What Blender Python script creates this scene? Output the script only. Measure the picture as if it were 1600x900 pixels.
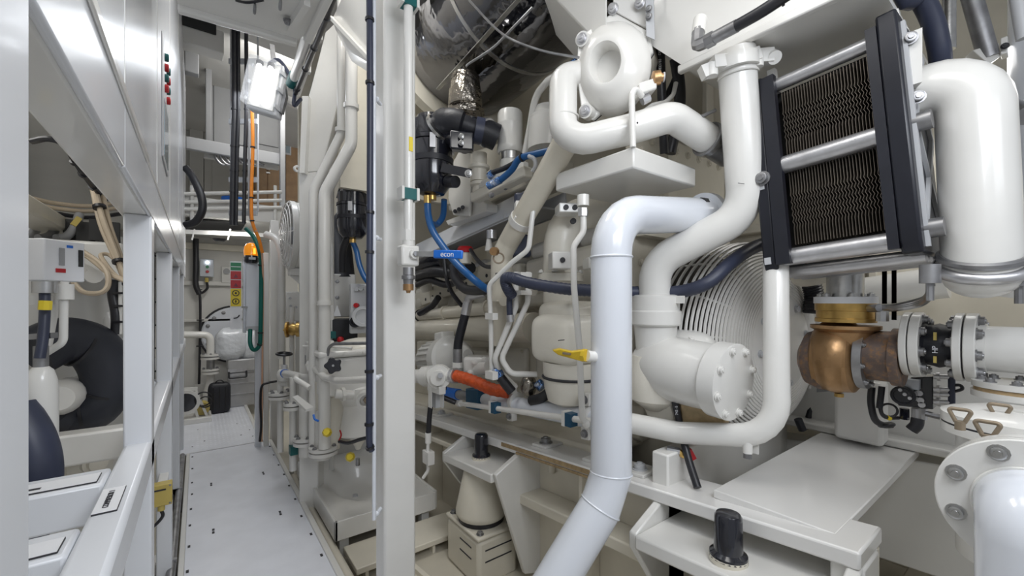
import bpy, math, random
from mathutils import Vector as V, Matrix, Quaternion
random.seed(7)
scene = bpy.context.scene
for o in list(bpy.data.objects): bpy.data.objects.remove(o)

# ------------------------------------------------------------------ camera, world, light, exposure
EYE = 1.6                      # eye height above the walkway plates (metres)
FPX = 652.0                    # focal length in pixels of the 1600 x 900 frame
YAW = math.atan2(491, 652)     # camera looks to the right of the corridor axis (+Y)
SN, CS = math.sin(YAW), math.cos(YAW)
cam = bpy.data.cameras.new('camera'); camo = bpy.data.objects.new('camera', cam)
scene.collection.objects.link(camo); scene.camera = camo
camo.location = (0, 0, EYE); camo.rotation_euler = (math.pi/2, 0, -YAW)
cam.sensor_width = 36; cam.lens = FPX/1600*36; cam.shift_y = 20/1600; cam.clip_start = 0.02; cam.clip_end = 60
world = bpy.data.worlds.new('world'); scene.world = world; world.use_nodes = True
bg = world.node_tree.nodes['Background']; bg.inputs[0].default_value = (0.93, 0.96, 1.0, 1); bg.inputs[1].default_value = 0.32
def area(name, loc, rot, sx, sy, power, col=(1, 1, 1)):
    l = bpy.data.lights.new(name, 'AREA'); l.shape = 'RECTANGLE'; l.size = sx; l.size_y = sy; l.energy = power; l.color = col
    o = bpy.data.objects.new(name, l); scene.collection.objects.link(o); o.location = loc
    o.rotation_euler = (V(rot)-V(loc)).to_track_quat('-Z', 'Y').to_euler() if len(rot) == 3 and any(rot) else (0, 0, 0)   # rot: point it is aimed at
    return o
COOL = (0.90, 0.94, 1.0); NEUT = (1.0, 0.985, 0.95)
area('fill_light_walkway', (0.55, -0.55, 2.75), (0.8, 2.2, 0.7), 1.3, 0.6, 24, COOL)  # added fill from the camera side, no fitting behind it
area('fill_light_engine_near', (0.95, 0.35, 3.2), (0, 0, 0), 0.7, 1.2, 11, NEUT)  # added fill above the near engine, unseen
area('fill_light_engine_mid', (0.98, 2.3, 4.3), (1.5, 2.4, 1.2), 0.5, 1.4, 44, NEUT)  # added high up to brighten the engine side, not a known lamp
area('fill_light_corridor', (0.58, 4.6, 3.6), (0.3, 4.4, 0), 0.5, 0.9, 11, COOL)  # added panel, placed so its reflection falls on the glossy cabinet
area('fill_light_corridor_end', (0.35, 6.55, 2.5), (0, 0, 0), 0.4, 0.9, 14, NEUT)  # added to brighten the corridor end, no fitting
area('fill_light_upper_deck', (0.85, 5.9, 4.6), (0.3, 8.8, 3.2), 0.8, 0.8, 20, NEUT)  # added to brighten the upper deck, no fitting
area('fill_light_rack', (-0.65, 1.9, 2.42), (0, 0, 0), 0.4, 1.2, 5, NEUT)  # added fill inside the rack, no fitting
area('fill_light_far_side', (3.05, 0.2, 2.7), (0, 0, 0), 0.5, 1.0, 7, NEUT)  # added fill beyond the cooler, no fitting
area('fill_light_right', (1.1, -1.5, 2.7), (2.0, 0.9, 1.0), 1.0, 0.6, 8, COOL)  # added fill from behind the camera, unseen
scene.view_settings.view_transform = 'Standard'; scene.view_settings.look = 'None'
scene.view_settings.exposure = 0.12; scene.view_settings.gamma = 1.0; scene.view_settings.use_curve_mapping = False

# ------------------------------------------------------------------ helpers
def pt(px, py, k=None, X=None, Y=None, Z=None):
    """point of the place seen at (px,py): k = depth in metres, or on the plane X=, Y= or Z= (Z relative to the eye)"""
    u = (px-800)/FPX; v = (470-py)/FPX
    dx = SN+u*CS; dy = CS-u*SN
    if k is None:
        if X is not None: k = X/dx
        elif Y is not None: k = Y/dy
        else: k = Z/v
    return V((dx*k, dy*k, EYE+v*k))
def pts(lst, **kw):
    r = []
    for e in lst:
        r.append(pt(e[0], e[1], k=e[2]) if len(e) > 2 else pt(e[0], e[1], **kw))
    return r
def dep(p): return p.x*SN+p.y*CS
def rad(wpx, p): return wpx*0.5*dep(p)/FPX
XA, YA, ZA = V((1, 0, 0)), V((0, 1, 0)), V((0, 0, 1))
TILT = V((0, 0.9964, -0.085))     # the engine and its bed drop slightly towards the far end
TUP = V((0, 0.085, 0.9964))

# ---- materials (all procedural)
MATS = {}
def mat(name, col, rough=0.4, metal=0.0, coat=0.0, var=0.0, vscale=6.0, bump=0.0, bscale=40.0, emit=None, estr=0.0, alpha=1.0, trans=0.0, spec=None, dirt=None, dirt_amt=0.0):
    m = bpy.data.materials.new(name); m.use_nodes = True; nt = m.node_tree; N = nt.nodes; L = nt.links
    b = N['Principled BSDF']
    b.inputs['Base Color'].default_value = (*col, 1); b.inputs['Roughness'].default_value = rough; b.inputs['Metallic'].default_value = metal
    b.inputs['Coat Weight'].default_value = coat; b.inputs['Coat Roughness'].default_value = 0.08
    if spec is not None: b.inputs['Specular IOR Level'].default_value = spec
    if alpha < 1: b.inputs['Alpha'].default_value = alpha
    if trans > 0: b.inputs['Transmission Weight'].default_value = trans
    if emit: b.inputs['Emission Color'].default_value = (*emit, 1); b.inputs['Emission Strength'].default_value = estr
    tc = None
    if var or bump or dirt:
        tc = N.new('ShaderNodeTexCoord')
    if var or dirt:
        n = N.new('ShaderNodeTexNoise'); n.inputs['Scale'].default_value = vscale; n.inputs['Detail'].default_value = 5
        L.new(tc.outputs['Object'], n.inputs['Vector'])
        r = N.new('ShaderNodeValToRGB'); r.color_ramp.elements[0].position = 0.35; r.color_ramp.elements[1].position = 0.68
        r.color_ramp.elements[0].color = (*[max(0, c*(1-var)) for c in col], 1); r.color_ramp.elements[1].color = (*[min(1, c*(1+var*0.4)) for c in col], 1)
        L.new(n.outputs['Fac'], r.inputs['Fac']); out = r.outputs['Color']
        if dirt:
            n2 = N.new('ShaderNodeTexNoise'); n2.inputs['Scale'].default_value = vscale*4; n2.inputs['Detail'].default_value = 8; n2.inputs['Roughness'].default_value = 0.7
            L.new(tc.outputs['Object'], n2.inputs['Vector'])
            r2 = N.new('ShaderNodeValToRGB'); r2.color_ramp.elements[0].position = 0.62-dirt_amt; r2.color_ramp.elements[1].position = 0.74-dirt_amt*0.6
            r2.color_ramp.elements[0].color = (0, 0, 0, 1); r2.color_ramp.elements[1].color = (1, 1, 1, 1)
            L.new(n2.outputs['Fac'], r2.inputs['Fac'])
            mx = N.new('ShaderNodeMixRGB'); L.new(r2.outputs['Color'], mx.inputs['Fac']); L.new(out, mx.inputs['Color1']); mx.inputs['Color2'].default_value = (*dirt, 1)
            out = mx.outputs['Color']
        L.new(out, b.inputs['Base Color'])
    if bump:
        n = N.new('ShaderNodeTexNoise'); n.inputs['Scale'].default_value = bscale; n.inputs['Detail'].default_value = 3
        L.new(tc.outputs['Object'], n.inputs['Vector'])
        bp = N.new('ShaderNodeBump'); bp.inputs['Strength'].default_value = bump; bp.inputs['Distance'].default_value = 0.02
        L.new(n.outputs['Fac'], bp.inputs['Height']); L.new(bp.outputs['Normal'], b.inputs['Normal'])
    MATS[name] = m
    return m
mat('white', (0.765, 0.755, 0.725), 0.28, coat=0.35, var=0.05, vscale=3, bump=0.02, bscale=25)
mat('cool_white', (0.74, 0.77, 0.83), 0.22, coat=0.5, var=0.03, vscale=3)  # white tinted blue: cool light on the near pipe put into the colour
mat('enamel', (0.80, 0.79, 0.77), 0.16, coat=0.7, var=0.03, vscale=3)
mat('gloss_white', (0.72, 0.74, 0.78), 0.26, coat=0.12, var=0.03, vscale=2)
mat('cream', (0.73, 0.685, 0.58), 0.38, coat=0.2, var=0.07, vscale=4, bump=0.04, bscale=30)
mat('cast_cream', (0.78, 0.745, 0.66), 0.38, coat=0.2, var=0.05, vscale=5, bump=0.05, bscale=70)
mat('deck_cream', (0.58, 0.54, 0.45), 0.35, coat=0.25, var=0.10, vscale=2.5, bump=0.05, bscale=18)
mat('wall_white', (0.70, 0.69, 0.66), 0.5, var=0.06, vscale=2)
mat('plate_white', (0.80, 0.82, 0.88), 0.36, coat=0.15, var=0.05, vscale=5, bump=0.03, bscale=60)
mat('black_gloss', (0.012, 0.013, 0.020), 0.16, coat=0.6, bump=0.02, bscale=20)
mat('black_paint', (0.012, 0.013, 0.020), 0.36, var=0.2, vscale=8)
mat('rubber', (0.014, 0.015, 0.021), 0.48, var=0.2, vscale=12, bump=0.08, bscale=70)
mat('hose_black', (0.018, 0.018, 0.022), 0.38)
mat('navy_rubber', (0.035, 0.042, 0.075), 0.42, var=0.15, vscale=9)
mat('duct_black', (0.030, 0.033, 0.045), 0.5, var=0.2, vscale=4, bump=0.1, bscale=9)
mat('mark', (0.03, 0.03, 0.035), 0.6)
mat('dark', (0.03, 0.03, 0.03), 0.7)
mat('steel', (0.55, 0.55, 0.55), 0.28, metal=1.0, var=0.15, vscale=20, bump=0.03, bscale=80)
mat('dull_steel', (0.36, 0.36, 0.37), 0.42, metal=0.9, var=0.25, vscale=14)
mat('alu', (0.62, 0.62, 0.64), 0.35, metal=0.85, var=0.12, vscale=18, bump=0.03, bscale=60)
mat('alu_case', (0.46, 0.46, 0.47), 0.40, metal=0.35, var=0.08, vscale=10)
mat('mirror', (0.20, 0.20, 0.21), 0.07, metal=1.0, bump=0.55, bscale=4.0)  # metal colour darkened to stand in for dark reflections
mat('foil', (0.30, 0.275, 0.24), 0.24, metal=1.0, bump=0.9, bscale=22)
mat('brass', (0.62, 0.40, 0.13), 0.30, metal=0.9, var=0.25, vscale=15)
mat('bronze', (0.50, 0.30, 0.145), 0.36, metal=0.75, var=0.35, vscale=5, bump=0.12, bscale=25, dirt=(0.14, 0.10, 0.08), dirt_amt=0.02)
mat('oxid', (0.20, 0.15, 0.13), 0.55, metal=0.5, var=0.4, vscale=9, bump=0.15, bscale=30, dirt=(0.34, 0.19, 0.09), dirt_amt=0.14)
mat('gold', (0.75, 0.52, 0.04), 0.35, metal=0.4, var=0.1)
mat('yellow', (0.78, 0.60, 0.03), 0.45)
mat('dull_yellow', (0.55, 0.43, 0.12), 0.5, var=0.15)
mat('blue', (0.01, 0.15, 0.62), 0.35)
mat('hose_blue', (0.012, 0.10, 0.30), 0.35, var=0.1, vscale=20)
mat('foil_blue', (0.12, 0.25, 0.55), 0.15, metal=0.8, bump=0.8, bscale=60, dirt=(0.75, 0.78, 0.82), dirt_amt=0.12)
mat('teal', (0.0, 0.10, 0.10), 0.45)
mat('teal_blue', (0.01, 0.07, 0.14), 0.45)
mat('green_hose', (0.0, 0.13, 0.10), 0.4)
mat('orange_cable', (0.80, 0.25, 0.02), 0.45)
mat('peach', (0.75, 0.45, 0.30), 0.5)
mat('orange_hose', (0.60, 0.085, 0.015), 0.5, bump=0.5, bscale=45, var=0.2, vscale=20)
mat('red', (0.45, 0.01, 0.015), 0.4)
mat('green', (0.01, 0.20, 0.08), 0.4)
mat('grey', (0.33, 0.335, 0.345), 0.45, var=0.04)
mat('light_grey', (0.52, 0.53, 0.55), 0.42, var=0.04)
mat('box_grey', (0.50, 0.53, 0.58), 0.4)
mat('beige_cable', (0.52, 0.43, 0.32), 0.5, var=0.1)
mat('wood', (0.55, 0.35, 0.20), 0.45, var=0.18, vscale=5)
mat('seal', (0.42, 0.30, 0.16), 0.7, var=0.3, vscale=30)
mat('stain', (0.62, 0.47, 0.27), 0.6, var=0.3, vscale=18)
mat('bronze_handle', (0.30, 0.24, 0.17), 0.45, metal=0.3, var=0.2, vscale=30)
mat('label_white', (0.82, 0.83, 0.86), 0.35)
mat('amber', (0.9, 0.28, 0.0), 0.12, emit=(1.0, 0.33, 0.0), estr=0.35, coat=0.6)
mat('amber_bright', (0.9, 0.42, 0.02), 0.2, emit=(1.0, 0.45, 0.05), estr=1.4)
mat('tube_lamp', (1, 1, 1), 0.5, emit=(0.95, 0.97, 1.0), estr=3.2)
mat('diffuser', (0.85, 0.88, 0.93), 0.25, alpha=0.22, coat=0.4, emit=(0.95, 0.97, 1.0), estr=0.12)
mat('led', (1, 1, 1), 0.5, emit=(0.85, 0.92, 1.0), estr=6)
mat('plastic_film', (0.80, 0.83, 0.88), 0.12, coat=0.8, bump=1.0, bscale=16, alpha=0.72)
mat('glass_pane', (0.45, 0.55, 0.62), 0.08, coat=0.5)
mat('dark_red', (0.16, 0.01, 0.03), 0.4)

# ---- mesh collector
def frame(d):
    d = d.normalized(); a = ZA if abs(d.z) < 0.9 else XA
    x = d.cross(a).normalized(); return x, d.cross(x).normalized(), d
def fillet(P, r, n=6):
    out = [P[0]]
    for i in range(1, len(P)-1):
        a, b, c = P[i-1], P[i], P[i+1]
        d1 = (a-b); d2 = (c-b); l1, l2 = d1.length, d2.length
        if l1 < 1e-6 or l2 < 1e-6: continue
        d1 /= l1; d2 /= l2; ang = d1.angle(d2)
        if ang > math.pi-0.05: out.append(b); continue
        t = min(r/math.tan(ang/2), l1*0.48, l2*0.48); rr = t*math.tan(ang/2)
        bis = (d1+d2).normalized(); cen = b+bis*(rr/math.sin(ang/2))
        s = b+d1*t-cen; e = b+d2*t-cen
        for j in range(n+1):
            out.append(cen+Quaternion(s.cross(e).normalized(), s.angle(e)*j/n) @ s)
    out.append(P[-1]); return out
def spline(P, n=6):
    P = [V(p) for p in P]
    if len(P) < 3: return P
    Q = [P[0]*2-P[1]]+P+[P[-1]*2-P[-2]]; out = []
    for i in range(1, len(Q)-2):
        a, b, c, d = Q[i-1:i+3]
        for j in range(n):
            t = j/n
            out.append(0.5*((2*b)+(c-a)*t+(2*a-5*b+4*c-d)*t*t+(3*b-a-3*c+d)*t*t*t))
    out.append(P[-1]); return out
class M:
    def __init__(s): s.v = []; s.f = []
    def add(s, vs, fs):
        o = len(s.v); s.v += [V(v) for v in vs]; s.f += [tuple(i+o for i in f) for f in fs]; return s
    def hexa(s, a):   # 8 points: bottom ring 0-3, top ring 4-7
        return s.add(a, [(0, 3, 2, 1), (4, 5, 6, 7), (0, 1, 5, 4), (1, 2, 6, 5), (2, 3, 7, 6), (3, 0, 4, 7)])
    def box(s, lo, hi):
        x0, y0, z0 = [min(a, b) for a, b in zip(lo, hi)]; x1, y1, z1 = [max(a, b) for a, b in zip(lo, hi)]
        return s.hexa([(x0, y0, z0), (x1, y0, z0), (x1, y1, z0), (x0, y1, z0), (x0, y0, z1), (x1, y0, z1), (x1, y1, z1), (x0, y1, z1)])
    def obox(s, c, ax, ay, az):   # centre and three half-axis vectors
        c = V(c); q = []
        for z in (-1, 1):
            for (x, y) in ((-1, -1), (1, -1), (1, 1), (-1, 1)): q.append(c+ax*x+ay*y+az*z)
        return s.hexa(q)
    def bar(s, a, b, w, h, up=None):   # rectangular bar from a to b
        a, b = V(a), V(b); d = (b-a).normalized(); up = up or ZA
        if abs(d.dot(up)) > 0.95: up = XA
        x = d.cross(up).normalized(); y = x.cross(d)
        return s.obox((a+b)/2, x*w/2, d*(b-a).length/2, y*h/2)
    def prism(s, poly, ex):
        n = len(poly); poly = [V(p) for p in poly]; ex = V(ex)
        return s.add(poly+[p+ex for p in poly], [tuple(range(n))[::-1], tuple(range(n, 2*n))]+[(i, (i+1) % n, n+(i+1) % n, n+i) for i in range(n)])
    def sweep(s, P, r, seg=16, caps=True, closed=False):
        P = [V(p) for p in P]
        Q = [P[0]]; rr = r if isinstance(r, (list, tuple)) else None; R2 = [rr[0]] if rr else None
        for i, p in enumerate(P[1:], 1):
            if (p-Q[-1]).length > 1e-5:
                Q.append(p)
                if rr: R2.append(rr[i])
        P = Q; n = len(P); vs = []; fs = []; prev = None; x = None
        for i in range(n):
            if closed: t = (P[(i+1) % n]-P[i-1]).normalized()
            elif i == 0: t = (P[1]-P[0]).normalized()
            elif i == n-1: t = (P[-1]-P[-2]).normalized()
            else: t = ((P[i]-P[i-1]).normalized()+(P[i+1]-P[i]).normalized()).normalized()
            if x is None: x = frame(t)[0]
            else: x = (x-t*x.dot(t)).normalized()
            y = t.cross(x); ri = R2[i] if R2 else r
            if not closed and 0 < i < n-1:
                c = (P[i]-P[i-1]).normalized().dot((P[i+1]-P[i]).normalized()); 
            vs += [P[i]+(x*math.cos(2*math.pi*j/seg)+y*math.sin(2*math.pi*j/seg))*ri for j in range(seg)]
        m = n if closed else n-1
        for i in range(m):
            i2 = (i+1) % n
            for j in range(seg):
                j2 = (j+1) % seg; fs.append((i*seg+j, i*seg+j2, i2*seg+j2, i2*seg+j))
        if caps and not closed:
            fs.append(tuple(range(seg))[::-1]); fs.append(tuple((n-1)*seg+j for j in range(seg)))
        return s.add(vs, fs)
    def tube(s, P, r, fr=0.1, seg=16, caps=True): return s.sweep(fillet([V(p) for p in P], fr), r, seg, caps)
    def hose(s, P, r, seg=10, n=6): return s.sweep(spline(P, n), r, seg)
    def cyl(s, a, b, r, r2=None, seg=20): return s.lathe(a, V(b)-V(a), [(0, r), (1, r if r2 is None else r2)], seg)
    def lathe(s, o, axis, prof, seg=24, caps=True):   # prof: (t along axis, radius); t in units of |axis|
        o = V(o); axis = V(axis); x, y, d = frame(axis); vs = []; fs = []; n = len(prof)
        for (t, r) in prof:
            c = o+axis*t; r = max(r, 1e-4)
            vs += [c+(x*math.cos(2*math.pi*j/seg)+y*math.sin(2*math.pi*j/seg))*r for j in range(seg)]
        for i in range(n-1):
            for j in range(seg):
                j2 = (j+1) % seg; fs.append((i*seg+j, i*seg+j2, (i+1)*seg+j2, (i+1)*seg+j))
        if caps: fs.append(tuple(range(seg))[::-1]); fs.append(tuple((n-1)*seg+j for j in range(seg)))
        return s.add(vs, fs)
    def ring(s, c, axis, ro, ri, h, seg=28):   # flat annulus with thickness
        c = V(c); a = V(axis).normalized()*h
        return s.lathe(c, a, [(0, ri), (0, ro), (1, ro), (1, ri), (0, ri)], seg, caps=False)
    def torus(s, c, axis, R, r, seg=36, ss=10, a0=0, a1=2*math.pi):
        x, y, d = frame(V(axis)); full = abs(a1-a0-2*math.pi) < 1e-4; n = seg if full else seg+1
        return s.sweep([V(c)+(x*math.cos(a0+(a1-a0)*i/seg)+y*math.sin(a0+(a1-a0)*i/seg))*R for i in range(n)], r, ss, closed=full)
    def ball(s, c, r, seg=16, rings=10, ax=None):
        ax = ax or (XA*r, YA*r, ZA*r); c = V(c); vs = []; fs = []
        for i in range(rings+1):
            th = math.pi*i/rings
            for j in range(seg):
                ph = 2*math.pi*j/seg
                vs.append(c+ax[0]*(math.sin(th)*math.cos(ph))+ax[1]*(math.sin(th)*math.sin(ph))+ax[2]*math.cos(th))
        for i in range(rings):
            for j in range(seg):
                j2 = (j+1) % seg; fs.append((i*seg+j, (i+1)*seg+j, (i+1)*seg+j2, i*seg+j2))
        return s.add(vs, fs)
    def sheet(s, grid, th=None):   # grid of points -> surface, thickened by vector th
        n, m = len(grid), len(grid[0]); vs = [V(p) for row in grid for p in row]
        fs = [(i*m+j, i*m+j+1, (i+1)*m+j+1, (i+1)*m+j) for i in range(n-1) for j in range(m-1)]
        if th is not None:
            o = len(vs); vs += [v+V(th) for v in vs[:o]]; fs += [tuple(o+i for i in f)[::-1] for f in fs]
            rim = [j for j in range(m)]+[i*m+m-1 for i in range(1, n)]+[(n-1)*m+j for j in range(m-2, -1, -1)]+[i*m for i in range(n-2, 0, -1)]
            for a, b in zip(rim, rim[1:]+rim[:1]): fs.append((b, a, o+a, o+b))
        return s.add(vs, fs)
    def mesh(s, name, loc, mt, sharp=38):
        me = bpy.data.meshes.new(name); me.from_pydata([v-loc for v in s.v], [], s.f); me.update()
        import bmesh
        bm = bmesh.new(); bm.from_mesh(me); bmesh.ops.recalc_face_normals(bm, faces=bm.faces); bm.to_mesh(me); bm.free()
        me.shade_smooth(); me.set_sharp_from_angle(angle=math.radians(sharp))
        me.materials.append(MATS[mt]); return me
COL = scene.collection
def bevel(o, w, seg=2):
    b = o.modifiers.new('bevel', 'BEVEL'); b.width = w; b.segments = seg; b.limit_method = 'ANGLE'; b.angle_limit = math.radians(40); b.harden_normals = False
BOLT = {}
def bolt_mesh(mt, n=6):
    key = (mt, n)
    if key not in BOLT:
        m = M(); m.lathe((0, 0, 0), ZA, [(0, 1.35), (0.22, 1.35), (0.22, 1.0), (0.95, 1.0), (1.0, 0.9), (1.0, 0.55), (1.25, 0.5)], 12 if n == 6 else 16)
        BOLT[key] = m.mesh('bolt', V((0, 0, 0)), mt)
    return BOLT[key]
class Thing:
    """an Empty at the base of the thing that parents its parts"""
    def __init__(s, name, label, cat, loc, group=None, kind=None):
        s.o = bpy.data.objects.new(name, None); COL.objects.link(s.o); s.loc = V(loc); s.o.location = s.loc; s.o.empty_display_size = 0.05
        if label: s.o['label'] = label
        if cat: s.o['category'] = cat
        if group: s.o['group'] = group
        if kind: s.o['kind'] = kind
    def part(s, name, m, mt, parent=None, label=None, bev=0, sharp=38, kind=None):
        o = bpy.data.objects.new(name, m.mesh(name, s.loc, mt, sharp)); COL.objects.link(o)
        o.parent = parent or s.o
        if label: o['label'] = label
        if kind: o['kind'] = kind
        if bev: bevel(o, bev)
        return o
    def bolt(s, p, axis, r, mt='steel', parent=None, h=None, name='bolt'):
        o = bpy.data.objects.new(name, bolt_mesh(mt)); COL.objects.link(o); o.parent = parent or s.o
        q = ZA.rotation_difference(V(axis).normalized())
        o.matrix_local = Matrix.Translation(V(p)-s.loc) @ q.to_matrix().to_4x4() @ Matrix.Diagonal((r, r, h or r, 1))
        return o
    def bolts(s, c, axis, R, n, r, mt='steel', a0=0.0, parent=None, a1=None, h=None):
        x, y, d = frame(V(axis))
        for i in range(n):
            a = a0+(2*math.pi*i/n if a1 is None else (a1-a0)*i/max(1, n-1)); s.bolt(V(c)+(x*math.cos(a)+y*math.sin(a))*R, axis, r, mt, parent, h)
    def text(s, txt, size, p, right, up, mt='mark', parent=None, name='lettering', out=0.002):
        cu = bpy.data.curves.new(name, 'FONT'); cu.body = txt; cu.size = size; cu.extrude = 0.0006; cu.align_x = 'CENTER'; cu.align_y = 'CENTER'
        t = bpy.data.objects.new('t', cu); COL.objects.link(t); dg = bpy.context.evaluated_depsgraph_get()
        me = bpy.data.meshes.new_from_object(t.evaluated_get(dg)); bpy.data.objects.remove(t)
        me.name = name; me.materials.clear(); me.materials.append(MATS[mt])
        o = bpy.data.objects.new(name, me); COL.objects.link(o); o.parent = parent or s.o
        r = V(right).normalized(); n = r.cross(V(up)).normalized(); u = n.cross(r)
        R = Matrix((r, u, n)).transposed().to_4x4()
        o.matrix_local = Matrix.Translation(V(p)-s.loc+n*out) @ R
        return o
def solo(name, label, cat, m, mt, loc=None, group=None, kind=None, bev=0, sharp=38):
    """a thing that is one mesh"""
    if loc is None:
        n = len(m.v); loc = V((sum(v.x for v in m.v)/n, sum(v.y for v in m.v)/n, min(v.z for v in m.v)))
    loc = V(loc); o = bpy.data.objects.new(name, m.mesh(name, loc, mt, sharp)); COL.objects.link(o); o.location = loc
    if label: o['label'] = label
    if cat: o['category'] = cat
    if group: o['group'] = group
    if kind: o['kind'] = kind
    if bev: bevel(o, bev)
    return o
def struct(name, m, mt, bev=0, label=None): return solo(name, label, None, m, mt, kind='structure', bev=bev)
def ties(T, P, r, idx, parent, mt='hose_black', n=6):
    """cable ties / clips: short rings round a cable"""
    Q = spline(P, n)
    for f in idx:
        i = min(len(Q)-2, max(0, int(f*(len(Q)-1)))); d = (Q[i+1]-Q[i]).normalized()
        T.part('cable_tie', M().cyl(Q[i]-d*0.006, Q[i]+d*0.006, r, seg=10), mt, parent)

# ================================================================== THE SETTING
def W(z): return EYE+z          # height relative to the eye -> world height
struct('floor', M().box((-1.4, -1.6, -0.22), (3.8, 8.5, -0.15)), 'deck_cream')
struct('wall_far', M().box((-1.4, 8.3, -0.15), (2.4, 8.38, 2.62)), 'wall_white')
struct('wall_upper', M().box((-1.4, 9.6, 2.4), (2.4, 9.68, 4.7)), 'wall_white')
struct('wall_left', M().box((-1.38, -0.6, -0.15), (-1.3, 9.6, 4.7)), 'wall_white')
struct('wall_right', M().box((3.7, -1.0, -0.15), (3.78, 5.6, 4.7)), 'cream')
struct('wall_middle', M().box((0.98, 5.6, -0.15), (3.78, 5.68, 4.7)), 'cream')
struct('wall_rack_end', M().box((-1.3, 3.55, -0.15), (-0.24, 3.58, 2.0)), 'white')
for i, y in enumerate((0.0, 0.75, 1.9)): struct('trim_%d' % (i+7), M().box((3.58, y, -0.15), (3.7, y+0.05, 4.7)), 'cream', bev=0.01)
struct('trim_10', M().box((3.6, -1.0, W(0.55)), (3.7, 5.6, W(0.62))), 'cream', bev=0.01)
struct('ceiling', M().box((-1.4, -0.6, 4.7), (3.8, 9.7, 4.78)), 'wall_white')
# horizontal stiffeners and frames on the far bulkhead
for i, (y, h) in enumerate(((362, 0.10), (386, 0.10), (443, 0.07), (500, 0.05))):
    a = pt(330, y, Y=8.24)
    struct('trim_%d' % (i+1), M().box((-1.3, 8.2, a.z-h/2), (0.75, 8.3, a.z+h/2)), 'cream' if i < 2 else 'wall_white', bev=0.01)
# upper deck slab with its edge beam above the far end of the corridor
struct('trim_5', M().box((-1.3, 6.2, 2.62), (0.98, 9.6, 2.70)), 'wall_white')
struct('trim_6', M().box((-1.3, 6.14, 2.60), (0.98, 6.2, 2.82)), 'white', bev=0.01)

# walkway plates (structure with its plates, edge bars and sunk screws as parts)
wk = Thing('floor', None, None, (0.3, 3, 0), kind='structure')
XL0, XR0 = -0.065, 0.645
near_plate = wk.part('floor_plate', M().box((XL0, -1.5, -0.012), (XR0, 5.5, 0)), 'plate_white', bev=0.003)
far_plate = wk.part('chequer_plate', M().box((-0.16, 5.51, -0.012), (0.56, 8.1, 0.002)), 'plate_white')
ch = M()
for i in range(17):
    for j in range(60):
        x = -0.12+i*0.04; y = 5.55+j*0.042; a = 0.6 if (i+j) % 2 else -0.6
        d = V((math.cos(a), math.sin(a), 0)); n = V((-d.y, d.x, 0)); c = V((x, y, 0.002))
        ch.add([c+d*0.016, c+n*0.005, c-d*0.016, c-n*0.005, c+V((0, 0, 0.0025))], [(0, 1, 4), (1, 2, 4), (2, 3, 4), (3, 0, 4)])
wk.part('tread_pattern', ch, 'plate_white', far_plate, kind='stuff')
for x0, x1 in ((XL0-0.03, XL0), (XR0, XR0+0.035)):
    wk.part('edge_bar', M().box((x0, -1.5, -0.10), (x1, 5.5, 0.012)), 'white', bev=0.004)
wk.part('edge_bar', M().box((0.56, 5.5, -0.1), (0.60, 8.0, 0.02)), 'white', bev=0.004)
wk.part('joint_bar', M().box((XL0, 5.5, -0.03), (0.66, 5.512, 0.006)), 'alu')
sc = M().box((-0.007, -0.015, 0), (0.007, 0.015, 0.002)).mesh('screw', V((0, 0, 0)), 'mark')
spots = [(62, 295), (62, 342), (62, 397), (60, 463), (60, 517), (55, 587), (50, 664), (46, 763), (38, 880), (425, 293), (443, 333), (466, 380), (491, 424), (515, 477), (544, 540), (573, 620), (618, 704), (667, 803), (393, 415), (396, 422), (150, 467), (150, 475), (472, 600), (475, 611), (160, 684), (160, 697), (87, 215), (270, 187), (290, 240), (118, 268), (358, 282), (345, 245), (330, 215)]
for (cx, cy) in spots:
    p = pt(280+cx/3, 600+cy/3, Z=-EYE)
    o = bpy.data.objects.new('screw', sc); COL.objects.link(o); o.parent = near_plate; o.location = V((p.x, p.y, 0.0005))-wk.loc
    o.rotation_euler = (0, 0, math.radians(90)) if abs(cx-393) > 400 else (0, 0, 0.0)
for y in [0.6+0.85*i for i in range(6)]:
    wk.part('support_leg', M().box((XR0-0.05, y, -0.15), (XR0, y+0.05, -0.012)), 'white')

# ================================================================== LEFT: EQUIPMENT RACK
RX0, RX1 = -0.19, -0.12
rk = Thing('equipment_rack', 'tall white steel frame rack with square posts left of the walkway', 'rack', (-0.5, 2.4, -0.15))
for y in (0.46, 1.8, 3.12, 4.4, 5.7):
    rk.part('post', M().box((RX0, y, -0.15), (RX1, y+0.1, W(0.28) if y > 1 else 4.2)), 'gloss_white', bev=0.006)
rk.part('lower_rail', M().box((RX0, 0.66, W(-0.56)), (RX1, 6.6, W(-0.46))), 'gloss_white', bev=0.012)
rk.part('upper_beam', M().box((RX0-0.012, 0.3, W(0.28)), (RX1-0.012, 6.6, W(0.415))), 'white', bev=0.006)
for y, w in ((0.72, 0.10), (1.09, 0.12), (1.46, 0.13), (3.12, 0.1), (4.4, 0.1)):
    rk.part('cross_member', M().box((-1.28, y, W(-0.56)), (RX0, y+w, W(-0.46))), 'gloss_white', bev=0.008)
rk.part('inner_rail', M().box((-1.28, 0.5, W(-0.56)), (-1.2, 3.5, W(-0.46))), 'white', bev=0.008)
rk.part('shelf_beam', M().box((-1.28, 2.45, W(-0.68)), (-0.22, 2.55, W(-0.55))), 'white', bev=0.01)
rk.part('overhead_channel', M().box((-0.62, 0.4, W(0.33)), (-0.5, 3.5, W(0.40))), 'cream', bev=0.01)
rk.part('foot_plate', M().box((-0.3, 2.7, -0.15), (-0.13, 3.5, -0.02)), 'white', bev=0.01)
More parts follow.
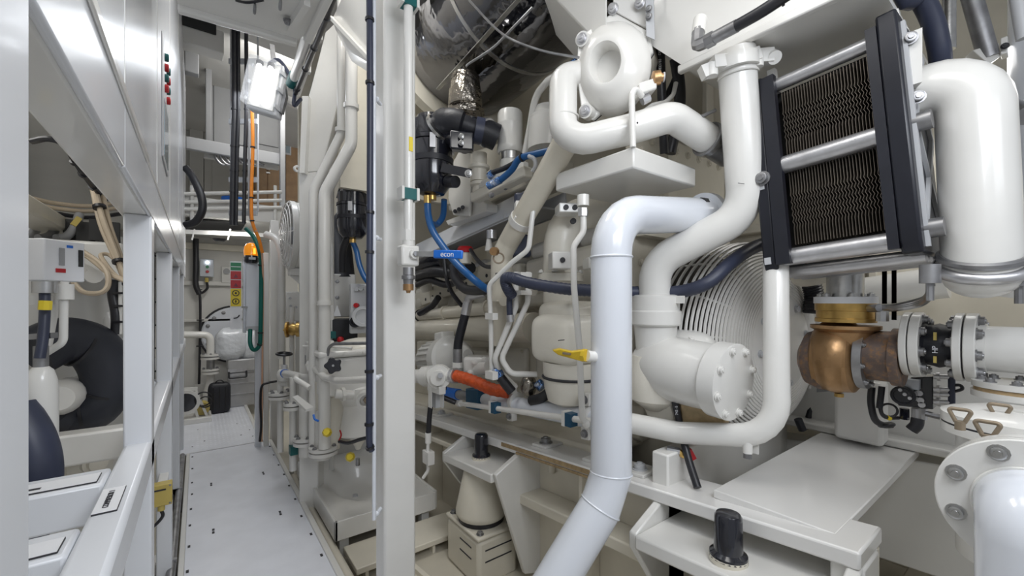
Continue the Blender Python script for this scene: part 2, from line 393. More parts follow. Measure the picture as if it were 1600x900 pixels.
# printed plates on the rail and cross members
def plate(lo, hi, txt, p, right, up, size):
    o = rk.part('label_plate', M().box(lo, hi), 'label_white', label='white engraved name plate')
    rk.part('plate_edge', M().box((hi[0]-0.002, lo[1], lo[2]), (hi[0]+0.001, hi[1], hi[2]-0.0005)), 'mark', o)
    rk.part('plate_edge', M().box((lo[0], lo[1]-0.001, lo[2]), (hi[0], lo[1]+0.002, hi[2]-0.0005)), 'mark', o)
    if txt: rk.text(txt, size, p, right, up, parent=o, out=0.001)
    else:
        for i in range(3):
            rk.part('print_mark', M().box((lo[0]+0.02+i*0.035, lo[1]+0.018, hi[2]-0.0005), (lo[0]+0.045+i*0.035, lo[1]+0.030, hi[2]+0.0008)), 'mark', o)
zt = W(-0.46)
plate((-0.182, 1.25, zt), (-0.142, 1.40, zt+0.004), 'COMPRESSOR 1', V((-0.163, 1.325, zt+0.004)), V((0, 1, 0)), V((-1, 0, 0)), 0.015)
plate((-0.42, 1.475, zt), (-0.205, 1.545, zt+0.004), None, None, None, None, 0)
plate((-0.42, 1.105, zt), (-0.205, 1.165, zt+0.004), None, None, None, None, 0)

cb = Thing('overhead_cabinet', 'glossy white panelled overhead cabinet above the equipment rack', 'cabinet', (-0.6, 2.4, W(0.415)))
cb.part('body', M().box((-1.25, 0.5, W(0.88)), (-0.16, 6.4, 4.25)), 'white')
ys = [0.45, 1.17, 2.02, 2.9, 4.1, 5.2, 6.45]
for i in range(6):
    cb.part('panel', M().box((RX1-0.012, ys[i]+0.002, W(0.275)), (RX1, ys[i+1]-0.002, 4.25)), 'gloss_white', bev=0.005)
    cb.part('panel_rim', M().box((RX1, ys[i+1]-0.010, W(0.43)), (RX1+0.0012, ys[i+1]-0.003, 4.2)), 'white')
cb.part('drip_rail', M().box((RX1-0.002, 0.45, W(0.405)), (RX1+0.006, 1.62, W(0.430))), 'white', bev=0.004)
cb.part('drip_rail', M().box((RX1-0.002, 1.63, W(0.41)), (RX1+0.003, 6.4, W(0.424))), 'white', bev=0.004)

sp = Thing('button_station', 'narrow panel with teal and red push buttons on the glossy cabinet', 'control panel', (RX1+0.01, 2.4, W(0.6)))
a, b = 2.25, 2.62
bk = sp.part('back_plate', M().box((RX1, a, W(0.60)), (RX1+0.006, b, W(1.12))), 'light_grey', bev=0.003)
for i, (zz, c) in enumerate(((1.06, 'teal'), (1.015, 'red'), (0.97, 'teal'), (0.925, 'red'))):
    for y in (2.36, 2.50):
        sp.part('push_button', M().lathe((RX1+0.006, y, W(zz)), XA*0.014, [(0, 0.017), (0.8, 0.017), (1, 0.013)], 14), c)
sp.part('print_panel', M().box((RX1+0.006, 2.3, W(0.62)), (RX1+0.008, 2.57, W(0.86))), 'glass_pane')

# pressure switch box and its pipes
t = Thing('pressure_switch', 'white pressure switch box with red print behind the front rack post', 'switch', pt(80, 440, 1.2))
c = pt(66, 407, 1.2)
f0, f1, f2, f3 = pt(48, 438, 1.22), pt(108, 441, 1.32), pt(108, 387, 1.32), pt(72, 372, 1.2)
back = V((-0.07, 0.01, 0))
bx = t.part('housing', M().obox(pt(80, 408, 1.27), V((0.035, 0.045, 0)), V((-0.035, 0.027, 0)), V((0, 0, 0.062))), 'label_white', bev=0.004)
fc = pt(80, 408, 1.27)+V((0.036, -0.028, 0))*0+V((0.0355, -0.0275, 0))
ux = V((0.035, 0.045, 0)).normalized()
for s_, w_ in ((-0.2, 0.007), (0.75, 0.006)):
    t.part('scale_window', M().obox(fc+ux*0.057*s_+V((0, 0, 0.012)), ux*w_, V((0.002, -0.0016, 0)), V((0, 0, 0.026))), 'dark' if s_ > 0 else 'grey', bx)
t.part('print_mark', M().obox(fc+ux*0.057*(-0.25)+V((0, 0, -0.03)), ux*0.013, V((0.0015, -0.001, 0)), V((0, 0, 0.006))), 'red', bx)
t.part('print_mark', M().obox(fc+ux*0.057*0.2+V((0, 0, 0.045)), ux*0.008, V((0.0015, -0.001, 0)), V((0, 0, 0.004))), 'blue', bx)
t.part('gland_nut', M().cyl(pt(70, 440, 1.2), pt(70, 458, 1.2), 0.026, seg=16), 'steel')
t.part('sensing_pipe', M().tube([pt(101, 440, 1.25), pt(100, 470, 1.25), pt(99, 535, 1.25), pt(70, 553, 1.25)], 0.010, 0.03), 'white')
t.part('sensing_pipe', M().tube([pt(85, 445, 1.28), pt(84, 490, 1.28), pt(74, 545, 1.28)], 0.010, 0.03), 'white')
t.part('pipe_collar', M().cyl(pt(101, 444, 1.25), pt(101, 468, 1.25), 0.021), 'white')
t.part('pipe_collar', M().cyl(pt(60, 462, 1.25), pt(60, 476, 1.25), 0.03), 'white')
t.part('clamp_bar', M().bar(pt(50, 526, 1.2), pt(85, 524, 1.2), 0.02, 0.016), 'dull_steel')
P = pts([(70, 457, 1.2), (70, 490, 1.19), (67, 530, 1.18), (62, 560, 1.17)])
h = t.part('hose', M().hose(P, 0.012), 'navy_rubber', label='dark blue rubber hose')
t.part('tag', M().cyl(pt(71, 470, 1.17), pt(70, 484, 1.17), 0.014, seg=8), 'yellow', h, label='yellow tag')
# receiver tank end below
t = Thing('air_receiver', 'white domed receiver cylinder standing behind the front rack post', 'tank', pt(66, 900, 1.2))
c = pt(64, 600, 1.2)
t.part('shell', M().lathe(V((c.x, c.y, 0.38)), ZA, [(0, 0.036), (0.95, 0.036), (0.99, 0.034), (1.02, 0.026), (1.035, 0.012)], 20), 'white')
t.part('valve_neck', M().cyl((c.x, c.y, 1.40), (c.x, c.y, 1.47), 0.016), 'dull_steel')
# thick black insulated bend
t = Thing('insulated_bend', 'thick black insulated pipe bend curled round a white drum in the rack', 'duct', pt(130, 675, 1.9))
P = pts([(50, 552, 1.75), (100, 531, 1.85), (148, 545, 1.95), (170, 590, 2.0), (148, 636, 1.98), (105, 645, 1.92), (78, 636, 1.85)])
t.part('jacket', M().sweep(spline(P, 8), 0.100, 24), 'duct_black')
for p_, q_ in ((1, 2), (3, 4), (4, 5)):
    d = (P[q_]-P[p_]).normalized(); m_ = (P[p_]+P[q_])/2
    t.part('seam_band', M().cyl(m_-d*0.006, m_+d*0.006, 0.1025, seg=24), 'hose_black')
solo('drum', 'white drum with slanted top inside the black insulated bend', 'drum', M().lathe(pt(108, 612, 1.98), V((0.02, -0.30, 0.02)), [(0, 0.07), (0.85, 0.075), (1.0, 0.05)], 18), 'white')
t = Thing('black_hose_bend', 'dark smooth rubber bend curving down beside the front rack post', 'hose', pt(70, 820, 1.15))
t.part('bend', M().sweep(spline(pts([(20, 640, 1.15), (48, 690, 1.15), (58, 740, 1.15), (50, 800, 1.15), (30, 850, 1.15)]), 8), 0.052, 20), 'navy_rubber')
# pump head seen below the shelf beam
t = Thing('pump_head', 'cream cast pump head with ringed caps low inside the rack', 'pump', pt(140, 730, 2.3))
t.part('casting', M().lathe(pt(170, 712, 2.5), V((-0.22, -0.12, 0)), [(0, 0.03), (0.1, 0.12), (0.6, 0.15), (0.9, 0.13), (1.0, 0.06)], 22), 'cast_cream')
for x, y in ((145, 722), (106, 710)):
    c = pt(x, y, 2.2)
    t.part('cap', M().lathe(c, V((0.03, -0.05, 0)), [(0, 0.055), (0.5, 0.055), (0.5, 0.04), (1, 0.04), (1, 0.02)], 18), 'cast_cream')
# equipment behind: compressor block with cable entry
t = Thing('compressor', 'white compressor block with stacked cylinders at the back of the rack', 'compressor', pt(140, 470, 1.9))
t.part('block', M().obox(pt(135, 408, 1.95), V((0.14, 0.0, 0)), V((0, 0.1, 0)), V((0, 0, 0.085))), 'white', bev=0.015)
for i in range(3):
    a = pt(122+12*i, 420+6*i, 1.78)
    t.part('connector', M().cyl(a, a+V((0.01, -0.06, 0)), 0.03, seg=14), 'white')
t.part('coupling', M().cyl(pt(112, 425, 1.7), pt(130, 428, 1.75), 0.03, seg=14), 'white')
t.part('outlet_elbow', M().tube([pt(130, 470, 2.4), pt(140, 505, 2.4), pt(170, 507, 2.3)], 0.05, 0.08), 'white')
t.part('outlet_flange', M().cyl(pt(166, 490, 2.2), pt(176, 520, 2.2), 0.035, seg=14), 'white')
for i in range(4):
    x = 108+20*i
    t.part('vent_slot', M().obox(pt(x+6, 360+4*(i % 2), 2.0), V((0.03, 0, 0)), V((0, 0.02, 0)), V((0, 0, 0.05))), 'dark')
solo('storage_tank', 'large white rounded tank filling the back of the rack', 'tank', M().lathe(V((-0.75, 2.95, W(-0.05))), V((0, 0.55, 0)), [(0, 0.2), (0.06, 0.34), (0.2, 0.42), (1, 0.42)], 28), 'white')
# cables in the rack
def cable(name, label, P, r, mt, cat='cable', tie=(), n=6, tr=None, tm='hose_black', seg=8, group=None):
    t = Thing(name, label, cat, min(P, key=lambda p: p.z), group)
    o = t.part('sheath', M().hose(P, r, seg, n), mt)
    if tie: ties(t, P, tr or r*1.25, tie, o, tm, n)
    return t
t = cable('cable_bundle', 'bundle of beige cables tied together hanging in the rack opening', pts([(148, 292, 1.75), (160, 340, 1.72), (180, 392, 1.7), (196, 436, 1.68), (207, 442, 1.68)]), 0.010, 'beige_cable', tie=(0.2, 0.6, 0.85), tr=0.022)
for off, dk in ((6, 0.02), (-8, 0.03)):
    t.part('cable', M().hose(pts([(152+off, 292, 1.77), (165+off, 350, 1.74), (184+off*0.7, 400, 1.72), (198+off*0.3, 440, 1.69)]), 0.009, 8), 'beige_cable')
t.part('cable', M().hose(pts([(196, 438, 1.66), (180, 430, 1.66), (162, 408, 1.68), (158, 398, 1.7), (170, 398, 1.72), (182, 408, 1.72)]), 0.008, 8), 'beige_cable')
t.part('cable', M().hose(pts([(196, 440, 1.64), (170, 428, 1.64), (150, 412, 1.66), (130, 398, 1.7), (108, 392, 1.72)]), 0.008, 8), 'beige_cable')
t.part('cable', M().hose(pts([(112, 438, 1.6), (130, 456, 1.58), (155, 458, 1.58), (168, 448, 1.6), (168, 428, 1.62), (155, 410, 1.66), (128, 392, 1.7)]), 0.009, 8), 'beige_cable')
cable('power_cable', 'black cable arching along the underside of the upper rack beam', pts([(50, 221, 1.4), (75, 217, 1.4), (100, 226, 1.45), (116, 250, 1.5), (128, 268, 1.55), (146, 292, 1.7), (165, 312, 1.8)]), 0.010, 'hose_black', tie=(0.55, 0.7, 0.85), tr=0.016)
for i, (y0, y1) in enumerate(((318, 322), (326, 330), (334, 340))):
    cable('tray_cable', ['beige tray cable, uppermost of three under the upper beam', 'beige tray cable, middle of three under the upper beam', 'black tray cable, lowest of three under the upper beam'][i],
          pts([(50, y0-8, 1.9), (90, y0, 2.0), (140, y1, 2.1), (190, y1-6, 2.2)]), 0.010, 'beige_cable' if i < 2 else 'hose_black', group='cables in the rack tray')
for i, x in enumerate((60, 90, 118)):
    t = Thing('flexible_conduit', 'grey flexible conduit with yellow clip, %s of three at the rack top' % ['leftmost', 'middle', 'rightmost'][i], 'conduit', pt(x-10, 370, 2.0), 'grey conduits in the rack')
    o = t.part('conduit', M().hose(pts([(x-30, 372, 1.9), (x-12, 368, 1.95), (x, 352, 2.0), (x+6, 336, 2.05)]), 0.018, 10), 'grey')
    t.part('clip', M().bar(pt(x-4, 352, 1.93), pt(x+6, 340, 1.95), 0.012, 0.02), 'dull_yellow', o, label='yellow clip')
t = Thing('cable_loom', 'black cable loom clipped to a white rod behind the second rack post', 'cable', pt(180, 520, 2.0))
o = t.part('loom', M().hose(pts([(180, 436, 2.0), (177, 460, 2.0), (182, 490, 2.0), (182, 522, 2.0)]), 0.022, 10), 'hose_black')
t.part('rod', M().cyl(pt(188, 440, 2.0), pt(188, 522, 2.0), 0.008, seg=8), 'white')
for y in (458, 478, 503): t.part('clip', M().bar(pt(178, y, 1.98), pt(190, y, 1.98), 0.012, 0.01), 'hose_black', o)
t = Thing('cable_loom', 'thin black cable loom on a ladder strip between the rack posts', 'cable', pt(240, 600, 2.6))
o = t.part('loom', M().hose(pts([(240, 390, 2.6), (240, 480, 2.6), (239, 560, 2.6), (240, 600, 2.6)]), 0.009, 8), 'hose_black')
t.part('strip', M().box(pt(243, 380, 2.65), pt(243, 620, 2.65)+V((0.012, 0.012, 0))), 'white')
for i in range(6): t.part('clip', M().bar(pt(238, 400+36*i, 2.58), pt(245, 400+36*i, 2.58), 0.01, 0.01), 'hose_black', o)
# yellow junction box low on the rack
t = Thing('junction_box', 'small mustard yellow junction box with black cable low on the rack', 'junction box', pt(252, 800, 2.2))
c = pt(252, 772, 2.2)
o = t.part('box', M().box((c.x-0.05, c.y-0.02, c.z-0.058), (c.x+0.045, c.y+0.04, c.z+0.055)), 'dull_yellow', bev=0.004)
for sx in (-0.042, 0.037):
    for sz in (-0.048, 0.045): t.bolt(V((c.x+sx, c.y-0.02, c.z+sz)), -YA, 0.004, 'dull_steel', o)
t.part('print_mark', M().box((c.x-0.03, c.y-0.022, c.z+0.024), (c.x+0.02, c.y-0.02, c.z+0.032)), 'mark', o)
t.part('gland', M().cyl(c+V((0, 0, -0.058)), c+V((0, 0, -0.085)), 0.016, seg=10), 'dull_yellow')
t.part('cable', M().hose([c+V((0, 0, -0.085)), c+V((0.005, 0, -0.12)), c+V((-0.03, 0, -0.16)), c+V((-0.07, 0, -0.17))], 0.008, 8), 'hose_black')
t.part('bracket', M().box((c.x-0.02, c.y+0.04, c.z-0.03), (c.x+0.02, RX0 and c.y+0.25, c.z+0.03)), 'white')
t = Thing('floor_rail', 'grey steel tube rail lying along the left edge of the walkway', 'rail', (-0.13, 3.5, 0))
t.part('tube', M().cyl((-0.125, 1.2, 0.03), (-0.125, 5.4, 0.03), 0.022), 'dull_steel')
t.part('tube', M().cyl((-0.17, 1.2, 0.0), (-0.17, 5.4, 0.0), 0.018), 'dull_steel')
for y in (2.0, 3.2, 4.4): t.part('saddle', M().box((-0.2, y, -0.15), (-0.1, y+0.03, 0.055)), 'dull_steel')

# ================================================================== CORRIDOR: LAMP, UPPER DECK, END WALL
# fluorescent lamp hung on its bracket
A, B, C, D = pt(386, 82, 2.84), pt(436, 94, 2.74), pt(414, 168, 2.64), pt(378, 158, 2.72)
nrm = (B-A).cross(D-A).normalized()
if nrm.dot(V((0, 0, EYE))-A) < 0: nrm = -nrm
ct = (A+B+C+D)/4; ex = ((B-A)+(C-D))/4; ey = ((A-D)+(B-C))/4
lamp = Thing('fluorescent_lamp', 'lit twin tube fluorescent lamp with clear cover hung over the walkway', 'lamp', ct-nrm*0.12)
hb = lamp.part('housing', M().obox(ct-nrm*0.085, ex*1.06, ey*1.04, nrm*0.03), 'light_grey', bev=0.01)
lamp.part('reflector', M().obox(ct-nrm*0.05, ex*0.92, ey*0.92, nrm*0.004), 'white')
for s_ in (-0.42, 0.42):
    tb = lamp.part('tube', M().cyl(ct+ex*s_+ey*0.72-nrm*0.03, ct+ex*s_-ey*0.80-nrm*0.03, 0.016, seg=12), 'tube_lamp', label='glowing tube')
    lamp.part('tube_socket', M().cyl(ct+ex*s_+ey*0.72-nrm*0.03, ct+ex*s_+ey*0.86-nrm*0.03, 0.022, seg=12), 'dark')
lamp.part('cover', M().obox(ct-nrm*0.022, ex, ey, nrm*0.034), 'diffuser', bev=0.018, label='clear plastic cover')
for s_ in (-1, 1):
    for q in (-0.7, 0, 0.7):
        lamp.part('latch', M().obox(ct+ex*(1.06*s_)+ey*q-nrm*0.06, ex*0.05, ey*0.07, nrm*0.022), 'light_grey')
lamp.part('hanger', M().bar(ct+ey*1.0-nrm*0.1, pt(425, 70, 2.95), 0.03, 0.012), 'dull_steel')
lamp.part('bracket', M().prism([ct+ex*1.1+ey*0.4-nrm*0.1, ct+ex*1.35-ey*0.1-nrm*0.1, ct+ex*1.25-ey*0.8-nrm*0.1, ct+ex*1.0-ey*0.8-nrm*0.1], nrm*0.02), 'dull_steel')
lamp.part('cable', M().hose([ct+ey*1.02-nrm*0.06, ct+ey*1.2+ex*0.7-nrm*0.06, ct+ey*0.5+ex*1.6-nrm*0.1, ct-ey*0.3+ex*1.8-nrm*0.1, pt(470, 155, 2.8)], 0.012, 8), 'navy_rubber')
lamp.part('arm', M().bar(pt(435, 150, 2.85), pt(466, 165, 2.9), 0.05, 0.05), 'white')

# overhead deck plate with flanged edge above the walkway
t = Thing('overhead_platform', 'white overhead deck plate with flanged slanted edge above the walkway', 'platform', (0.0, 1.6, W(0.98)))
zz = W(1.0)
Apt, Bpt = pt(278, 10, Z=1.0), pt(464, 64, Z=1.0)
poly = [V((-0.11, 0.3, zz)), V((Apt.x, Apt.y, zz)), V((Bpt.x, Bpt.y, zz)), V((Bpt.x+0.05, 1.6, zz)), V((0.36, 0.5, zz))]
t.part('plate', M().prism(poly, (0, 0, 0.02)), 'white')
t.part('edge_flange', M().bar(V((Apt.x, Apt.y, zz+0.06)), V((Bpt.x, Bpt.y, zz+0.06)), 0.03, 0.16), 'white', bev=0.006)
t.part('edge_flange', M().bar(V((0.36, 0.5, zz+0.05)), V((Bpt.x+0.03, 1.75, zz+0.05)), 0.03, 0.13), 'white', bev=0.006)
t.part('stiffener', M().bar(pt(452, 45, Z=0.985), pt(480, 2, Z=0.985), 0.02, 0.03), 'white')
for x, y in ((398, 8), (438, 2)):
    c = pt(x, y, Z=0.99); t.part('lifting_eye', M().torus(c+V((0, 0, -0.012)), XA, 0.014, 0.004, 14, 6), 'dull_steel')
t.bolt(pt(450, 32, Z=0.99), -ZA, 0.012, 'dull_steel'); 
t.part('dark_cable', M().hose(pts([(360, -2, 1.40), (385, 4, 1.38), (412, 0, 1.39)]), 0.004, 6), 'hose_black')

# pipes and cable climbing to the upper deck above the walkway
t = Thing('diagonal_pipe', 'white pipe slanting up over the walkway beside the deck plate', 'pipe', pt(458, 130, 2.75))
P0, P1 = pt(458, 126, 2.75), pt(512, -40, 1.55)
t.part('run', M().cyl(P0, P1, 0.026), 'white'); t.part('saddle', M().cyl(pt(455, 132, 2.76), pt(461, 117, 2.68), 0.034, seg=12), 'teal')
t.part('end_fitting', M().box(pt(449, 141, 2.8), pt(463, 128, 2.74)), 'white')
t = Thing('diagonal_cable', 'black cable bundle tied along the slanting white pipe', 'cable', pt(462, 146, 2.75))
P = [pt(462, 146, 2.75), pt(480, 100, 2.35), pt(502, 48, 1.95), pt(527, -20, 1.6)]
o = t.part('bundle', M().hose(P, 0.013, 10), 'hose_black'); ties(t, P, 0.018, (0.1, 0.3, 0.55, 0.8), o)
t = Thing('diagonal_pipe', 'second thinner white pipe slanting up behind the black cable bundle', 'pipe', pt(468, 146, 2.9))
t.part('run', M().cyl(pt(466, 148, 2.9), pt(530, -40, 1.8), 0.014), 'white')
for f in (0.3, 0.6): t.part('saddle', M().box(pt(466, 148, 2.9).lerp(pt(530, -40, 1.8), f)-V((0.02, 0.02, 0.02)), pt(466, 148, 2.9).lerp(pt(530, -40, 1.8), f)+V((0.02, 0.02, 0.02))), 'white')

# grey switch cabinets, cable rail and wooden joinery of the upper deck
Yu = 7.4
def ybox(x0, y0, x1, y1, Y, d):   # box whose front face covers the pixel rectangle on the plane Y
    a = pt(x0, y0, Y=Y); b = pt(x1, y1, Y=Y); c = pt(x0, y1, Y=Y)
    return M().box((a.x, Y, min(b.z, a.z, c.z)), (b.x, Y+d, a.z))
def upper(name, label, cat, rect, Y, d, mt, group=None):
    return solo(name, label, cat, ybox(*rect, Y, d), mt, group=group, bev=0.01)
t = Thing('switch_cabinet', 'wide grey steel switch cabinet hanging behind the lamp', 'cabinet', pt(380, 215, Y=Yu))
t.part('body', ybox(322, 66, 437, 226, Yu, 0.35), 'grey', bev=0.01)
for x0, x1 in ((334, 360), (362, 398), (401, 435)): t.part('door', ybox(x0, 112, x1, 224, Yu-0.02, 0.02), 'grey', bev=0.006)
t.part('door', ybox(334, 95, 350, 118, Yu-0.025, 0.02), 'label_white', label='white square plate')
upper('grey_post', 'grey upright steel post left of the wide switch cabinet', 'post', (321, 68, 331, 240), 6.9, 0.12, 'grey')
upper('grey_post', 'grey upright steel post beside the wooden door', 'post', (438, 165, 446, 345), 6.6, 0.1, 'light_grey')
upper('hanging_box', 'small dark grey box hung under the overhead beam', 'box', (288, 58, 311, 110), 6.3, 0.12, 'grey')
t = Thing('speaker', 'round black loudspeaker on the small hanging box', 'speaker', pt(296, 78, Y=6.29))
c = pt(296, 72, Y=6.29); t.part('cone', M().lathe(c, V((0, -0.03, 0)), [(0, 0.06), (0.6, 0.06), (0.6, 0.045), (0.2, 0.015)], 18), 'hose_black')
upper('overhead_beam', 'white transverse beam with a dark slot above the corridor', 'beam', (283, 28, 350, 64), 5.6, 0.2, 'white')
upper('ventilation_slot', 'dark rectangular ventilation opening above the transverse beam', 'vent', (284, 12, 338, 38), 5.58, 0.015, 'dark')
upper('cable_rail', 'grey horizontal cable rail across the upper deck', 'rail', (290, 212, 440, 232), 6.7, 0.06, 'light_grey')
upper('gland_plate', 'cream gland plate under the grey cable rail', 'panel', (318, 226, 436, 246), 6.85, 0.06, 'wall_white')
for i, x in enumerate((336, 344, 352, 372, 378, 385, 398)):
    t = Thing('gland_cable', 'thin grey cable looping from the gland plate, %s from the left' % ['first', 'second', 'third', 'fourth', 'fifth', 'sixth', 'seventh'][i], 'cable', pt(x+8, 258, Y=6.7), 'cables under the gland plate')
    t.part('gland', M().cyl(pt(x, 229, Y=6.78), pt(x, 238, Y=6.78), 0.03, seg=8), 'dull_steel')
    t.part('sheath', M().hose(pts([(x, 236), (x+2, 248), (x+9, 256), (x+15, 258)], Y=6.76), 0.018, 8), 'dull_steel')
d1 = Thing('door_1', None, None, pt(455, 310, Y=9.4), kind='structure')
d1.part('leaf', ybox(447, 180, 470, 312, 9.4, 0.05), 'wood', bev=0.005); d1.part('frame', ybox(444, 163, 472, 178, 9.38, 0.08), 'wood')
d1.part('window', ybox(447, 195, 453, 238, 9.37, 0.02), 'glass_pane'); d1.part('window_frame', ybox(446, 193, 455, 241, 9.385, 0.012), 'label_white')
t = Thing('wooden_locker', 'light wooden two door locker on the upper deck', 'locker', pt(418, 312, Y=9.2))
t.part('body', ybox(398, 251, 438, 378, 9.2, 0.3), 'wood')
t.part('door', ybox(399, 252, 417, 311, 9.18, 0.02), 'wood', bev=0.005); t.part('door', ybox(418.5, 252, 437, 311, 9.18, 0.02), 'wood', bev=0.005)
for y in (256, 262, 268): t.part('hinge', ybox(416, y, 422, y+2.4, 9.15, 0.03), 'steel')
for i, (x0, x1) in enumerate(((296, 318), (319, 331), (331, 362))):
    struct('wall_panel_%d' % (i+1), ybox(x0, (65, 70, 225)[i], x1, 300, 9.5, 0.05), 'wall_white', bev=0.01)
# deck rails above the corridor end
t = Thing('deck_rail', 'white pipe railing along the edge of the upper deck', 'railing', pt(370, 330, Y=6.1))
for y in (303, 316, 327): t.part('rail', M().cyl(pt(288, y, Y=6.1), pt(440, y-3, Y=6.1), 0.022, seg=10), 'white')
for x in (300, 362, 430): t.part('stanchion', M().cyl(pt(x, 290, Y=6.12), pt(x, 346, Y=6.12), 0.02, seg=10), 'white')
solo('blue_drum', 'bright blue plastic bucket on the upper deck', 'bucket', M().lathe(V((pt(366, 300, Y=6.4).x, 6.4, 2.70)), ZA*0.21, [(0, 0.12), (0.9, 0.14), (1, 0.14)], 16), 'blue')
t = Thing('duct_hose', 'thick ribbed black hose looping from the cabinet end', 'hose', pt(300, 352, 4.2))
t.part('hose', M().hose(pts([(290, 262, 4.2), (300, 275, 4.2), (314, 305, 4.2), (316, 328, 4.2), (306, 346, 4.2), (290, 352, 4.2)]), 0.036, 12), 'hose_black')
# cable tray under the deck edge
t = Thing('cable_tray', 'white cable tray carrying dark cables under the upper deck', 'cable tray', pt(360, 366, Y=6.3))
t.part('side_rail', M().bar(pt(288, 362, Y=6.3), pt(425, 368, Y=6.3), 0.03, 0.05), 'white')
t.part('side_rail', M().bar(pt(288, 350, Y=7.2), pt(425, 350, Y=7.2), 0.03, 0.05), 'white')
t.part('bed', M().bar(pt(288, 352, Y=6.8), pt(423, 354, Y=6.8), 0.8, 0.012), 'dark')
for x in (300, 356): t.part('hanger', M().bar(pt(x, 375, Y=6.28), pt(x+4, 358, Y=6.28), 0.015, 0.015), 'white')
solo('tray_gland', 'small black gland under the cable tray', 'cable gland', M().lathe(pt(343, 377, Y=6.4), ZA*0.03, [(0, 0.05), (1, 0.08)], 12), 'hose_black')

# vertical black cable bundles dropping from above
for i, (x, y0, y1, r, mt, lab) in enumerate(((366, -36, 352, 0.026, 'hose_black', 'thick dark cable bundle dropping from above, left of the lamp'), (372, -36, 352, 0.014, 'hose_black', 'slim black cable beside the thick cable bundle'), (384, -36, 350, 0.017, 'hose_black', 'black cable bundle dropping just left of the orange cable'))):
    t = Thing('cable_drop', lab, 'cable', pt(x, y1, 4.0))
    P = pts([(x, y0, 4.0), (x+1, 150, 4.0), (x-1, 240, 4.0), (x-2, 290, 4.0), (x-3, y1, 4.0)])
    o = t.part('bundle', M().hose(P, r, 10), mt); ties(t, P, r*1.2, (0.3, 0.48, 0.66, 0.82), o)
t = Thing('cable_ladder', 'narrow white cable ladder behind the hanging cable bundles', 'cable tray', pt(383, 300, 4.15))
for x in (361, 403): t.part('side_rail', M().cyl(pt(x, 40, 4.2), pt(x, 330, 4.2), 0.01, seg=6), 'light_grey')
for y in (96, 190, 281, 333): t.part('rung', M().bar(pt(358, y, 4.15), pt(402, y, 4.15), 0.02, 0.05), 'light_grey')
t = Thing('orange_cable', 'bright orange cable running down the corridor past the beacon', 'cable', pt(412, 420, 4.0))
P = pts([(394, 172, 4.0), (395, 230, 4.0), (393, 300, 4.0), (394, 345, 4.0), (404, 372, 4.05), (410, 395, 4.1)])
o = t.part('thick_run', M().hose(P, 0.015, 10), 'orange_cable'); ties(t, P, 0.021, (0.2, 0.45, 0.6), o)
t.part('thin_run', M().hose(pts([(394, 350, 4.02), (406, 380, 4.1), (411, 430, 4.3), (410, 560, 4.5), (409, 690, 4.5)]), 0.009, 8), 'peach')
t = Thing('grey_cable', 'thin grey cable beside the orange cable', 'cable', pt(389, 350, 4.02))
t.part('sheath', M().hose(pts([(389, 190, 4.02), (389, 300, 4.02), (391, 340, 4.02), (400, 362, 4.02)]), 0.010, 8), 'grey')
t = Thing('green_hose', 'dark green hose hanging in a loop beside the white enclosure', 'hose', pt(398, 549, 4.3))
P = pts([(384, 357, 4.2), (396, 370, 4.2), (406, 395, 4.2), (408, 430, 4.3), (407, 520, 4.3), (405, 540, 4.3), (397, 547, 4.3), (391, 537, 4.3), (391, 515, 4.35)])
o = t.part('hose', M().hose(P, 0.020, 12), 'green_hose'); ties(t, P, 0.026, (0.35, 0.5, 0.62), o)

# white tall enclosure with amber beacon and safety signs
Ye = 5.2
t = Thing('tall_enclosure', 'tall narrow white enclosure behind the green hose', 'enclosure', pt(396, 522, Y=Ye))
t.part('body', ybox(384, 404, 410, 512, Ye, 0.2), 'cool_white', bev=0.012); t.part('side_fin', ybox(380, 403, 385, 520, Ye+0.05, 0.1), 'cool_white', bev=0.004)
t.part('base_cap', ybox(385, 510, 409, 516, Ye-0.01, 0.2), 'light_grey'); a = pt(403, 512, Y=Ye+0.15); t.part('stand', M().box((a.x-0.03, Ye+0.12, -0.15), (a.x+0.03, Ye+0.18, a.z)), 'cool_white')
bc = Thing('warning_beacon', 'orange flashing beacon on a black base above the white enclosure', 'beacon', pt(393, 412, 4.4))
c = pt(393, 402, 4.4)
bc.part('base', M().lathe(c+V((0, 0, -0.065)), ZA, [(0, 0.05), (0.02, 0.068), (0.06, 0.072), (0.06, 0.06), (0.085, 0.06)], 20), 'black_gloss')
bc.part('dome', M().lathe(c+V((0, 0, 0.015)), ZA, [(0, 0.07), (0.05, 0.072), (0.095, 0.066), (0.125, 0.045), (0.138, 0.012)], 22), 'amber', label='orange translucent dome')
bc.part('bulb', M().cyl(c+V((0.02, -0.069, 0.03)), c+V((0.02, -0.069, 0.09)), 0.012, seg=10), 'amber_bright')
bc.part('mount_arm', M().bar(c+V((0, 0, -0.05)), c+V((0.0, 0.12, -0.06)), 0.05, 0.02), 'dark')
bc.part('clip', M().box(c+V((-0.03, -0.075, -0.03)), c+V((0.03, -0.06, -0.005))), 'light_grey')
Ys = 5.0
sg = Thing('safety_sign', 'column of green, red and yellow safety signs beside the white enclosure', 'sign', pt(369, 478, Y=Ys))
bd = sg.part('board', ybox(359.5, 408, 377.5, 514, Ys+0.006, 0.004), 'label_white')
for (y0, y1, c_) in ((410, 422, 'green'), (423.5, 436, 'red'), (437.5, 450, 'red'), (451, 478.5, 'yellow')):
    sg.part('sign_field', ybox(360.3, y0, 376.8, y1, Ys, 0.005), c_, bd, label=c_+' field')
sg.part('fixing_arm', M().bar(pt(375, 480, Y=Ys+0.01), pt(388, 480, Y=Ye+0.06), 0.02, 0.02), 'light_grey'); sg.part('stripe', ybox(361, 416, 376, 417, Ys-0.002, 0.002), 'label_white', bd)
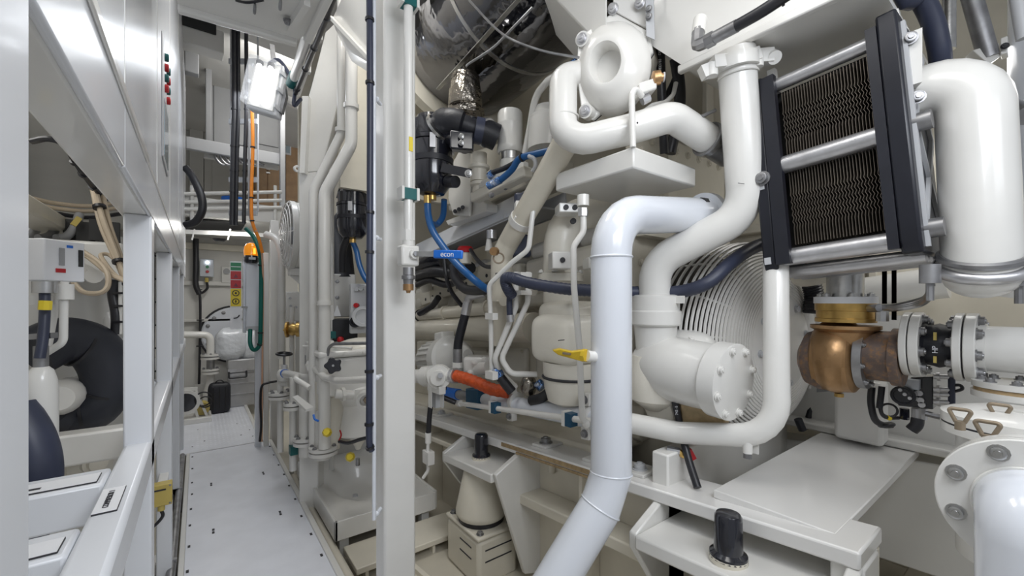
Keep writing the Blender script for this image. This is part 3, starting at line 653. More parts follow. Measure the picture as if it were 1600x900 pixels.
for y in (458, 471):
    c = pt(368.5, y, Y=Ys-0.002); sg.part('pictogram', M().ring(c, YA, 0.031, 0.023, 0.002, 20), 'mark', bd); sg.part('pictogram', M().cyl(c, c+YA*0.002, 0.010 if y < 465 else 0.007, seg=10), 'mark', bd)
    if y > 465: sg.part('pictogram', M().box(c+V((-0.004, 0, -0.016)), c+V((0.004, 0.002, 0.016))), 'mark', bd)
for y in (431, 445):
    c = pt(368.5, y, Y=Ys-0.002); sg.part('pictogram', M().prism([c+V((-0.02, 0, -0.018)), c+V((0.02, 0, -0.018)), c+V((0, 0, 0.02))], (0, 0.002, 0)), 'dark_red', bd)
c = pt(366, 484, Y=Ys-0.002); sg.part('arrow', M().torus(c+V((-0.0, 0, -0.04)), YA, 0.045, 0.006, 10, 6, 0.3, 1.7), 'mark', bd)

# end wall: inspection hatch, control box, cables, pipe
Yw = 8.2
t = Thing('inspection_hatch', 'large round bolted hatch on the end bulkhead', 'hatch', pt(365, 570, Y=Yw))
c = pt(366, 522, Y=Yw)
o = t.part('cover', M().lathe(c+YA*0.1, -YA*0.1, [(0, 0.44), (0.8, 0.44), (1, 0.42)], 40), 'cool_white'); t.part('gasket', M().ring(c+YA*0.06, -YA, 0.47, 0.44, 0.03, 40), 'mark')
t.bolts(c, -YA, 0.38, 16, 0.022, 'dull_steel', parent=o)
t = Thing('control_box', 'grey control box with white, green and red buttons on the end bulkhead', 'control box', pt(323, 432, Y=8.1))
o = t.part('case', ybox(312, 404, 334, 432, 8.08, 0.12), 'box_grey', bev=0.01)
for y, c_ in ((410, 'led'), (417, 'green'), (424.5, 'red')):
    c = pt(324, y, Y=8.08); t.part('push_button', M().cyl(c, c-YA*0.02, 0.022, seg=12), c_, o)
t.part('gland', M().cyl(pt(323, 434, Y=8.12), pt(323, 441, Y=8.12), 0.025, seg=8), 'dull_yellow')
t.part('cable', M().hose(pts([(323, 440), (324, 450), (317, 457), (312, 458)], Y=8.12), 0.018, 8), 'hose_black')
t = Thing('cable_drop', 'thick black cable running down the end bulkhead beside the grey control box', 'cable', pt(311, 600, Y=8.12))
P = pts([(306, 373), (306, 420), (306, 445), (312, 460), (313, 500), (312, 560), (311, 600)], Y=8.12)
t.part('upper_run', M().hose(P[:4], 0.040, 10), 'hose_black'); o = t.part('lower_run', M().hose(P[2:], 0.018, 10), 'hose_black'); ties(t, P[2:], 0.05, (0.2, 0.5, 0.7), o)
t.part('cable_end', M().box(P[-1]+V((-0.05, -0.03, -0.12)), P[-1]+V((0.05, 0.03, 0))), 'white')
t = Thing('wall_instrument', 'small square grey instrument plate beside the safety signs', 'instrument', pt(354, 442, Y=8.18))
t.part('plate', ybox(346, 416, 361, 442, 8.19, 0.03), 'wall_white', bev=0.01); c = pt(354, 424, Y=8.19); t.part('dial', M().cyl(c, c-YA*0.03, 0.045, seg=14), 'grey')
t = Thing('flanged_pipe', 'white pipe bending down into paired flanges at the corridor end', 'pipe', pt(330, 640, Y=7.6))
pv = pt(329, 556, Y=7.6)
t.part('run', M().tube([pt(285, 523, Y=7.6), pt(329, 523, Y=7.6), pv], 0.05, 0.09), 'white')
for y0, y1, r in ((553, 556, 0.12), (558, 561, 0.12), (576, 579, 0.115), (580.5, 584, 0.115)):
    a = pt(329, y0, Y=7.6); b = pt(329, y1, Y=7.6); a.x = b.x = pv.x; fl = t.part('flange', M().cyl(a, b, r, seg=22), 'white')
    if y0 in (553, 576): t.bolts(a, ZA, r*0.82, 6, 0.014, 'dull_steel', parent=fl)
a = pt(329, 560, Y=7.6); b = pt(329, 578, Y=7.6); a.x = b.x = pv.x; t.part('spool', M().cyl(a, b, 0.05), 'dull_steel')
b2 = V((pv.x, pv.y, 0.0)); t.part('lower_run', M().lathe(V((pv.x, pv.y, 0)), ZA*(pt(329, 584, Y=7.6).z), [(0, 0.10), (0.5, 0.09), (0.8, 0.05), (1, 0.05)], 18), 'white')
# stores on the floor at the corridor end
t = Thing('aluminium_case', 'ribbed aluminium transport case standing at the corridor end', 'case', pt(382, 634, Y=7.5))
x0 = pt(357, 600, Y=7.5).x; x1 = pt(407, 600, Y=7.5).x
t.part('body', M().box((x0, 7.5, 0.0), (x1, 7.95, 0.52)), 'alu_case', bev=0.02)
t.part('lid', M().box((x0-0.01, 7.49, 0.525), (x1+0.01, 7.96, 0.72)), 'alu_case', bev=0.02)
for z in (0.2, 0.36, 0.52): t.part('rib', M().box((x0-0.004, 7.488, z-0.006), (x1+0.004, 7.50, z+0.006)), 'alu')
t.part('handle_plate', M().box((0.36, 7.488, 0.42), (0.6, 7.497, 0.58)), 'alu')
t.part('handle', M().tube([V((0.37, 7.485, 0.54)), V((0.37, 7.45, 0.45)), V((0.59, 7.45, 0.45)), V((0.59, 7.485, 0.54))], 0.012, 0.02), 'hose_black')
def blob(c, sx, sy, sz, wob, n=26, m=16, seed=1, flat=0.75):
    rnd = random.Random(seed); ph = [rnd.uniform(0, 6.28) for _ in range(8)]; mm = M(); vs = []; fs = []
    def sg_(x, e): return math.copysign(abs(x)**e, x)
    for i in range(m+1):
        th = math.pi*i/m
        for j in range(n):
            a = 2*math.pi*j/n
            w = 1+wob*(math.sin(3*a+ph[0]+2*th)+0.7*math.sin(5*a+ph[1]-3*th)+0.6*math.sin(7*th+ph[2]+a))
            vs.append(V(c)+V((sx*sg_(math.sin(th), flat)*sg_(math.cos(a), flat)*w, sy*sg_(math.sin(th), flat)*sg_(math.sin(a), flat)*w, sz*sg_(math.cos(th), flat)*w)))
    for i in range(m):
        for j in range(n): fs.append((i*n+j, (i+1)*n+j, (i+1)*n+(j+1) % n, i*n+(j+1) % n))
    return mm.add(vs, fs)
t = Thing('plastic_bag', 'clear plastic wrapped bundle lying on the aluminium case', 'bag', V((0.4, 7.6, 0.73)))
a = pt(362, 548, Y=7.6); b = pt(391, 548, Y=7.6)
t.part('bundle', blob(V((a.x, 7.65, 0.95)), 0.2, 0.2, 0.24, 0.035, seed=3, flat=0.6), 'plastic_film'); t.part('bundle', blob(V((b.x+0.02, 7.68, 0.93)), 0.17, 0.18, 0.23, 0.035, seed=5, flat=0.6), 'plastic_film')
t.part('tied_neck', M().lathe(V(((a.x+b.x)/2, 7.62, 1.13)), V((0.02, 0.0, 0.12)), [(0, 0.07), (0.4, 0.03), (1.0, 0.06)], 12), 'plastic_film')
t = Thing('black_bag', 'black fabric tool bag in front of the aluminium case', 'bag', pt(343, 636, Y=7.25))
c = pt(343, 636, Y=7.25); c.z = 0.0
t.part('body', blob(c+V((0, 0.05, 0.215)), 0.135, 0.10, 0.215, 0.012, seed=8, flat=0.35), 'rubber')
t.part('handle', M().torus(c+V((0, 0, 0.42)), YA, 0.05, 0.009, 14, 6, 3.3, 6.1), 'hose_black')
for s_ in (-0.07, 0, 0.07): t.part('rib', M().hose([c+V((s_, -0.055, 0.05)), c+V((s_, -0.06, 0.2)), c+V((s_, -0.05, 0.38))], 0.006, 6), 'hose_black')
t = Thing('blower_unit', 'small open frame blower with black fan on a white base', 'blower', pt(308, 650, Y=6.9))
c = pt(306, 648, Y=6.9); c.z = 0.0
t.part('base', M().box(c+V((-0.22, -0.1, 0.0)), c+V((0.17, 0.3, 0.07))), 'white', bev=0.01)
t.part('fan_ring', M().ring(c+V((-0.11, 0, 0.28)), -YA, 0.16, 0.12, 0.05, 24), 'white'); t.part('fan', M().cyl(c+V((-0.11, 0, 0.28)), c+V((-0.11, -0.03, 0.28)), 0.12), 'black_gloss')
t.part('motor', M().cyl(c+V((0.07, 0.02, 0.16)), c+V((0.07, 0.2, 0.16)), 0.08), 'dull_yellow'); t.part('frame_leg', M().bar(c+V((-0.06, 0, 0.4)), c+V((0.02, 0, 0.06)), 0.03, 0.03), 'white')
t.part('frame_leg', M().bar(c+V((0.0, 0, 0.42)), c+V((0.12, 0, 0.06)), 0.03, 0.03), 'white'); t.part('top_clamp', M().bar(c+V((-0.18, 0, 0.45)), c+V((0.02, 0, 0.44)), 0.04, 0.04), 'white')
t.part('cable', M().torus(c+V((0.08, -0.03, 0.3)), YA, 0.09, 0.010, 24, 6), 'hose_black'); t.part('cable', M().torus(c+V((0.1, -0.04, 0.26)), V((0.2, 1, 0)), 0.07, 0.009, 24, 6), 'hose_black')

# ================================================================== RIGHT OF THE WALKWAY: COLUMN, PIPES, FAN, SEPARATOR, TRAY, PILLAR
t = Thing('support_column', 'kinked white steel support column rising right of the walkway', 'column', pt(485, 640, 3.4))
far = V((0.07, 0.10, 0))
t.part('lower_post', M().prism([pt(467, 816, 3.3), pt(496, 816, 3.3), pt(503, 268, 3.3), pt(467, 270, 3.3)], far), 'white', bev=0.008)
t.part('slanted_arm', M().prism([pt(467, 270, 3.3), pt(503, 268, 3.3), pt(546, 80, 3.3), pt(523, 36, 3.3), pt(508, 50, 3.3), pt(482, 150, 3.3)], far), 'white', bev=0.008)
t.part('inner_web', M().prism([pt(472, 150, 3.25), pt(482, 150, 3.25), pt(476, 270, 3.25), pt(468, 270, 3.25)], far*0.6), 'white')
t.part('eye_lug', M().ring(pt(463, 264, 3.3), V((0.3, -1, 0)), 0.026, 0.012, 0.02, 16), 'white')
t = Thing('gusset_beam', 'white overhead gusset beam joining the pillar top to the slanted column', 'beam', pt(570, 60, 2.7))
t.part('web', M().prism([pt(519, 28, 2.9), pt(545, -30, 2.6), pt(592, -30, 2.4), pt(592, 108, 2.4), pt(546, 80, 2.75)], V((0.05, 0.12, 0))), 'white', bev=0.01)
t.part('lip', M().bar(pt(519, 28, 2.88), pt(592, 106, 2.38), 0.05, 0.02), 'white')
# tall bent pipes
def pipe(name, label, P, wpx, mt='white', fr=0.1, cat='pipe', seg=16, group=None):
    r = rad(wpx, P[len(P)//2]); t = Thing(name, label, cat, min(P, key=lambda q: q.z), group); t.r = r
    t.run = t.part('run', M().tube(P, r, fr, seg), mt); return t
t = pipe('bent_pipe', 'wide white pipe with a slanted offset right of the support column', pts([(549, -20), (549, 226), (507, 302), (507, 700)], k=3.02), 18, fr=0.16)
for y in (163, 470): t.part('clamp', M().cyl(pt(549 if y < 200 else 507, y, 3.02), pt(549 if y < 200 else 507, y+7, 3.02), t.r*1.25), 'white', t.run)
t = pipe('bent_pipe', 'slimmer white pipe with a slanted offset hugging the support column', pts([(534, -20), (534, 208), (490, 298), (490, 700)], k=3.12), 14, fr=0.16)
for y in (227, ): t.part('clamp', M().cyl(pt(534, y-6-20, 3.12), pt(534, y-20, 3.12), t.r*1.4), 'white', t.run)
t = pipe('straight_pipe', 'thin upright white pipe held by dark teal clamps behind the bent pipes', pts([(518, 150), (518, 775)], k=3.7), 8)
for y in (240, 523): t.part('clamp', M().box(pt(513, y+5, 3.68), pt(525, y-5, 3.64)), 'teal', t.run, label='teal plastic clamp')
# wall fan with grille, its axis across the corridor
fc = pt(456, 368, 4.25); fr_ = 0.345
t = Thing('wall_fan', 'round white fan housing with wire grille beside the corridor', 'fan', fc+V((0, 0, -fr_)))
t.part('housing', M().lathe(fc+V((-0.04, 0, 0)), XA*0.2, [(0, fr_*0.94), (0.02, fr_), (0.25, fr_), (0.3, fr_*0.97), (0.7, fr_*0.97), (0.75, fr_), (1, fr_), (1, fr_*0.3)], 40, caps=False), 'white')
g = M()
for q in (0.15, 0.3, 0.45, 0.6, 0.75, 0.9): g.torus(fc+V((-0.05-0.05*(1-q*q), 0, 0)), XA, fr_*q, 0.005, 36, 6)
t.part('grille_rings', g, 'white')
for i in range(12):
    a = math.pi*i/6; t.part('grille_spoke', M().hose([fc+V((-0.10, 0, 0)), fc+V((-0.085, math.cos(a)*fr_*0.5, math.sin(a)*fr_*0.5)), fc+V((-0.04, math.cos(a)*fr_*0.97, math.sin(a)*fr_*0.97))], 0.004, 5, 3), 'white')
t.part('hub', M().cyl(fc+V((-0.02, 0, 0)), fc+V((0.1, 0, 0)), 0.09), 'grey')
t.part('backing', M().cyl(fc+V((0.1, 0, 0)), fc+V((0.12, 0, 0)), fr_*0.95, seg=32), 'light_grey')
t.part('bracket', M().box(fc+V((-0.02, -0.05, -fr_-0.06)), fc+V((0.18, 0.1, -fr_+0.01))), 'white')
t.part('bracket', M().prism([fc+V((-0.02, 0, -fr_-0.06)), fc+V((0.18, 0, -fr_-0.06)), fc+V((0.16, 0, -fr_-0.24))], V((0, 0.02, 0))), 'white')
t = pipe('corridor_pipe', 'white pipe curving down from the deck beside the fan', pts([(415, 366), (432, 372), (440, 395), (440, 560)], k=4.6), 11, fr=0.18)
t.part('joint', M().cyl(pt(440, 468, 4.6), pt(440, 488, 4.6), t.r*1.12), 'white', t.run)
solo('corridor_post', 'slim white upright post beside the orange cable', 'post', M().box(V((pt(412, 680, Y=5.3).x, 5.3, -0.15)), pt(420, 395, Y=5.3)+V((0, 0.05, 0))), 'white', bev=0.006)
solo('corridor_post', 'broad white upright channel between the fan and the slim post', 'post', M().box(V((pt(423, 600, Y=5.5).x, 5.5, -0.15)), pt(436, 345, Y=5.5)+V((0, 0.1, 0))), 'white', bev=0.006)
t = Thing('black_floor_cable', 'black cable dropping to the floor beside the slim post', 'cable', pt(408, 668, Y=5.35))
t.part('sheath', M().hose(pts([(436, 595), (420, 598), (409, 604), (407, 630), (408, 664), (406, 690)], Y=5.2), 0.012, 8), 'hose_black')
t = Thing('gauge_board', 'white instrument board with small knobs below the fan', 'panel', pt(458, 500, 4.1))
c = pt(460, 478, 4.1); o = t.part('board', M().box((c.x-0.07, c.y, c.z-0.15), (c.x+0.1, c.y+0.05, c.z+0.14)), 'white', bev=0.008)
t.part('stand', M().box((c.x+0.02, c.y+0.05, -0.15), (c.x+0.06, c.y+0.08, c.z)), 'white')
for x, y in ((453, 466), (454, 478), (462, 480)): a = pt(x, y, 4.08); t.part('knob', M().cyl(a, a-YA*0.02, 0.012, seg=10), 'light_grey', o)
t.part('slot', M().box(c+V((0.05, -0.012, 0.01)), c+V((0.075, 0.0, 0.09))), 'mark', o)
t = Thing('bronze_valve', 'small bronze valve body on an upright white pipe', 'valve', pt(455, 532, 3.9))
c = pt(452, 515, 3.9)
t.part('body', M().lathe(c+V((-0.02, 0.02, 0)), V((0.11, -0.05, 0)), [(0, 0.075), (0.12, 0.075), (0.12, 0.045), (0.45, 0.06), (0.75, 0.05), (0.75, 0.07), (1, 0.07)], 18), 'brass')
t.part('pipe', M().cyl(pt(456, 755, 3.95), pt(456, 480, 3.95), 0.022), 'white')
t.bolts(c+V((-0.02, 0.02, 0)), V((-0.11, 0.05, 0)), 0.058, 4, 0.01, 'brass')
# valve manifold with handwheel and flanged risers
hw = pt(444, 553, 3.6)
t = Thing('handwheel_valve', 'white globe valve with dark spoked handwheel', 'valve', pt(444, 600, 3.6))
w = t.part('handwheel', M().torus(hw, V((0.05, -0.1, 1)), 0.058, 0.010, 24, 8), 'hose_black')
for i in range(3):
    a = 2*math.pi*i/3; t.part('spoke', M().bar(hw, hw+V((math.cos(a)*0.055, math.sin(a)*0.055, 0)), 0.012, 0.008), 'hose_black', w)
t.part('stem', M().cyl(hw+V((0, 0, 0.01)), pt(444, 572, 3.6), 0.010), 'dull_steel')
t.part('bonnet', M().lathe(pt(444, 586, 3.6), ZA*0.09, [(0, 0.05), (0.3, 0.05), (0.35, 0.028), (0.9, 0.024), (1, 0.03)], 16), 'white')
t.part('body', M().ball(pt(444, 586, 3.6), 0.062), 'white')
def riser(label, px, k, ytop, ybot, yfl, rpx, frpx, side=None):
    p0 = pt(px, ytop, k); p1 = V((p0.x, p0.y, max(-0.13, pt(px, ybot, k).z))); r = rad(rpx, p0); fr2 = rad(frpx, p0)
    t = Thing('flanged_riser', label, 'pipe', p1); o = t.part('run', M().cyl(p1, p0, r), 'white')
    for y in yfl:
        z = pt(px, y, k).z
        for dz in (0.0, -0.034):
            f = t.part('flange', M().cyl((p0.x, p0.y, z+dz), (p0.x, p0.y, z+dz-0.024), fr2, seg=24), 'white', o)
        t.bolts((p0.x, p0.y, z), ZA, fr2*0.78, 6, 0.013, 'dull_steel', parent=f); 
    return t
riser('flanged white riser below the dark handwheel valve', 438, 3.65, 580, 706, (612, ), 9, 33)
t = riser('flanged white riser nearest the walkway edge with a teal clamp', 458, 3.35, 590, 735, (628, ), 10, 28)
t.part('clamp', M().box(pt(451, 708, 3.33), pt(466, 697, 3.3)), 'teal', label='teal plastic clamp')
riser('flanged white riser in front of the support column', 478, 3.25, 590, 712, (682, ), 20, 36)
riser('stout flanged white riser beside the drip tray', 505, 3.1, 640, 716, (697, ), 24, 42)
t = pipe('header_pipe', 'white horizontal header pipe with a blue ring at the valves', pts([(441, 583, 3.6), (452, 585, 3.5), (470, 589, 3.3)]), 12)
t.part('ring', M().cyl(pt(441, 583, 3.6), pt(446, 584, 3.56), t.r*1.15), 'blue', t.run, label='blue ring')
pipe('header_pipe', 'lower white header stub below the blue ringed pipe', pts([(440, 598, 3.65), (452, 599, 3.6)]), 11)
pipe('handle_pipe', 'white bent pipe loop left of the separator', pts([(484, 606, 3.0), (462, 592, 3.05), (464, 587, 3.15), (490, 590, 3.25)]), 8, fr=0.04)
t = pipe('handle_pipe', 'long white pipe bending round the separator front', pts([(488, 572, 3.15), (508, 590, 2.95), (530, 595, 2.85), (592, 592, 2.6)]), 11, fr=0.12)
t.part('end_collar', M().cyl(pt(486, 570, 3.17), pt(489, 574, 3.12), t.r*1.7), 'white', t.run)
pipe('handle_pipe', 'thin white rod lying across the separator top', pts([(474, 541, 3.2), (520, 542, 3.1), (550, 544, 3.1)]), 4)
pipe('handle_pipe', 'thin grey steel tube arched over the separator lid', pts([(512, 556, 3.0), (513, 543, 3.0), (522, 537, 3.0), (592, 536, 2.9)]), 5, 'dull_steel', fr=0.05)
# separator machine
sx0, sy0 = 0.76, 3.12
t = Thing('oil_separator', 'white cast oil separator with lid and star knob above the drip tray', 'separator', V((1.0, 3.4, W(-1.45))))
t.part('head', M().box((0.70, 3.2, W(-0.70)), (1.36, 3.78, W(-0.42))), 'white', bev=0.02)
t.part('lid', M().box((0.685, 3.185, W(-0.415)), (1.38, 3.80, W(-0.365))), 'white', bev=0.018)
t.part('lid_dome', M().ball(V((1.06, 3.4, W(-0.365))), 0.16, ax=(XA*0.2, YA*0.2, ZA*0.07)), 'cast_cream')
t.part('terminal_box', M().box((0.68, 3.55, W(-0.64)), (0.88, 3.86, W(-0.32))), 'white', bev=0.01)
t.part('name_plate', M().box((0.675, 3.60, W(-0.5)), (0.681, 3.72, W(-0.43))), 'grey')
for x in (0.86, 1.0, 1.14): t.bolt(V((x, 3.185, W(-0.39))), -YA, 0.012, 'white')
k0 = pt(521, 571, 2.88); ka = V((-0.3, -0.95, 0.1)).normalized(); kx, ky, _ = frame(ka)
star = [k0+(kx*math.cos(2*math.pi*i/40)+ky*math.sin(2*math.pi*i/40))*(0.052+0.007*math.cos(5*2*math.pi*i/40)) for i in range(40)]
o = t.part('star_knob', M().prism(star, ka*0.03), 'black_gloss', bev=0.006, label='black star knob'); t.part('knob_screw', M().cyl(k0+ka*0.03, k0+ka*0.036, 0.008, seg=10), 'steel', o); t.part('knob_shaft', M().cyl(k0-ka*0.12, k0, 0.012), 'steel', o)
t.part('neck', M().lathe(V((1.02, 3.42, W(-0.80))), ZA*0.15, [(0, 0.19), (0.5, 0.24), (0.9, 0.24), (1, 0.22)], 28), 'white')
t.part('bowl', M().lathe(V((1.03, 3.42, W(-1.08))), ZA*0.32, [(0, 0.06), (0.05, 0.15), (0.12, 0.185), (1, 0.19)], 30), 'white')
t.part('drain_cone', M().lathe(V((1.03, 3.42, W(-1.19))), ZA*0.13, [(0, 0.02), (0.2, 0.03), (1, 0.09)], 18), 'cast_cream')
t.part('side_column', M().lathe(V((0.80, 3.36, W(-1.12))), ZA*0.52, [(0, 0.07), (0.3, 0.075), (0.5, 0.10), (1, 0.11)], 22), 'cast_cream')
t.part('outlet', M().cyl(V((0.9, 3.1, W(-0.68))), V((0.78, 3.12, W(-0.66))), 0.032), 'white'); t.part('outlet_nut', M().cyl(V((0.84, 3.11, W(-0.67))), V((0.82, 3.11, W(-0.67))), 0.05, seg=8), 'white')
c = pt(571, 623, 2.85); o = t.part('sight_port', M().lathe(c, V((-0.1, -0.35, 0)), [(0, 0.06), (0.2, 0.06), (0.2, 0.04), (0.1, 0.03)], 20), 'white'); t.part('plug', M().cyl(c, c+V((-0.01, -0.06, 0)), 0.022, seg=6), 'bronze_handle', o)
t.part('sling_cable', M().hose(pts([(530, 690, 2.85), (545, 692, 2.8), (565, 686, 2.75), (592, 680, 2.7)]), 0.012, 8), 'hose_black')
t.part('lever_plate', M().prism([pt(457, 620, 2.95), pt(465, 617, 2.95), pt(490, 636, 2.9), pt(478, 640, 2.9)], V((0, 0.01, -0.02))), 'white')
t.part('drain_tap', M().cyl(pt(559, 716, 2.9), pt(559, 727, 2.9), 0.014), 'dull_steel')
for i, (x, y, k_) in enumerate(((512, 676, 2.9), (548, 714, 2.85))):
    t.part('tap_cap', M().lathe(pt(x, y, k_), V((-0.02, -0.05, 0.02)), [(0, 0.03), (0.6, 0.032), (1, 0.02)], 8), 'yellow', label='yellow valve cap')
t.part('wire', M().hose(pts([(490, 648, 2.95), (492, 655, 2.93), (498, 658, 2.93)]), 0.008, 6), 'blue'); t.part('wire', M().hose(pts([(531, 672, 2.85), (533, 680, 2.85), (529, 690, 2.85)]), 0.005, 6), 'red')
# second column of the separator with flange (left front)
# drip tray
tz = W(-1.49)
t = Thing('drip_tray', 'white steel drip tray with sunken bowl under the oil separator', 'tray', V((1.1, 3.5, tz-0.12)))
tx0, tx1, ty0, ty1 = 0.75, 1.47, 2.95, 4.25
G = []
for i in range(25):
    row = []
    for j in range(25):
        x = tx0+(tx1-tx0)*i/24; y = ty0+(ty1-ty0)*j/24
        d = math.hypot((x-1.08)/0.27, (y-3.55)/0.45); z = tz-0.11*(0.5+0.5*math.cos(math.pi*min(1, max(0, (d-0.45)/0.55))))
        row.append((x, y, z))
    G.append(row)
t.part('basin', M().sheet(G, V((0, 0, -0.006))), 'white')
for lo, hi in (((tx0-0.02, ty0-0.02, tz-0.12), (tx0, ty1, tz+0.012)), ((tx0-0.02, ty0-0.02, tz-0.12), (tx1, ty0, tz+0.012)), ((tx1, ty0, tz-0.12), (tx1+0.02, ty1, tz+0.012)), ((tx0, ty1, tz-0.12), (tx1, ty1+0.02, tz+0.10))): t.part('rim', M().box(lo, hi), 'white', bev=0.004)
t.part('drain', M().cyl((1.03, 3.5, tz-0.112), (1.03, 3.5, tz-0.095), 0.02), 'light_grey')
for x, y in ((0.8, 3.0), (1.4, 3.0), (0.8, 4.15), (1.4, 4.15)): t.part('leg', M().box((x-0.03, y-0.03, -0.15), (x+0.03, y+0.03, tz-0.06)), 'white')
t = Thing('tray_shelf', 'cream folded shelf bracket below the front of the drip tray', 'shelf', V((1.1, 2.75, -0.15)))
t.part('shelf', M().box((0.78, 2.62, tz-0.20), (1.6, 2.92, tz-0.16)), 'cream', bev=0.006)
for x in (0.84, 1.3): t.part('web', M().box((x, 2.64, -0.15), (x+0.02, 2.9, tz-0.20)), 'cream')
# things below the walkway edge: pipe run
pipe('bilge_pipe', 'cream pipe running low between walkway and drip tray', [V((0.72, 2.0, -0.06)), V((0.72, 4.4, -0.06))], 10, 'cream')

# ---- pillar
t = Thing('steel_pillar', 'white square steel pillar standing in the middle of the view', 'pillar', V((0.78, 1.99, -0.15)))
t.part('shaft', M().box((0.70, 1.93, -0.15), (0.861, 2.05, 4.65)), 'white', bev=0.012)
t.part('side_angle', M().box((0.875, 2.06, W(-1.35)), (0.90, 2.2, 4.6)), 'cream', bev=0.004)
t.part('foot_plate', M().box((0.63, 1.86, -0.15), (0.95, 2.15, -0.13)), 'white')
t = Thing('valve_pipe', 'white drain pipe on the pillar front ending in a ball valve', 'pipe', pt(635, 470, 1.92))
pr = 0.021; px_ = pt(638, 0, 1.9)
def pz(y): z = pt(638, y, 1.9).z; return V((px_.x, px_.y, z))
t.part('run', M().cyl(pz(362), pz(-40), pr), 'white')
for y in (304, 3): t.part('clamp', M().box(pz(y)+V((-0.03, -0.024, -0.025)), pz(y)+V((0.03, 0.03, 0.025))), 'teal', label='teal pipe clamp'); t.part('clamp_plate', M().box(pz(y)+V((-0.042, -0.03, -0.028)), pz(y)+V((-0.03, 0.03, 0.028))), 'white'); t.part('clamp_plate', M().box(pz(y)+V((0.03, -0.03, -0.028)), pz(y)+V((0.042, 0.03, 0.028))), 'white')
t.part('union_nut', M().cyl(pz(376), pz(360), 0.030, seg=8), 'white'); t.part('reducer', M().cyl(pz(384), pz(374), 0.027), 'white')
vb = t.part('valve_body', M().box(pz(416)+V((-0.045, -0.035, 0)), pz(384)+V((0.04, 0.03, 0))), 'white', bev=0.01)
t.part('stem_boss', M().cyl(pz(398)+V((0.01, -0.035, 0)), pz(398)+V((0.01, -0.055, 0)), 0.022, seg=16), 'white', vb)
t.part('stem_nut', M().cyl(pz(398)+V((0.01, -0.055, 0)), pz(398)+V((0.01, -0.066, 0)), 0.013, seg=6), 'dull_steel', vb)
t.part('hose_tail', M().lathe(pz(444), ZA*(pz(418).z-pz(444).z), [(0, 0.022), (0.3, 0.024), (0.3, 0.03), (0.5, 0.03), (0.55, 0.024), (1, 0.024)], 14), 'dull_steel'); t.part('brass_tip', M().lathe(pz(458), ZA*(pz(444).z-pz(458).z), [(0, 0.008), (0.3, 0.012), (0.3, 0.024), (1, 0.024)], 10), 'bronze', label='brown brass tip')
ha, hb_ = pt(650, 397, 1.84), pt(723, 398, 1.76)
hl = t.part('lever', M().bar(pz(398)+V((0.01, -0.06, 0)), hb_.lerp(ha, 0.3), 0.006, 0.022), 'steel'); hd = (hb_-ha).normalized()
gr = t.part('grip', M().bar(pt(678, 397, 1.815), hb_, 0.014, 0.036), 'blue', hl, bev=0.005, label='blue plastic grip')
nn = hd.cross(ZA).normalized(); nn = nn if nn.dot(-hb_) > 0 else -nn
gd = (hb_-pt(678, 397, 1.815)).normalized(); gn_ = gd.cross(ZA).normalized(); gn_ = gn_ if gn_.dot(-hb_) > 0 else -gn_
t.text('econ', 0.034, (hb_+pt(678, 397, 1.815))/2+gn_*0.007, gd, ZA, 'label_white', gr, out=0.001)
t.part('sticker', M().box(pz(238)+V((-0.006, -pr-0.002, 0)), pz(216)+V((0.012, -pr+0.004, 0))), 'yellow', label='yellow sticker')
t = Thing('earth_rod', 'thin white rod with pegs along the left edge of the pillar', 'rod', pt(584, 815, 1.9))
rx = pt(584.5, 0, 1.88)
def rz(y): return V((rx.x, rx.y, pt(584.5, y, 1.88).z))
t.part('rod', M().cyl(rz(812), rz(-60), 0.009, seg=10), 'cool_white')
for y in (150, 370, 592, 808): t.part('peg', M().cyl(rz(y), rz(y)+V((0.05, 0.06, 0)), 0.009, seg=8), 'cool_white'); t.part('peg_head', M().ball(rz(y)+V((0.02, 0.024, 0)), 0.013, 10, 6), 'cool_white')
t = Thing('pillar_cable', 'long black cable tied to the thin rod beside the pillar', 'cable', pt(578, 700, 1.86))
P = pts([(577, -30, 1.86), (578, 100, 1.86), (578, 300, 1.86), (577, 480, 1.86), (577, 620, 1.86), (577, 690, 1.86), (581, 704, 1.87)])
o = t.part('sheath', M().hose(P, 0.014, 10), 'navy_rubber'); ties(t, P, 0.020, (0.09, 0.21, 0.37, 0.44, 0.62, 0.75, 0.9), o)

# ---- equipment between bent pipes and pillar (far engine end)
def filter_bowl(label, cx, yt, yb, w, k, blue_to):
    a = pt(cx, yt, k); b = V((a.x, a.y, pt(cx, yb, k).z)); H = a.z-b.z; r = rad(w, a)
    t = Thing('filter_housing', label, 'filter', b)
    t.part('bowl', M().lathe(b, ZA*H, [(0, r*0.25), (0.02, r*0.6), (0.12, r*0.88), (0.25, r*0.96), (0.66, r)], 32), 'black_gloss')
    t.part('head', M().lathe(b+ZA*H*0.67, ZA*H*0.33, [(0, r*1.04), (0.15, r*1.04), (0.2, r*0.95), (0.8, r*0.95), (0.85, r*0.8), (1, r*0.75)], 32), 'black_gloss')
    t.part('strap', M().ring(b+ZA*H*0.40, ZA, r*1.04, r*0.9, H*0.07, 32), 'rubber')
    for an in (-2.0, -0.7): 
        d = V((math.cos(an), math.sin(an), 0)); t.part('spring_clip', M().obox(b+d*r*1.05+ZA*H*0.62, d.cross(ZA)*r*0.13, d*r*0.03, ZA*H*0.09), 'alu')
    t.part('drain_fitting', M().cyl(b-ZA*0.03, b+ZA*0.02, r*0.22, seg=10), 'brass')
    for s_ in (-0.4, 0.0, 0.4): t.part('lug', M().cyl(a+V((s_*r, 0, 0)), a+V((s_*r, 0, 0.02)), r*0.1, seg=8), 'black_gloss')
    return t, b, r, H
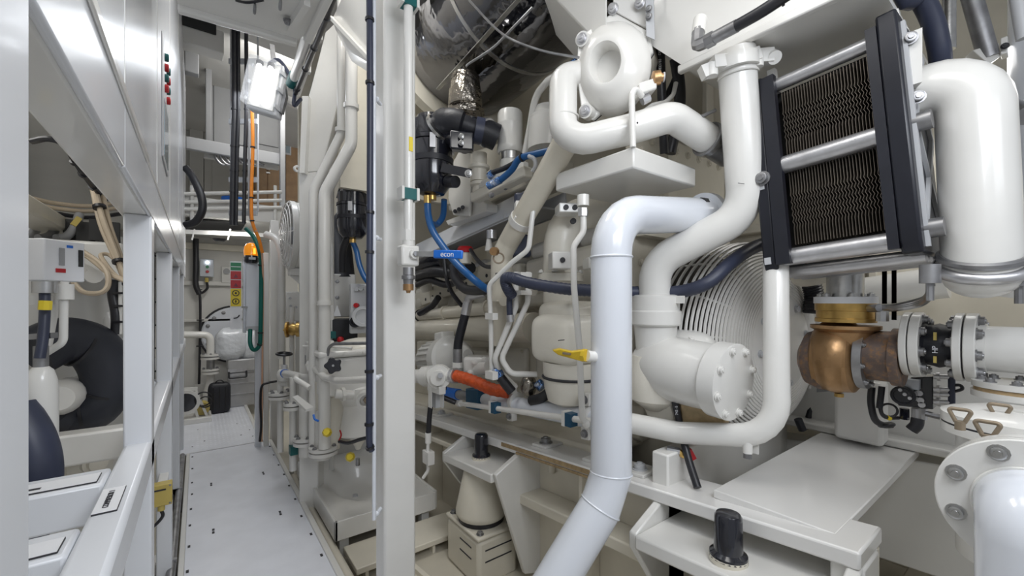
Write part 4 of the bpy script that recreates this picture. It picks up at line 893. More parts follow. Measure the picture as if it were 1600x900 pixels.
t, b, r, H = filter_bowl('glossy black filter housing hanging left of the pillar', 551, 298, 374, 46, 3.5, None)
t.part('hose', M().hose([b-ZA*0.02]+pts([(557, 392, 3.5), (562, 415, 3.45), (572, 437, 3.4), (590, 455, 3.4)]), 0.022, 10), 'hose_blue', label='blue hose')
t = Thing('instrument_console', 'white instrument panel with knobs and round gauge left of the pillar', 'control panel', pt(572, 522, 3.6))
o = t.part('panel', M().obox(pt(574, 482, 3.6), V((0.14, -0.02, 0)), V((0.005, 0.04, 0)), V((0, 0, 0.21))), 'light_grey', bev=0.008)
for i in range(4): a = pt(559+7*i, 452-0.8*i, 3.52); t.part('knob', M().cyl(a, a+V((-0.02, -0.03, 0)), 0.018, seg=12), 'light_grey', o)
a = pt(568, 494, 3.5); t.part('gauge', M().lathe(a, V((-0.02, -0.05, 0)), [(0, 0.085), (1, 0.085), (1, 0.06), (0.7, 0.055)], 24), 'light_grey', o); a = pt(556, 503, 3.5); t.part('dial', M().lathe(a, V((-0.02, -0.04, 0)), [(0, 0.045), (1, 0.045), (1, 0.03), (0.7, 0.02)], 18), 'black_gloss', o)
a = pt(558, 477, 3.52); t.part('stop_button', M().cyl(a, a+V((-0.02, -0.03, 0)), 0.02, seg=12), 'red', o)
t = Thing('relay_cabinet', 'white relay cabinet with bolted door behind the bent pipes', 'cabinet', pt(534, 500, 3.9))
t.part('body', M().obox(pt(534, 462, 3.95), V((0.12, -0.02, 0)), V((0.02, 0.08, 0)), V((0, 0, 0.2))), 'white', bev=0.01)
for y in (440, 465): t.bolt(pt(527, y, 3.86), V((-0.1, -1, 0)), 0.016, 'dull_steel')
solo('battery_box', 'dark grey junction equipment with red knob under the relay cabinet', 'box', M().obox(pt(536, 515, 3.8), V((0.12, -0.02, 0)), V((0.02, 0.08, 0)), V((0, 0, 0.10))), 'rubber', bev=0.01)
solo('red_knob', 'small red knob on the dark equipment under the relay cabinet', 'knob', M().ball(pt(532, 531, 3.66), 0.03), 'red')
solo('warning_triangle', 'white triangular label on the dark equipment', 'label', M().prism([pt(520, 494, 3.7), pt(533, 494, 3.7), pt(527, 477, 3.7)], V((0, 0.01, 0))), 'label_white')
t = Thing('turbo_ducting', 'dark red and chrome turbo ducting behind the black filter housing', 'duct', pt(575, 300, 4.0))
t.part('chrome_bend', M().sweep(spline(pts([(560, 268, 4.0), (572, 245, 4.0), (588, 232, 4.0)]), 6), 0.09, 16), 'foil'); t.part('red_bend', M().sweep(spline(pts([(556, 300, 3.9), (568, 275, 3.9), (588, 262, 3.9)]), 6), 0.07, 14), 'dark_red')
t.part('grey_bend', M().sweep(spline(pts([(538, 440, 3.95), (534, 395, 4.1), (530, 360, 4.2), (545, 335, 4.2)]), 6), 0.10, 14), 'rubber')
for i in range(3): t.part('hose', M().hose(pts([(528+4*i, 310, 3.8), (534+6*i, 292, 3.8), (552+6*i, 282-6*i, 3.8)]), 0.016, 8), 'hose_black')
t = Thing('engine_hose', 'black corrugated hose below the black filter left of the pillar', 'hose', pt(545, 410, 3.7))
t.part('hose', M().hose(pts([(535, 425, 3.6), (536, 390, 3.55), (546, 366, 3.5), (552, 360, 3.5)]), 0.03, 10), 'hose_black')

# ================================================================== ENGINE BED
def zb(Y): return W(-0.705-0.085*Y)        # top of the sloping engine bed
def slab(x0, x1, y0, y1, dz0, dz1):         # slab that follows the slope of the bed, heights relative to its top
    return M().hexa([(x0, y0, zb(y0)+dz0), (x1, y0, zb(y0)+dz0), (x1, y1, zb(y1)+dz0), (x0, y1, zb(y1)+dz0), (x0, y0, zb(y0)+dz1), (x1, y0, zb(y0)+dz1), (x1, y1, zb(y1)+dz1), (x0, y1, zb(y1)+dz1)])
FZ = -0.15
bed = Thing('engine_bed', 'large cream welded steel engine bed with top flange and mount brackets', 'engine bed', V((2.2, 2.2, FZ)))
bed.part('top_flange', slab(1.54, 1.78, 0.36, 4.8, -0.055, 0.0), 'enamel', bev=0.008)
bed.part('web', slab(1.72, 1.745, 0.36, 4.8, -0.85, -0.055), 'cream')
bed.part('bottom_flange', slab(1.52, 1.80, 0.36, 4.8, -0.89, -0.85), 'cream', bev=0.008)
bed.part('mid_stiffener', slab(1.56, 1.72, 1.03, 2.0, -0.36, -0.30), 'cream', bev=0.008)
bed.part('mid_stiffener', slab(1.56, 1.72, 2.6, 4.7, -0.20, -0.16), 'cream', bev=0.008)
for y in (1.5, 3.3, 4.2): bed.part('vertical_rib', slab(1.58, 1.72, y, y+0.025, -0.85, -0.055), 'cream', bev=0.005)
def bracket(y0, y1, sh):
    for y, deep in ((y0, True), (y1, False)):
        z0 = zb(y)
        if deep: poly = [(1.56, y, z0-0.05), (1.38, y, z0+sh), (1.40, y, z0+sh-0.07), (1.60, y, z0-0.80), (1.73, y, z0-0.84), (1.73, y, z0-0.05)]
        else: poly = [(1.56, y, z0-0.05), (1.38, y, z0+sh), (1.38, y, z0+sh-0.06), (1.66, y, z0-0.6), (1.73, y, z0-0.6), (1.73, y, z0-0.05)]
        bed.part('bracket_cheek', M().prism(poly, (0, 0.035, 0)), 'white', bev=0.006)
    bed.part('bracket_shelf', slab(1.37, 1.73, y0+0.035, y1, sh-0.055, sh), 'white', bev=0.008)
bracket(1.99, 2.62, -0.14)
bracket(0.36, 1.02, -0.13)
bed.part('corner_post', M().box((1.56, 0.355, -0.1), (1.72, 0.44, zb(0.4)-0.05)), 'white', bev=0.008)
bed.part('platform', M().box((1.62, 0.44, W(-0.775)), (2.87, 0.835, W(-0.742))), 'enamel', bev=0.004)
bed.part('rear_girder', M().hexa([(2.87, -0.4, 0.3), (3.05, -0.4, 0.3), (3.05, 4.8, 0.0), (2.87, 4.8, 0.0), (2.87, -0.4, W(-0.74)), (3.05, -0.4, W(-0.74)), (3.05, 4.8, zb(4.8)), (2.87, 4.8, zb(4.8))]), 'white', bev=0.01)
bed.part('rear_flange', M().box((2.80, -0.4, W(-0.74)), (3.15, 1.3, W(-0.70))), 'white', bev=0.01)
bed.part('cross_beam', M().box((1.60, 1.02, 0.0), (2.87, 1.10, W(-0.66))), 'white', bev=0.008)
bed.part('cross_beam', M().box((1.74, 0.82, 0.05), (2.87, 0.835, W(-0.775))), 'cream')
bed.part('oil_pan_floor', slab(1.745, 2.87, 1.1, 4.8, -0.75, -0.72), 'cream')
for i, (x, y) in enumerate(((690, 638), (853, 662), (1000, 705), (935, 690))):
    c = pt(x, y, X=1.66); c.z = zb(c.y); w_ = bed.part('foot_pad', slab(1.6, 1.74, c.y-0.06, c.y+0.06, 0.0, 0.016), 'white', bev=0.003); bed.bolt(c+V((0, 0, 0.016)), TUP, 0.026 if i != 1 else 0.03, 'dull_steel' if i == 1 else 'light_grey', w_)
bed.part('sealing_strip', slab(1.533, 1.54, 1.35, 2.15, -0.03, -0.008), 'seal', label='brown sealing strip'); bed.part('sealing_strip', slab(1.533, 1.54, 1.37, 2.0, -0.05, -0.038), 'seal', label='brown sealing strip')
bed.part('drain_boss', M().cyl(pt(862, 725, X=1.70), pt(862, 738, X=1.70), 0.022, seg=12), 'cream')
# flexible mounts
def mount(label, cx, cy, shelf):
    t = Thing('engine_mount', label, 'engine mount', V((cx, cy, FZ)), 'engine mounts')
    zs = zb(cy)+shelf
    t.part('base_block', M().box((cx-0.15, cy-0.2, FZ), (cx+0.15, cy+0.2, W(-1.46))), 'cream', bev=0.025)
    t.part('base_flange', M().box((cx-0.155, cy-0.205, W(-1.46)), (cx+0.155, cy+0.205, W(-1.435))), 'cream', bev=0.01)
    for z in (-1.53, -1.60):
        t.part('vent_slot', M().box((cx-0.10, cy-0.202, W(z)), (cx+0.10, cy-0.19, W(z+0.008))), 'mark'); t.part('vent_slot', M().box((cx-0.152, cy-0.12, W(z)), (cx-0.14, cy+0.02, W(z+0.008))), 'mark')
    for sx in (-0.115, 0.115):
        for sy in (-0.165, 0.165): t.bolt(V((cx+sx, cy+sy, W(-1.435))), ZA, 0.018, 'dull_steel')
    t.part('rubber_ring', M().cyl((cx, cy, W(-1.435)), (cx, cy, W(-1.395)), 0.15, seg=32), 'hose_black')
    t.part('bell', M().lathe((cx, cy, W(-1.405)), ZA*(zs-0.055-W(-1.405)), [(0, 0.155), (0.06, 0.168), (0.12, 0.168), (0.9, 0.118), (1.0, 0.10)], 32), 'cream')
    t.part('bell_seam', M().torus((cx, cy, W(-1.375)), ZA, 0.164, 0.004, 36, 6), 'cream')
    t.part('washer', M().cyl((cx, cy, zs), (cx, cy, zs+0.02), 0.062), 'cream')
    t.part('cap', M().lathe((cx, cy, zs+0.015), ZA*0.15, [(0, 0.062), (0.08, 0.060), (0.14, 0.046), (0.92, 0.044), (0.98, 0.038), (1, 0.028)], 24), 'black_gloss', label='black cap')
mount('conical cream engine mount with black cap right of the pillar', 1.50, 2.33, -0.14)
mount('engine mount with tall black cap at the near end of the bed', 1.46, 0.70, -0.13)
# low pipes and hose beside the pillar
t = pipe('bleed_line', 'black hose ending in a thin white line clipped to the bed by the pillar', pts([(712, 629, 2.95), (690, 620, 2.95), (674, 622, 2.95), (671, 650, 2.95), (669, 682, 2.95)]), 8, 'hose_black', fr=0.06, cat='hose')
t.part('white_line', M().tube(pts([(669, 684, 2.95), (668, 715, 2.95), (669, 735, 2.95), (661, 747, 2.95)]), 0.012, 0.05), 'white'); t.part('coupling', M().cyl(pt(669, 676, 2.95), pt(669, 692, 2.95), 0.022), 'white'); t.part('clip_plate', M().box(pt(660, 722, 2.97), pt(679, 706, 2.93)), 'white')
t = Thing('deck_curb', 'low cream curb strip on the floor beside the pillar', 'curb', V((1.2, 2.2, FZ)))
t.part('strip', M().bar(V((1.10, 2.75, FZ+0.015)), V((1.28, 1.3, FZ+0.015)), 0.03, 0.03), 'cream')

# ================================================================== ENGINE
EX0 = 2.02
eng = Thing('marine_engine', 'huge cream painted marine diesel engine filling the right side', 'engine', V((2.46, 2.8, zb(2.8))))
def eslab(x0, x1, y0, y1, dz0, dz1, name, mt='cream', bev=0.02, parent=None): return eng.part(name, slab(x0, x1, y0, y1, dz0, dz1), mt, parent, bev=bev)
eslab(2.10, 2.85, 1.30, 4.7, -0.35, 0.62, 'crankcase')
eslab(2.02, 2.14, 1.45, 4.6, 0.02, 0.22, 'sump_rail')
eslab(1.74, 2.12, 1.5, 4.6, -0.02, 0.03, 'foot_rail')
for i in range(6):
    y = 1.55+0.5*i
    d = eslab(2.06, 2.12, y, y+0.40, 0.26, 0.55, 'inspection_door', 'cast_cream', 0.03)
    for a in ((0.05, 0.29), (0.35, 0.29), (0.05, 0.52), (0.35, 0.52)): eng.bolt(V((2.06, y+a[0], zb(y)+a[1])), -XA, 0.012, 'cream', d)
    hd_ = eslab(1.98, 2.40, y, y+0.42, 0.86, 1.22, 'cylinder_head', 'cast_cream', 0.03)
    eslab(2.0, 2.36, y+0.03, y+0.39, 1.22, 1.34, 'rocker_cover', 'white', 0.04)
    eng.part('intake_port', M().cyl(V((1.98, y+0.2, zb(y)+1.02)), V((1.86, y+0.2, zb(y)+0.98)), 0.07), 'cast_cream', hd_)
eslab(2.2, 2.8, 1.35, 4.65, 0.62, 0.95, 'upper_block', 'cream')
hp = eng.part('flywheel_housing', M().box((1.95, 1.46, W(-0.3)), (3.0, 1.52, W(1.0))), 'cream', bev=0.015)
for i in range(7):
    eng.bolt(V((2.02, 1.46, W(-0.1+0.16*i))), -YA, 0.018, 'cream', hp); eng.bolt(V((2.12+0.13*i, 1.46, W(0.93))), -YA, 0.018, 'cream', hp)
eng.part('housing_rib', M().box((2.2, 1.40, W(0.2)), (2.24, 1.46, W(0.95))), 'cream', hp); eng.part('housing_rib', M().box((1.95, 1.38, W(0.36)), (2.9, 1.46, W(0.40))), 'cream', hp)
# coolant manifold and fuel rail along the side
def along(X, x0, y0, x1, y1): return pt(x0, y0, X=X), pt(x1, y1, X=X)
a, b = along(1.84, 652, 514, 835, 512); eng.part('coolant_manifold', M().cyl(a, b, 0.105, seg=28), 'cream')
eng.part('manifold_end', M().ball(a, 0.105, 20, 10), 'cream')
a, b = along(1.80, 656, 493, 800, 478); eng.part('oil_rail', M().cyl(a, b, 0.052, seg=20), 'cream'); eng.part('oil_rail_collar', M().cyl(a, a+(b-a).normalized()*0.012, 0.062, seg=20), 'hose_black')
for f in (0.35, 0.8): p_ = a.lerp(b, f); eng.part('rail_flange', M().cyl(p_, p_+(b-a).normalized()*0.03, 0.066, seg=20), 'cream')
# perforated bracket rail behind the hoses
a, b = along(1.95, 652, 470, 790, 415); br = eng.part('bracket_rail', M().bar(a, b, 0.05, 0.16), 'cream', bev=0.008)
for f in [0.1*i+0.06 for i in range(10)]:
    p_ = a.lerp(b, f); eng.part('rail_hole', M().cyl(p_+V((-0.028, 0, -0.03)), p_+V((-0.024, 0, -0.03)), 0.016, seg=12), 'mark', br)
for x, y in ((668, 455), (700, 440), (735, 425)): 
    p_ = pt(x, y, X=1.88); eng.part('injector_pump', M().lathe(p_, V((-0.05, 0, 0.15)), [(0, 0.06), (0.5, 0.06), (0.5, 0.045), (1, 0.04)], 16), 'cast_cream')
# long white channel tray
q = [pt(652, 386, X=1.72), pt(652, 412, X=1.72), pt(842, 330, X=1.72), pt(842, 288, X=1.72)]
tr = Thing('cable_channel', 'long white sloping channel along the upper engine side', 'channel', q[1])
q = [pt(650, 382, X=1.80), pt(650, 406, X=1.70), pt(835, 324, X=1.70), pt(835, 290, X=1.80)]
tr.part('channel', M().prism(q, (0.02, 0, 0)), 'cool_white', bev=0.004); tr.part('underside', M().prism([q[1]+V((0, 0, 0.004)), q[2]+V((0, 0, 0.004)), q[2]+V((0.28, 0, 0.004)), q[1]+V((0.28, 0, 0.004))], (0, 0, 0.012)), 'grey')
tr.part('back_plate', M().prism([v+V((0.28, 0, 0)) for v in q], (0.015, 0, 0)), 'grey')
tr.part('peg', M().cyl(pt(790, 335, X=1.72), pt(790, 345, X=1.72), 0.016, seg=8), 'light_grey')
# dark gap clutter under the channel
eng.part('wiring_loom', M().hose(pts([(652, 432, 4.0), (680, 425, 3.7), (715, 428, 3.5), (735, 418, 3.3)]), 0.05, 10), 'hose_black')
eng.part('wiring_loom', M().hose(pts([(652, 445, 4.0), (672, 438, 3.8), (700, 445, 3.6), (728, 430, 3.4)]), 0.03, 10), 'hose_black')
eng.part('wiring_loom', M().hose(pts([(655, 490, 4.05), (675, 478, 3.95), (685, 465, 3.85)]), 0.03, 10), 'hose_black')
eng.part('alternator', M().cyl(pt(655, 415, 4.2), pt(700, 405, 3.8), 0.11), 'black_gloss')
eng.part('solenoid', M().lathe(pt(727, 395, 3.1), V((0, 0, 0.045)), [(0, 0.055), (0.6, 0.06), (1, 0.05)], 18), 'red', label='red cap'); eng.part('solenoid_body', M().cyl(pt(727, 412, 3.1), pt(727, 395, 3.1), 0.045), 'cast_cream')
eng.part('sensor_boss', M().cyl(pt(768, 373, 2.9), pt(768, 360, 2.9), 0.035), 'alu'); eng.part('sensor_boss', M().lathe(pt(764, 392, 2.9), V((0, 0, 0.09)), [(0, 0.03), (1, 0.015)], 10), 'white')
# cover lids and lifting plates at the cylinder heads
eng.part('head_fairing', M().prism([pt(700, 250, X=1.9), pt(790, 218, X=1.9), pt(850, 240, X=1.9), pt(850, 280, X=1.9), pt(740, 330, X=1.9), pt(700, 330, X=1.9)], (0.3, 0, 0)), 'cast_cream', bev=0.02)
lp = eng.part('lifting_plate', M().prism(pts([(703, 262), (729, 214), (738, 260), (735, 300), (733, 338), (708, 336), (700, 310)], X=1.62), (0.02, 0, 0)), 'white', bev=0.006)
for i in range(3): eng.part('plate_bolt', M().cyl(pt(711+6*i, 330-3*i, X=1.62), pt(711+6*i, 330-3*i, X=1.58), 0.016, seg=8), 'mark', lp)
eng.part('foot_block', M().prism(pts([(696, 345), (733, 330), (733, 300), (760, 318), (760, 330), (700, 352)], X=1.66), (0.1, 0, 0)), 'white', bev=0.006)
for x, y, w_ in ((748, 262, 26), (750, 288, 22)):
    p_ = pt(x, y, 3.0); eng.part('pushrod_tube', M().lathe(p_-ZA*0.1, ZA*0.2, [(0, rad(w_, p_)), (0.4, rad(w_, p_)), (0.45, rad(w_+8, p_)), (0.55, rad(w_+8, p_)), (0.6, rad(w_, p_)), (1, rad(w_, p_))], 20), 'cast_cream')
eng.part('fuel_gallery', M().bar(pt(742, 310, 2.95), pt(826, 268, 2.55), 0.08, 0.07), 'cast_cream', bev=0.01); eng.part('fuel_gallery', M().bar(pt(750, 292, 2.98), pt(822, 258, 2.6), 0.05, 0.05), 'white', bev=0.008)
for x, y in ((768, 305), (790, 293), (811, 281)): eng.bolt(pt(x, y, 2.72), V((-0.8, -0.5, 0)), 0.014, 'dull_steel')

# air cylinder with steel band
p_ = pt(797, 240, 2.85); r = rad(39, p_); H = pt(797, 175, 2.85).z-p_.z
t = Thing('breather_canister', 'white breather canister with steel band on the engine top', 'canister', pt(797, 278, 2.85))
t.part('cap', M().lathe(p_, ZA*H, [(0, r*0.95), (0.04, r*1.05), (0.16, r*1.05), (0.2, r), (0.66, r), (0.68, r*1.02), (0.70, r), (0.94, r), (1, r*0.9)], 28), 'white')
t.part('band', M().cyl(p_-ZA*0.05, p_, r*0.86), 'steel', label='steel hose band'); t.part('neck', M().cyl(p_-ZA*0.19, p_-ZA*0.05, r*0.82), 'white')
t = Thing('blue_clip', 'blue silver foil sleeve on a thin pipe under the chrome silencer', 'sleeve', pt(893, 106, 2.3))
t.part('sleeve', M().cyl(pt(879, 113, 2.35), pt(903, 97, 2.3), 0.028, seg=12), 'foil_blue')
pipe('thin_line', 'slim white pipe curving up from the engine to the foil sleeve', pts([(820, 242, 2.75), (828, 200, 2.7), (836, 150, 2.6), (856, 126, 2.45), (881, 112, 2.35)]), 11, fr=0.2)
for i in range(4):
    pipe('injection_line', '%s of four nested white tubes left of the volute pipe' % ['outermost', 'second', 'third', 'innermost'][i], pts([(836+4*i, 225, 2.72), (837+4*i, 186+4*i, 2.7), (846+3*i, 177+3*i, 2.68), (864, 176+4*i, 2.62)]), 5, fr=0.05, group='nested injection tubes')
p_ = pt(856, 235, 2.66); solo('end_bonnet', 'white ridged bonnet behind the nested tubes', 'bonnet', M().lathe(p_, ZA*0.27, [(0, 0.13), (0.7, 0.12), (0.72, 0.105), (0.8, 0.11), (0.85, 0.095), (1, 0.085)], 24), 'white')

# black filter housing on the engine with rubber elbows
t, b, r, H = filter_bowl('large glossy black filter housing strapped to the engine right of the pillar', 675, 185, 306, 64, 2.87, None)
t.part('strap_arm', M().bar(pt(690, 262, 2.74), pt(735, 271, 2.66), 0.012, 0.055), 'rubber'); t.bolt(pt(732, 271, 2.64), V((-0.6, -0.8, 0)), 0.018, 'steel')
t.part('port', M().cyl(pt(700, 215, 2.85), pt(728, 222, 2.75), 0.075), 'black_gloss'); t.part('port_bracket', M().obox(pt(722, 222, 2.72), V((0.07, -0.03, 0)), V((0.02, 0.03, 0)), V((0, 0, 0.06))), 'black_gloss', bev=0.01)
for y in (213, 223): t.bolt(pt(721, y, 2.66), V((-0.6, -0.8, 0)), 0.014, 'steel')
t.part('side_cap', M().cyl(pt(700, 284, 2.8), pt(712, 284, 2.74), 0.04), 'rubber')
t = Thing('filter_hose', 'bright blue hose falling from the black filter past the lever grip', 'hose', pt(745, 445, 2.3))
t.part('hose', M().hose(pts([(668, 310, 2.85), (669, 335, 2.85), (676, 360, 2.82), (692, 385, 2.75), (712, 410, 2.65), (735, 432, 2.58), (758, 450, 2.62), (778, 458, 2.68)]), 0.024, 12), 'hose_blue')
t.part('ferrule', M().cyl(pt(668, 306, 2.85), pt(668, 318, 2.85), 0.026, seg=10), 'brass')
t = Thing('filter_hose', 'short blue hose behind the long blue hose at the pillar', 'hose', pt(683, 350, 3.1)); t.part('hose', M().hose(pts([(694, 312, 2.95), (692, 338, 3.02), (682, 351, 3.02), (672, 348, 2.86)]), 0.022, 10), 'hose_blue')
t = Thing('rubber_elbow', 'black ribbed rubber elbow with steel bands from the filter to the canister', 'hose', pt(735, 215, 2.8))
t.part('elbow', M().sweep(spline(pts([(682, 206, 2.84), (692, 194, 2.8), (704, 190, 2.76), (724, 195, 2.76), (742, 202, 2.78), (760, 208, 2.8), (776, 215, 2.82)]), 6), [0.092]*10+[0.085]*8+[0.066]*9+[0.088]*10, 20), 'rubber')
for (x0, y0), (x1, y1), rr in (((684, 200), (687, 197), 0.100), ((711, 192), (716, 193), 0.093), ((733, 199), (738, 201), 0.076), ((758, 207), (762, 208), 0.094)):
    t.part('hose_band', M().cyl(pt(x0, y0, 2.79), pt(x1, y1, 2.78), rr, seg=22), 'steel', label='steel hose band')
t.part('blue_collar', M().cyl(pt(742, 203, 2.76), pt(755, 206, 2.77), 0.086, seg=20), 'navy_rubber')
solo('exhaust_bellows', 'wrinkled chrome foil exhaust sleeve under the silencer', 'exhaust', M().lathe(pt(727, 168, 2.95), V((0, 0, pt(727, 118, 2.95).z-pt(727, 168, 2.95).z)), [(0, 0.115), (0.1, 0.12), (0.5, 0.115), (0.52, 0.11), (0.95, 0.10), (1, 0.09)], 36), 'foil')
solo('exhaust_clamp', 'angular chrome foil jacket below the exhaust sleeve', 'exhaust', M().lathe(pt(727, 190, 3.0), V((0, 0, 0.1)), [(0, 0.10), (0.3, 0.14), (0.8, 0.14), (1, 0.12)], 8), 'foil')

# mirror clad silencer with cream end ring
sc_ = V((1.80, 3.05, W(2.12))); sd = V((-0.04, -1, 0.05)).normalized()
t = Thing('exhaust_silencer', 'huge mirror polished exhaust silencer drum overhead', 'silencer', sc_+V((0, -1, -0.56)))
t.part('shell', M().lathe(sc_, sd*2.4, [(0, 0.40), (0.0, 0.555), (0.5, 0.56), (1, 0.555), (1, 0.3)], 72), 'mirror')
t.part('end_ring', M().ring(sc_-sd*0.02, -sd, 0.66, 0.50, 0.1, 64), 'cream'); t.part('end_head', M().lathe(sc_, -sd*0.2, [(0, 0.5), (0.6, 0.45), (1, 0.2)], 40), 'cream')
for f in (0.30, 0.62, 0.9): t.part('strap_band', M().ring(sc_+sd*2.4*f, sd, 0.563, 0.555, 0.03, 64), 'steel')
t.part('seam_lap', M().bar(sc_+sd*0.1+V((-0.30, 0, -0.475)), sc_+sd*2.3+V((-0.30, 0, -0.475)), 0.03, 0.008), 'steel')
cable('stay_wire', 'thin grey wire strung across the silencer', pts([(733, 0, 2.2), (770, 40, 2.15), (800, 62, 2.1), (850, 80, 2.0), (905, 90, 1.95)]), 0.006, 'dull_steel')
cable('stay_wire', 'second thin grey wire crossing under the silencer with a hook', pts([(832, 12, 2.0), (800, 45, 2.1), (770, 75, 2.2), (735, 98, 2.3), (728, 104, 2.3)]), 0.006, 'dull_steel')
solo('silencer_saddle', 'cream deck plate behind the far end of the silencer', 'plate', M().box((0.9, 3.45, W(0.9)), (3.0, 3.5, W(2.95))), 'cream')
# overhead beam joining volute
t = Thing('overhead_beam', 'grey white box beam sloping in above the silencer', 'beam', pt(925, 50, 2.0))
t.part('beam', M().prism([pt(842, -30, 2.2), pt(920, 54, 2.0), pt(948, 42, 1.9), pt(948, -50, 1.85), pt(900, -60, 2.0)], V((0.3, 0.25, 0.0))), 'wall_white', bev=0.008)

# ================================================================== NEAR ENGINE PIPEWORK
# volute casting
vc = pt(956, 108, 1.95); va = V((-0.93, -0.34, -0.12)).normalized()
t = Thing('turbo_volute', 'white heart shaped turbocharger volute casting with round opening', 'turbocharger', vc-ZA*0.2)
vx, vy, _ = frame(va)
o = t.part('casting', M().lathe(vc-va*0.02, va*0.12, [(0, 0.175), (0.25, 0.172), (0.5, 0.158), (0.72, 0.132), (0.9, 0.108), (1.0, 0.088), (0.99, 0.076), (0.9, 0.070), (0.3, 0.064)], 44), 'white')
for v_ in o.data.vertices:
    dz_ = v_.co.z-(vc.z-t.loc.z); v_.co.z += dz_*0.22; v_.co.y += dz_*0.08
fl = [pt(903, 58, 1.98), pt(958, 18, 1.98), pt(1012, 48, 1.98), pt(1020, 80, 1.98), pt(985, 135, 1.98), pt(925, 188, 1.98), pt(908, 178, 1.98), pt(900, 110, 1.98)]
t.part('flange', M().prism(fl, -va*0.03), 'white', bev=0.008); t.part('gasket', M().prism([vc+(q_-vc)*0.985-va*0.032+va*0 for q_ in fl], -va*0.006), 'mark')
t.part('back_casting', M().prism([vc+(q_-vc)*0.97-va*0.04 for q_ in fl], -va*0.12), 'cast_cream', bev=0.01)
for x, y in ((912, 63), (997, 63), (917, 175)):
    p_ = pt(x, y, 1.97); t.part('lug', M().cyl(p_-va*0.03, p_+va*0.02, 0.034, seg=16), 'white'); t.bolt(p_+va*0.02, va, 0.019, 'alu')
t.part('rib', M().prism([pt(985, 90, 1.93), pt(1000, 62, 1.97), pt(975, 100, 1.97)], -va*0.05), 'white')
t.part('upper_bracket', M().prism([pt(958, 18, 2.0), pt(1012, 46, 2.0), pt(1012, -40, 2.0), pt(955, -40, 2.0)], -va*0.08), 'white', bev=0.008)
for x, y in ((958, 14), (1000, 5)): t.bolt(pt(x, y, 1.97), va, 0.020, 'alu')
t.part('strap', M().prism([pt(1008, -20, 1.95), pt(1020, -20, 1.95), pt(1023, 62, 1.95), pt(1010, 56, 1.95)], -va*0.01), 'light_grey')
for y in (14, 26): t.bolt(pt(1014, y, 1.94), va, 0.012, 'dull_steel')
# S pipe under the volute
P = pts([(905, 118, 2.02), (880, 132, 2.0), (879, 215, 1.9), (920, 228, 1.85), (985, 202, 1.85), (1050, 182, 1.85), (1112, 222, 1.95)])
t = Thing('charge_air_pipe', 'glossy white S shaped charge air pipe under the volute', 'pipe', P[3])
r = 0.066
t.part('run', M().tube([P[0], P[1]+V((0, 0, 0.03)), P[2]+V((0, 0, -0.035)), P[4], P[5], P[6]], r, 0.11, 24), 'white')
d = V((0, 0, 1)); t.part('weld_bead', M().torus(pt(881, 185, 1.94), V((0, 0.05, 1)), r*1.005, 0.005, 28, 6), 'white')
e = (P[6]-P[5]).normalized(); o = t.part('clamp_band', M().cyl(P[6]-e*0.03, P[6]+e*0.0, r*1.16, seg=26), 'steel', label='steel band clamp'); t.part('clamp_ridge', M().torus(P[6]-e*0.03, e, r*1.12, 0.008, 28, 6), 'dull_steel', o)
t.part('steel_spool', M().cyl(P[6], P[6]+e*0.12, r*1.02, seg=24), 'dull_steel'); t.part('clamp_bolt', M().cyl(pt(1096, 182, 1.85), pt(1118, 172, 1.85), 0.008, seg=8), 'dull_steel', o)
t.part('paint_chip', M().ball(pt(996, 192, 1.762), 0.004, 8, 6), 'mark')
# diagonal pipe with brass cap, and cast vertical leg
P = pts([(884, 222, 2.05), (862, 262, 2.15), (795, 378, 2.55), (783, 410, 2.6), (783, 560, 2.6)])
t = Thing('oil_return_pipe', 'white pipe slanting down left from the S pipe to the engine side', 'pipe', P[4]); r = rad(33, P[2])
t.part('run', M().tube(P[:3]+[pt(783, 402, 2.6), pt(783, 470, 2.62)], r, 0.12, 22), 'cream')
t.part('lower_casting', M().lathe(pt(785, 540, 2.68), ZA*(pt(785, 400, 2.68).z-pt(785, 540, 2.68).z), [(0, 0.06), (0.2, 0.065), (0.3, 0.075), (0.6, 0.068), (0.75, 0.07), (1, 0.06)], 20), 'cream')
d = (P[2]-P[1]).normalized(); c = P[1].lerp(P[2], 0.68); t.part('support_saddle', M().cyl(c-d*0.02, c+d*0.02, r*1.12), 'white'); t.part('saddle_plate', M().obox(c+V((-0.03, -0.04, 0.05)), V((0.03, -0.02, 0)), V((0.01, 0.01, 0.05)), d*0.012), 'white')
c = pt(776, 393, 2.44); t.part('brass_cap', M().lathe(c, V((-0.045, -0.03, -0.005)), [(0, 0.016), (0.4, 0.016), (0.4, 0.026), (1, 0.024)], 12), 'bronze', label='brass cap'); t.part('cap_chain', M().torus(c+V((0.0, -0.02, -0.04)), V((0.6, 0.8, 0)), 0.03, 0.005, 20, 6), 'bronze_handle')
t.part('boss', M().cyl(pt(790, 471, 2.55), pt(787, 471, 2.5), 0.028), 'cream')
t.part('text_plate', M().bar(pt(774, 428, 2.50), pt(784, 427, 2.5), 0.002, 0.012), 'mark')
solo('sensor_pod', 'dark plastic sensor pod behind the slanting pipe', 'sensor', M().obox(pt(818, 330, 2.45), V((0.04, -0.03, 0)), V((0.03, 0.04, 0)), V((-0.01, 0, 0.10))), 'navy_rubber', bev=0.02)
solo('sensor_pod', 'grey plastic sensor pod below the dark one', 'sensor', M().obox(pt(812, 385, 2.6), V((0.05, -0.04, 0)), V((0.03, 0.04, 0)), V((-0.01, 0, 0.07))), 'navy_rubber', bev=0.02)
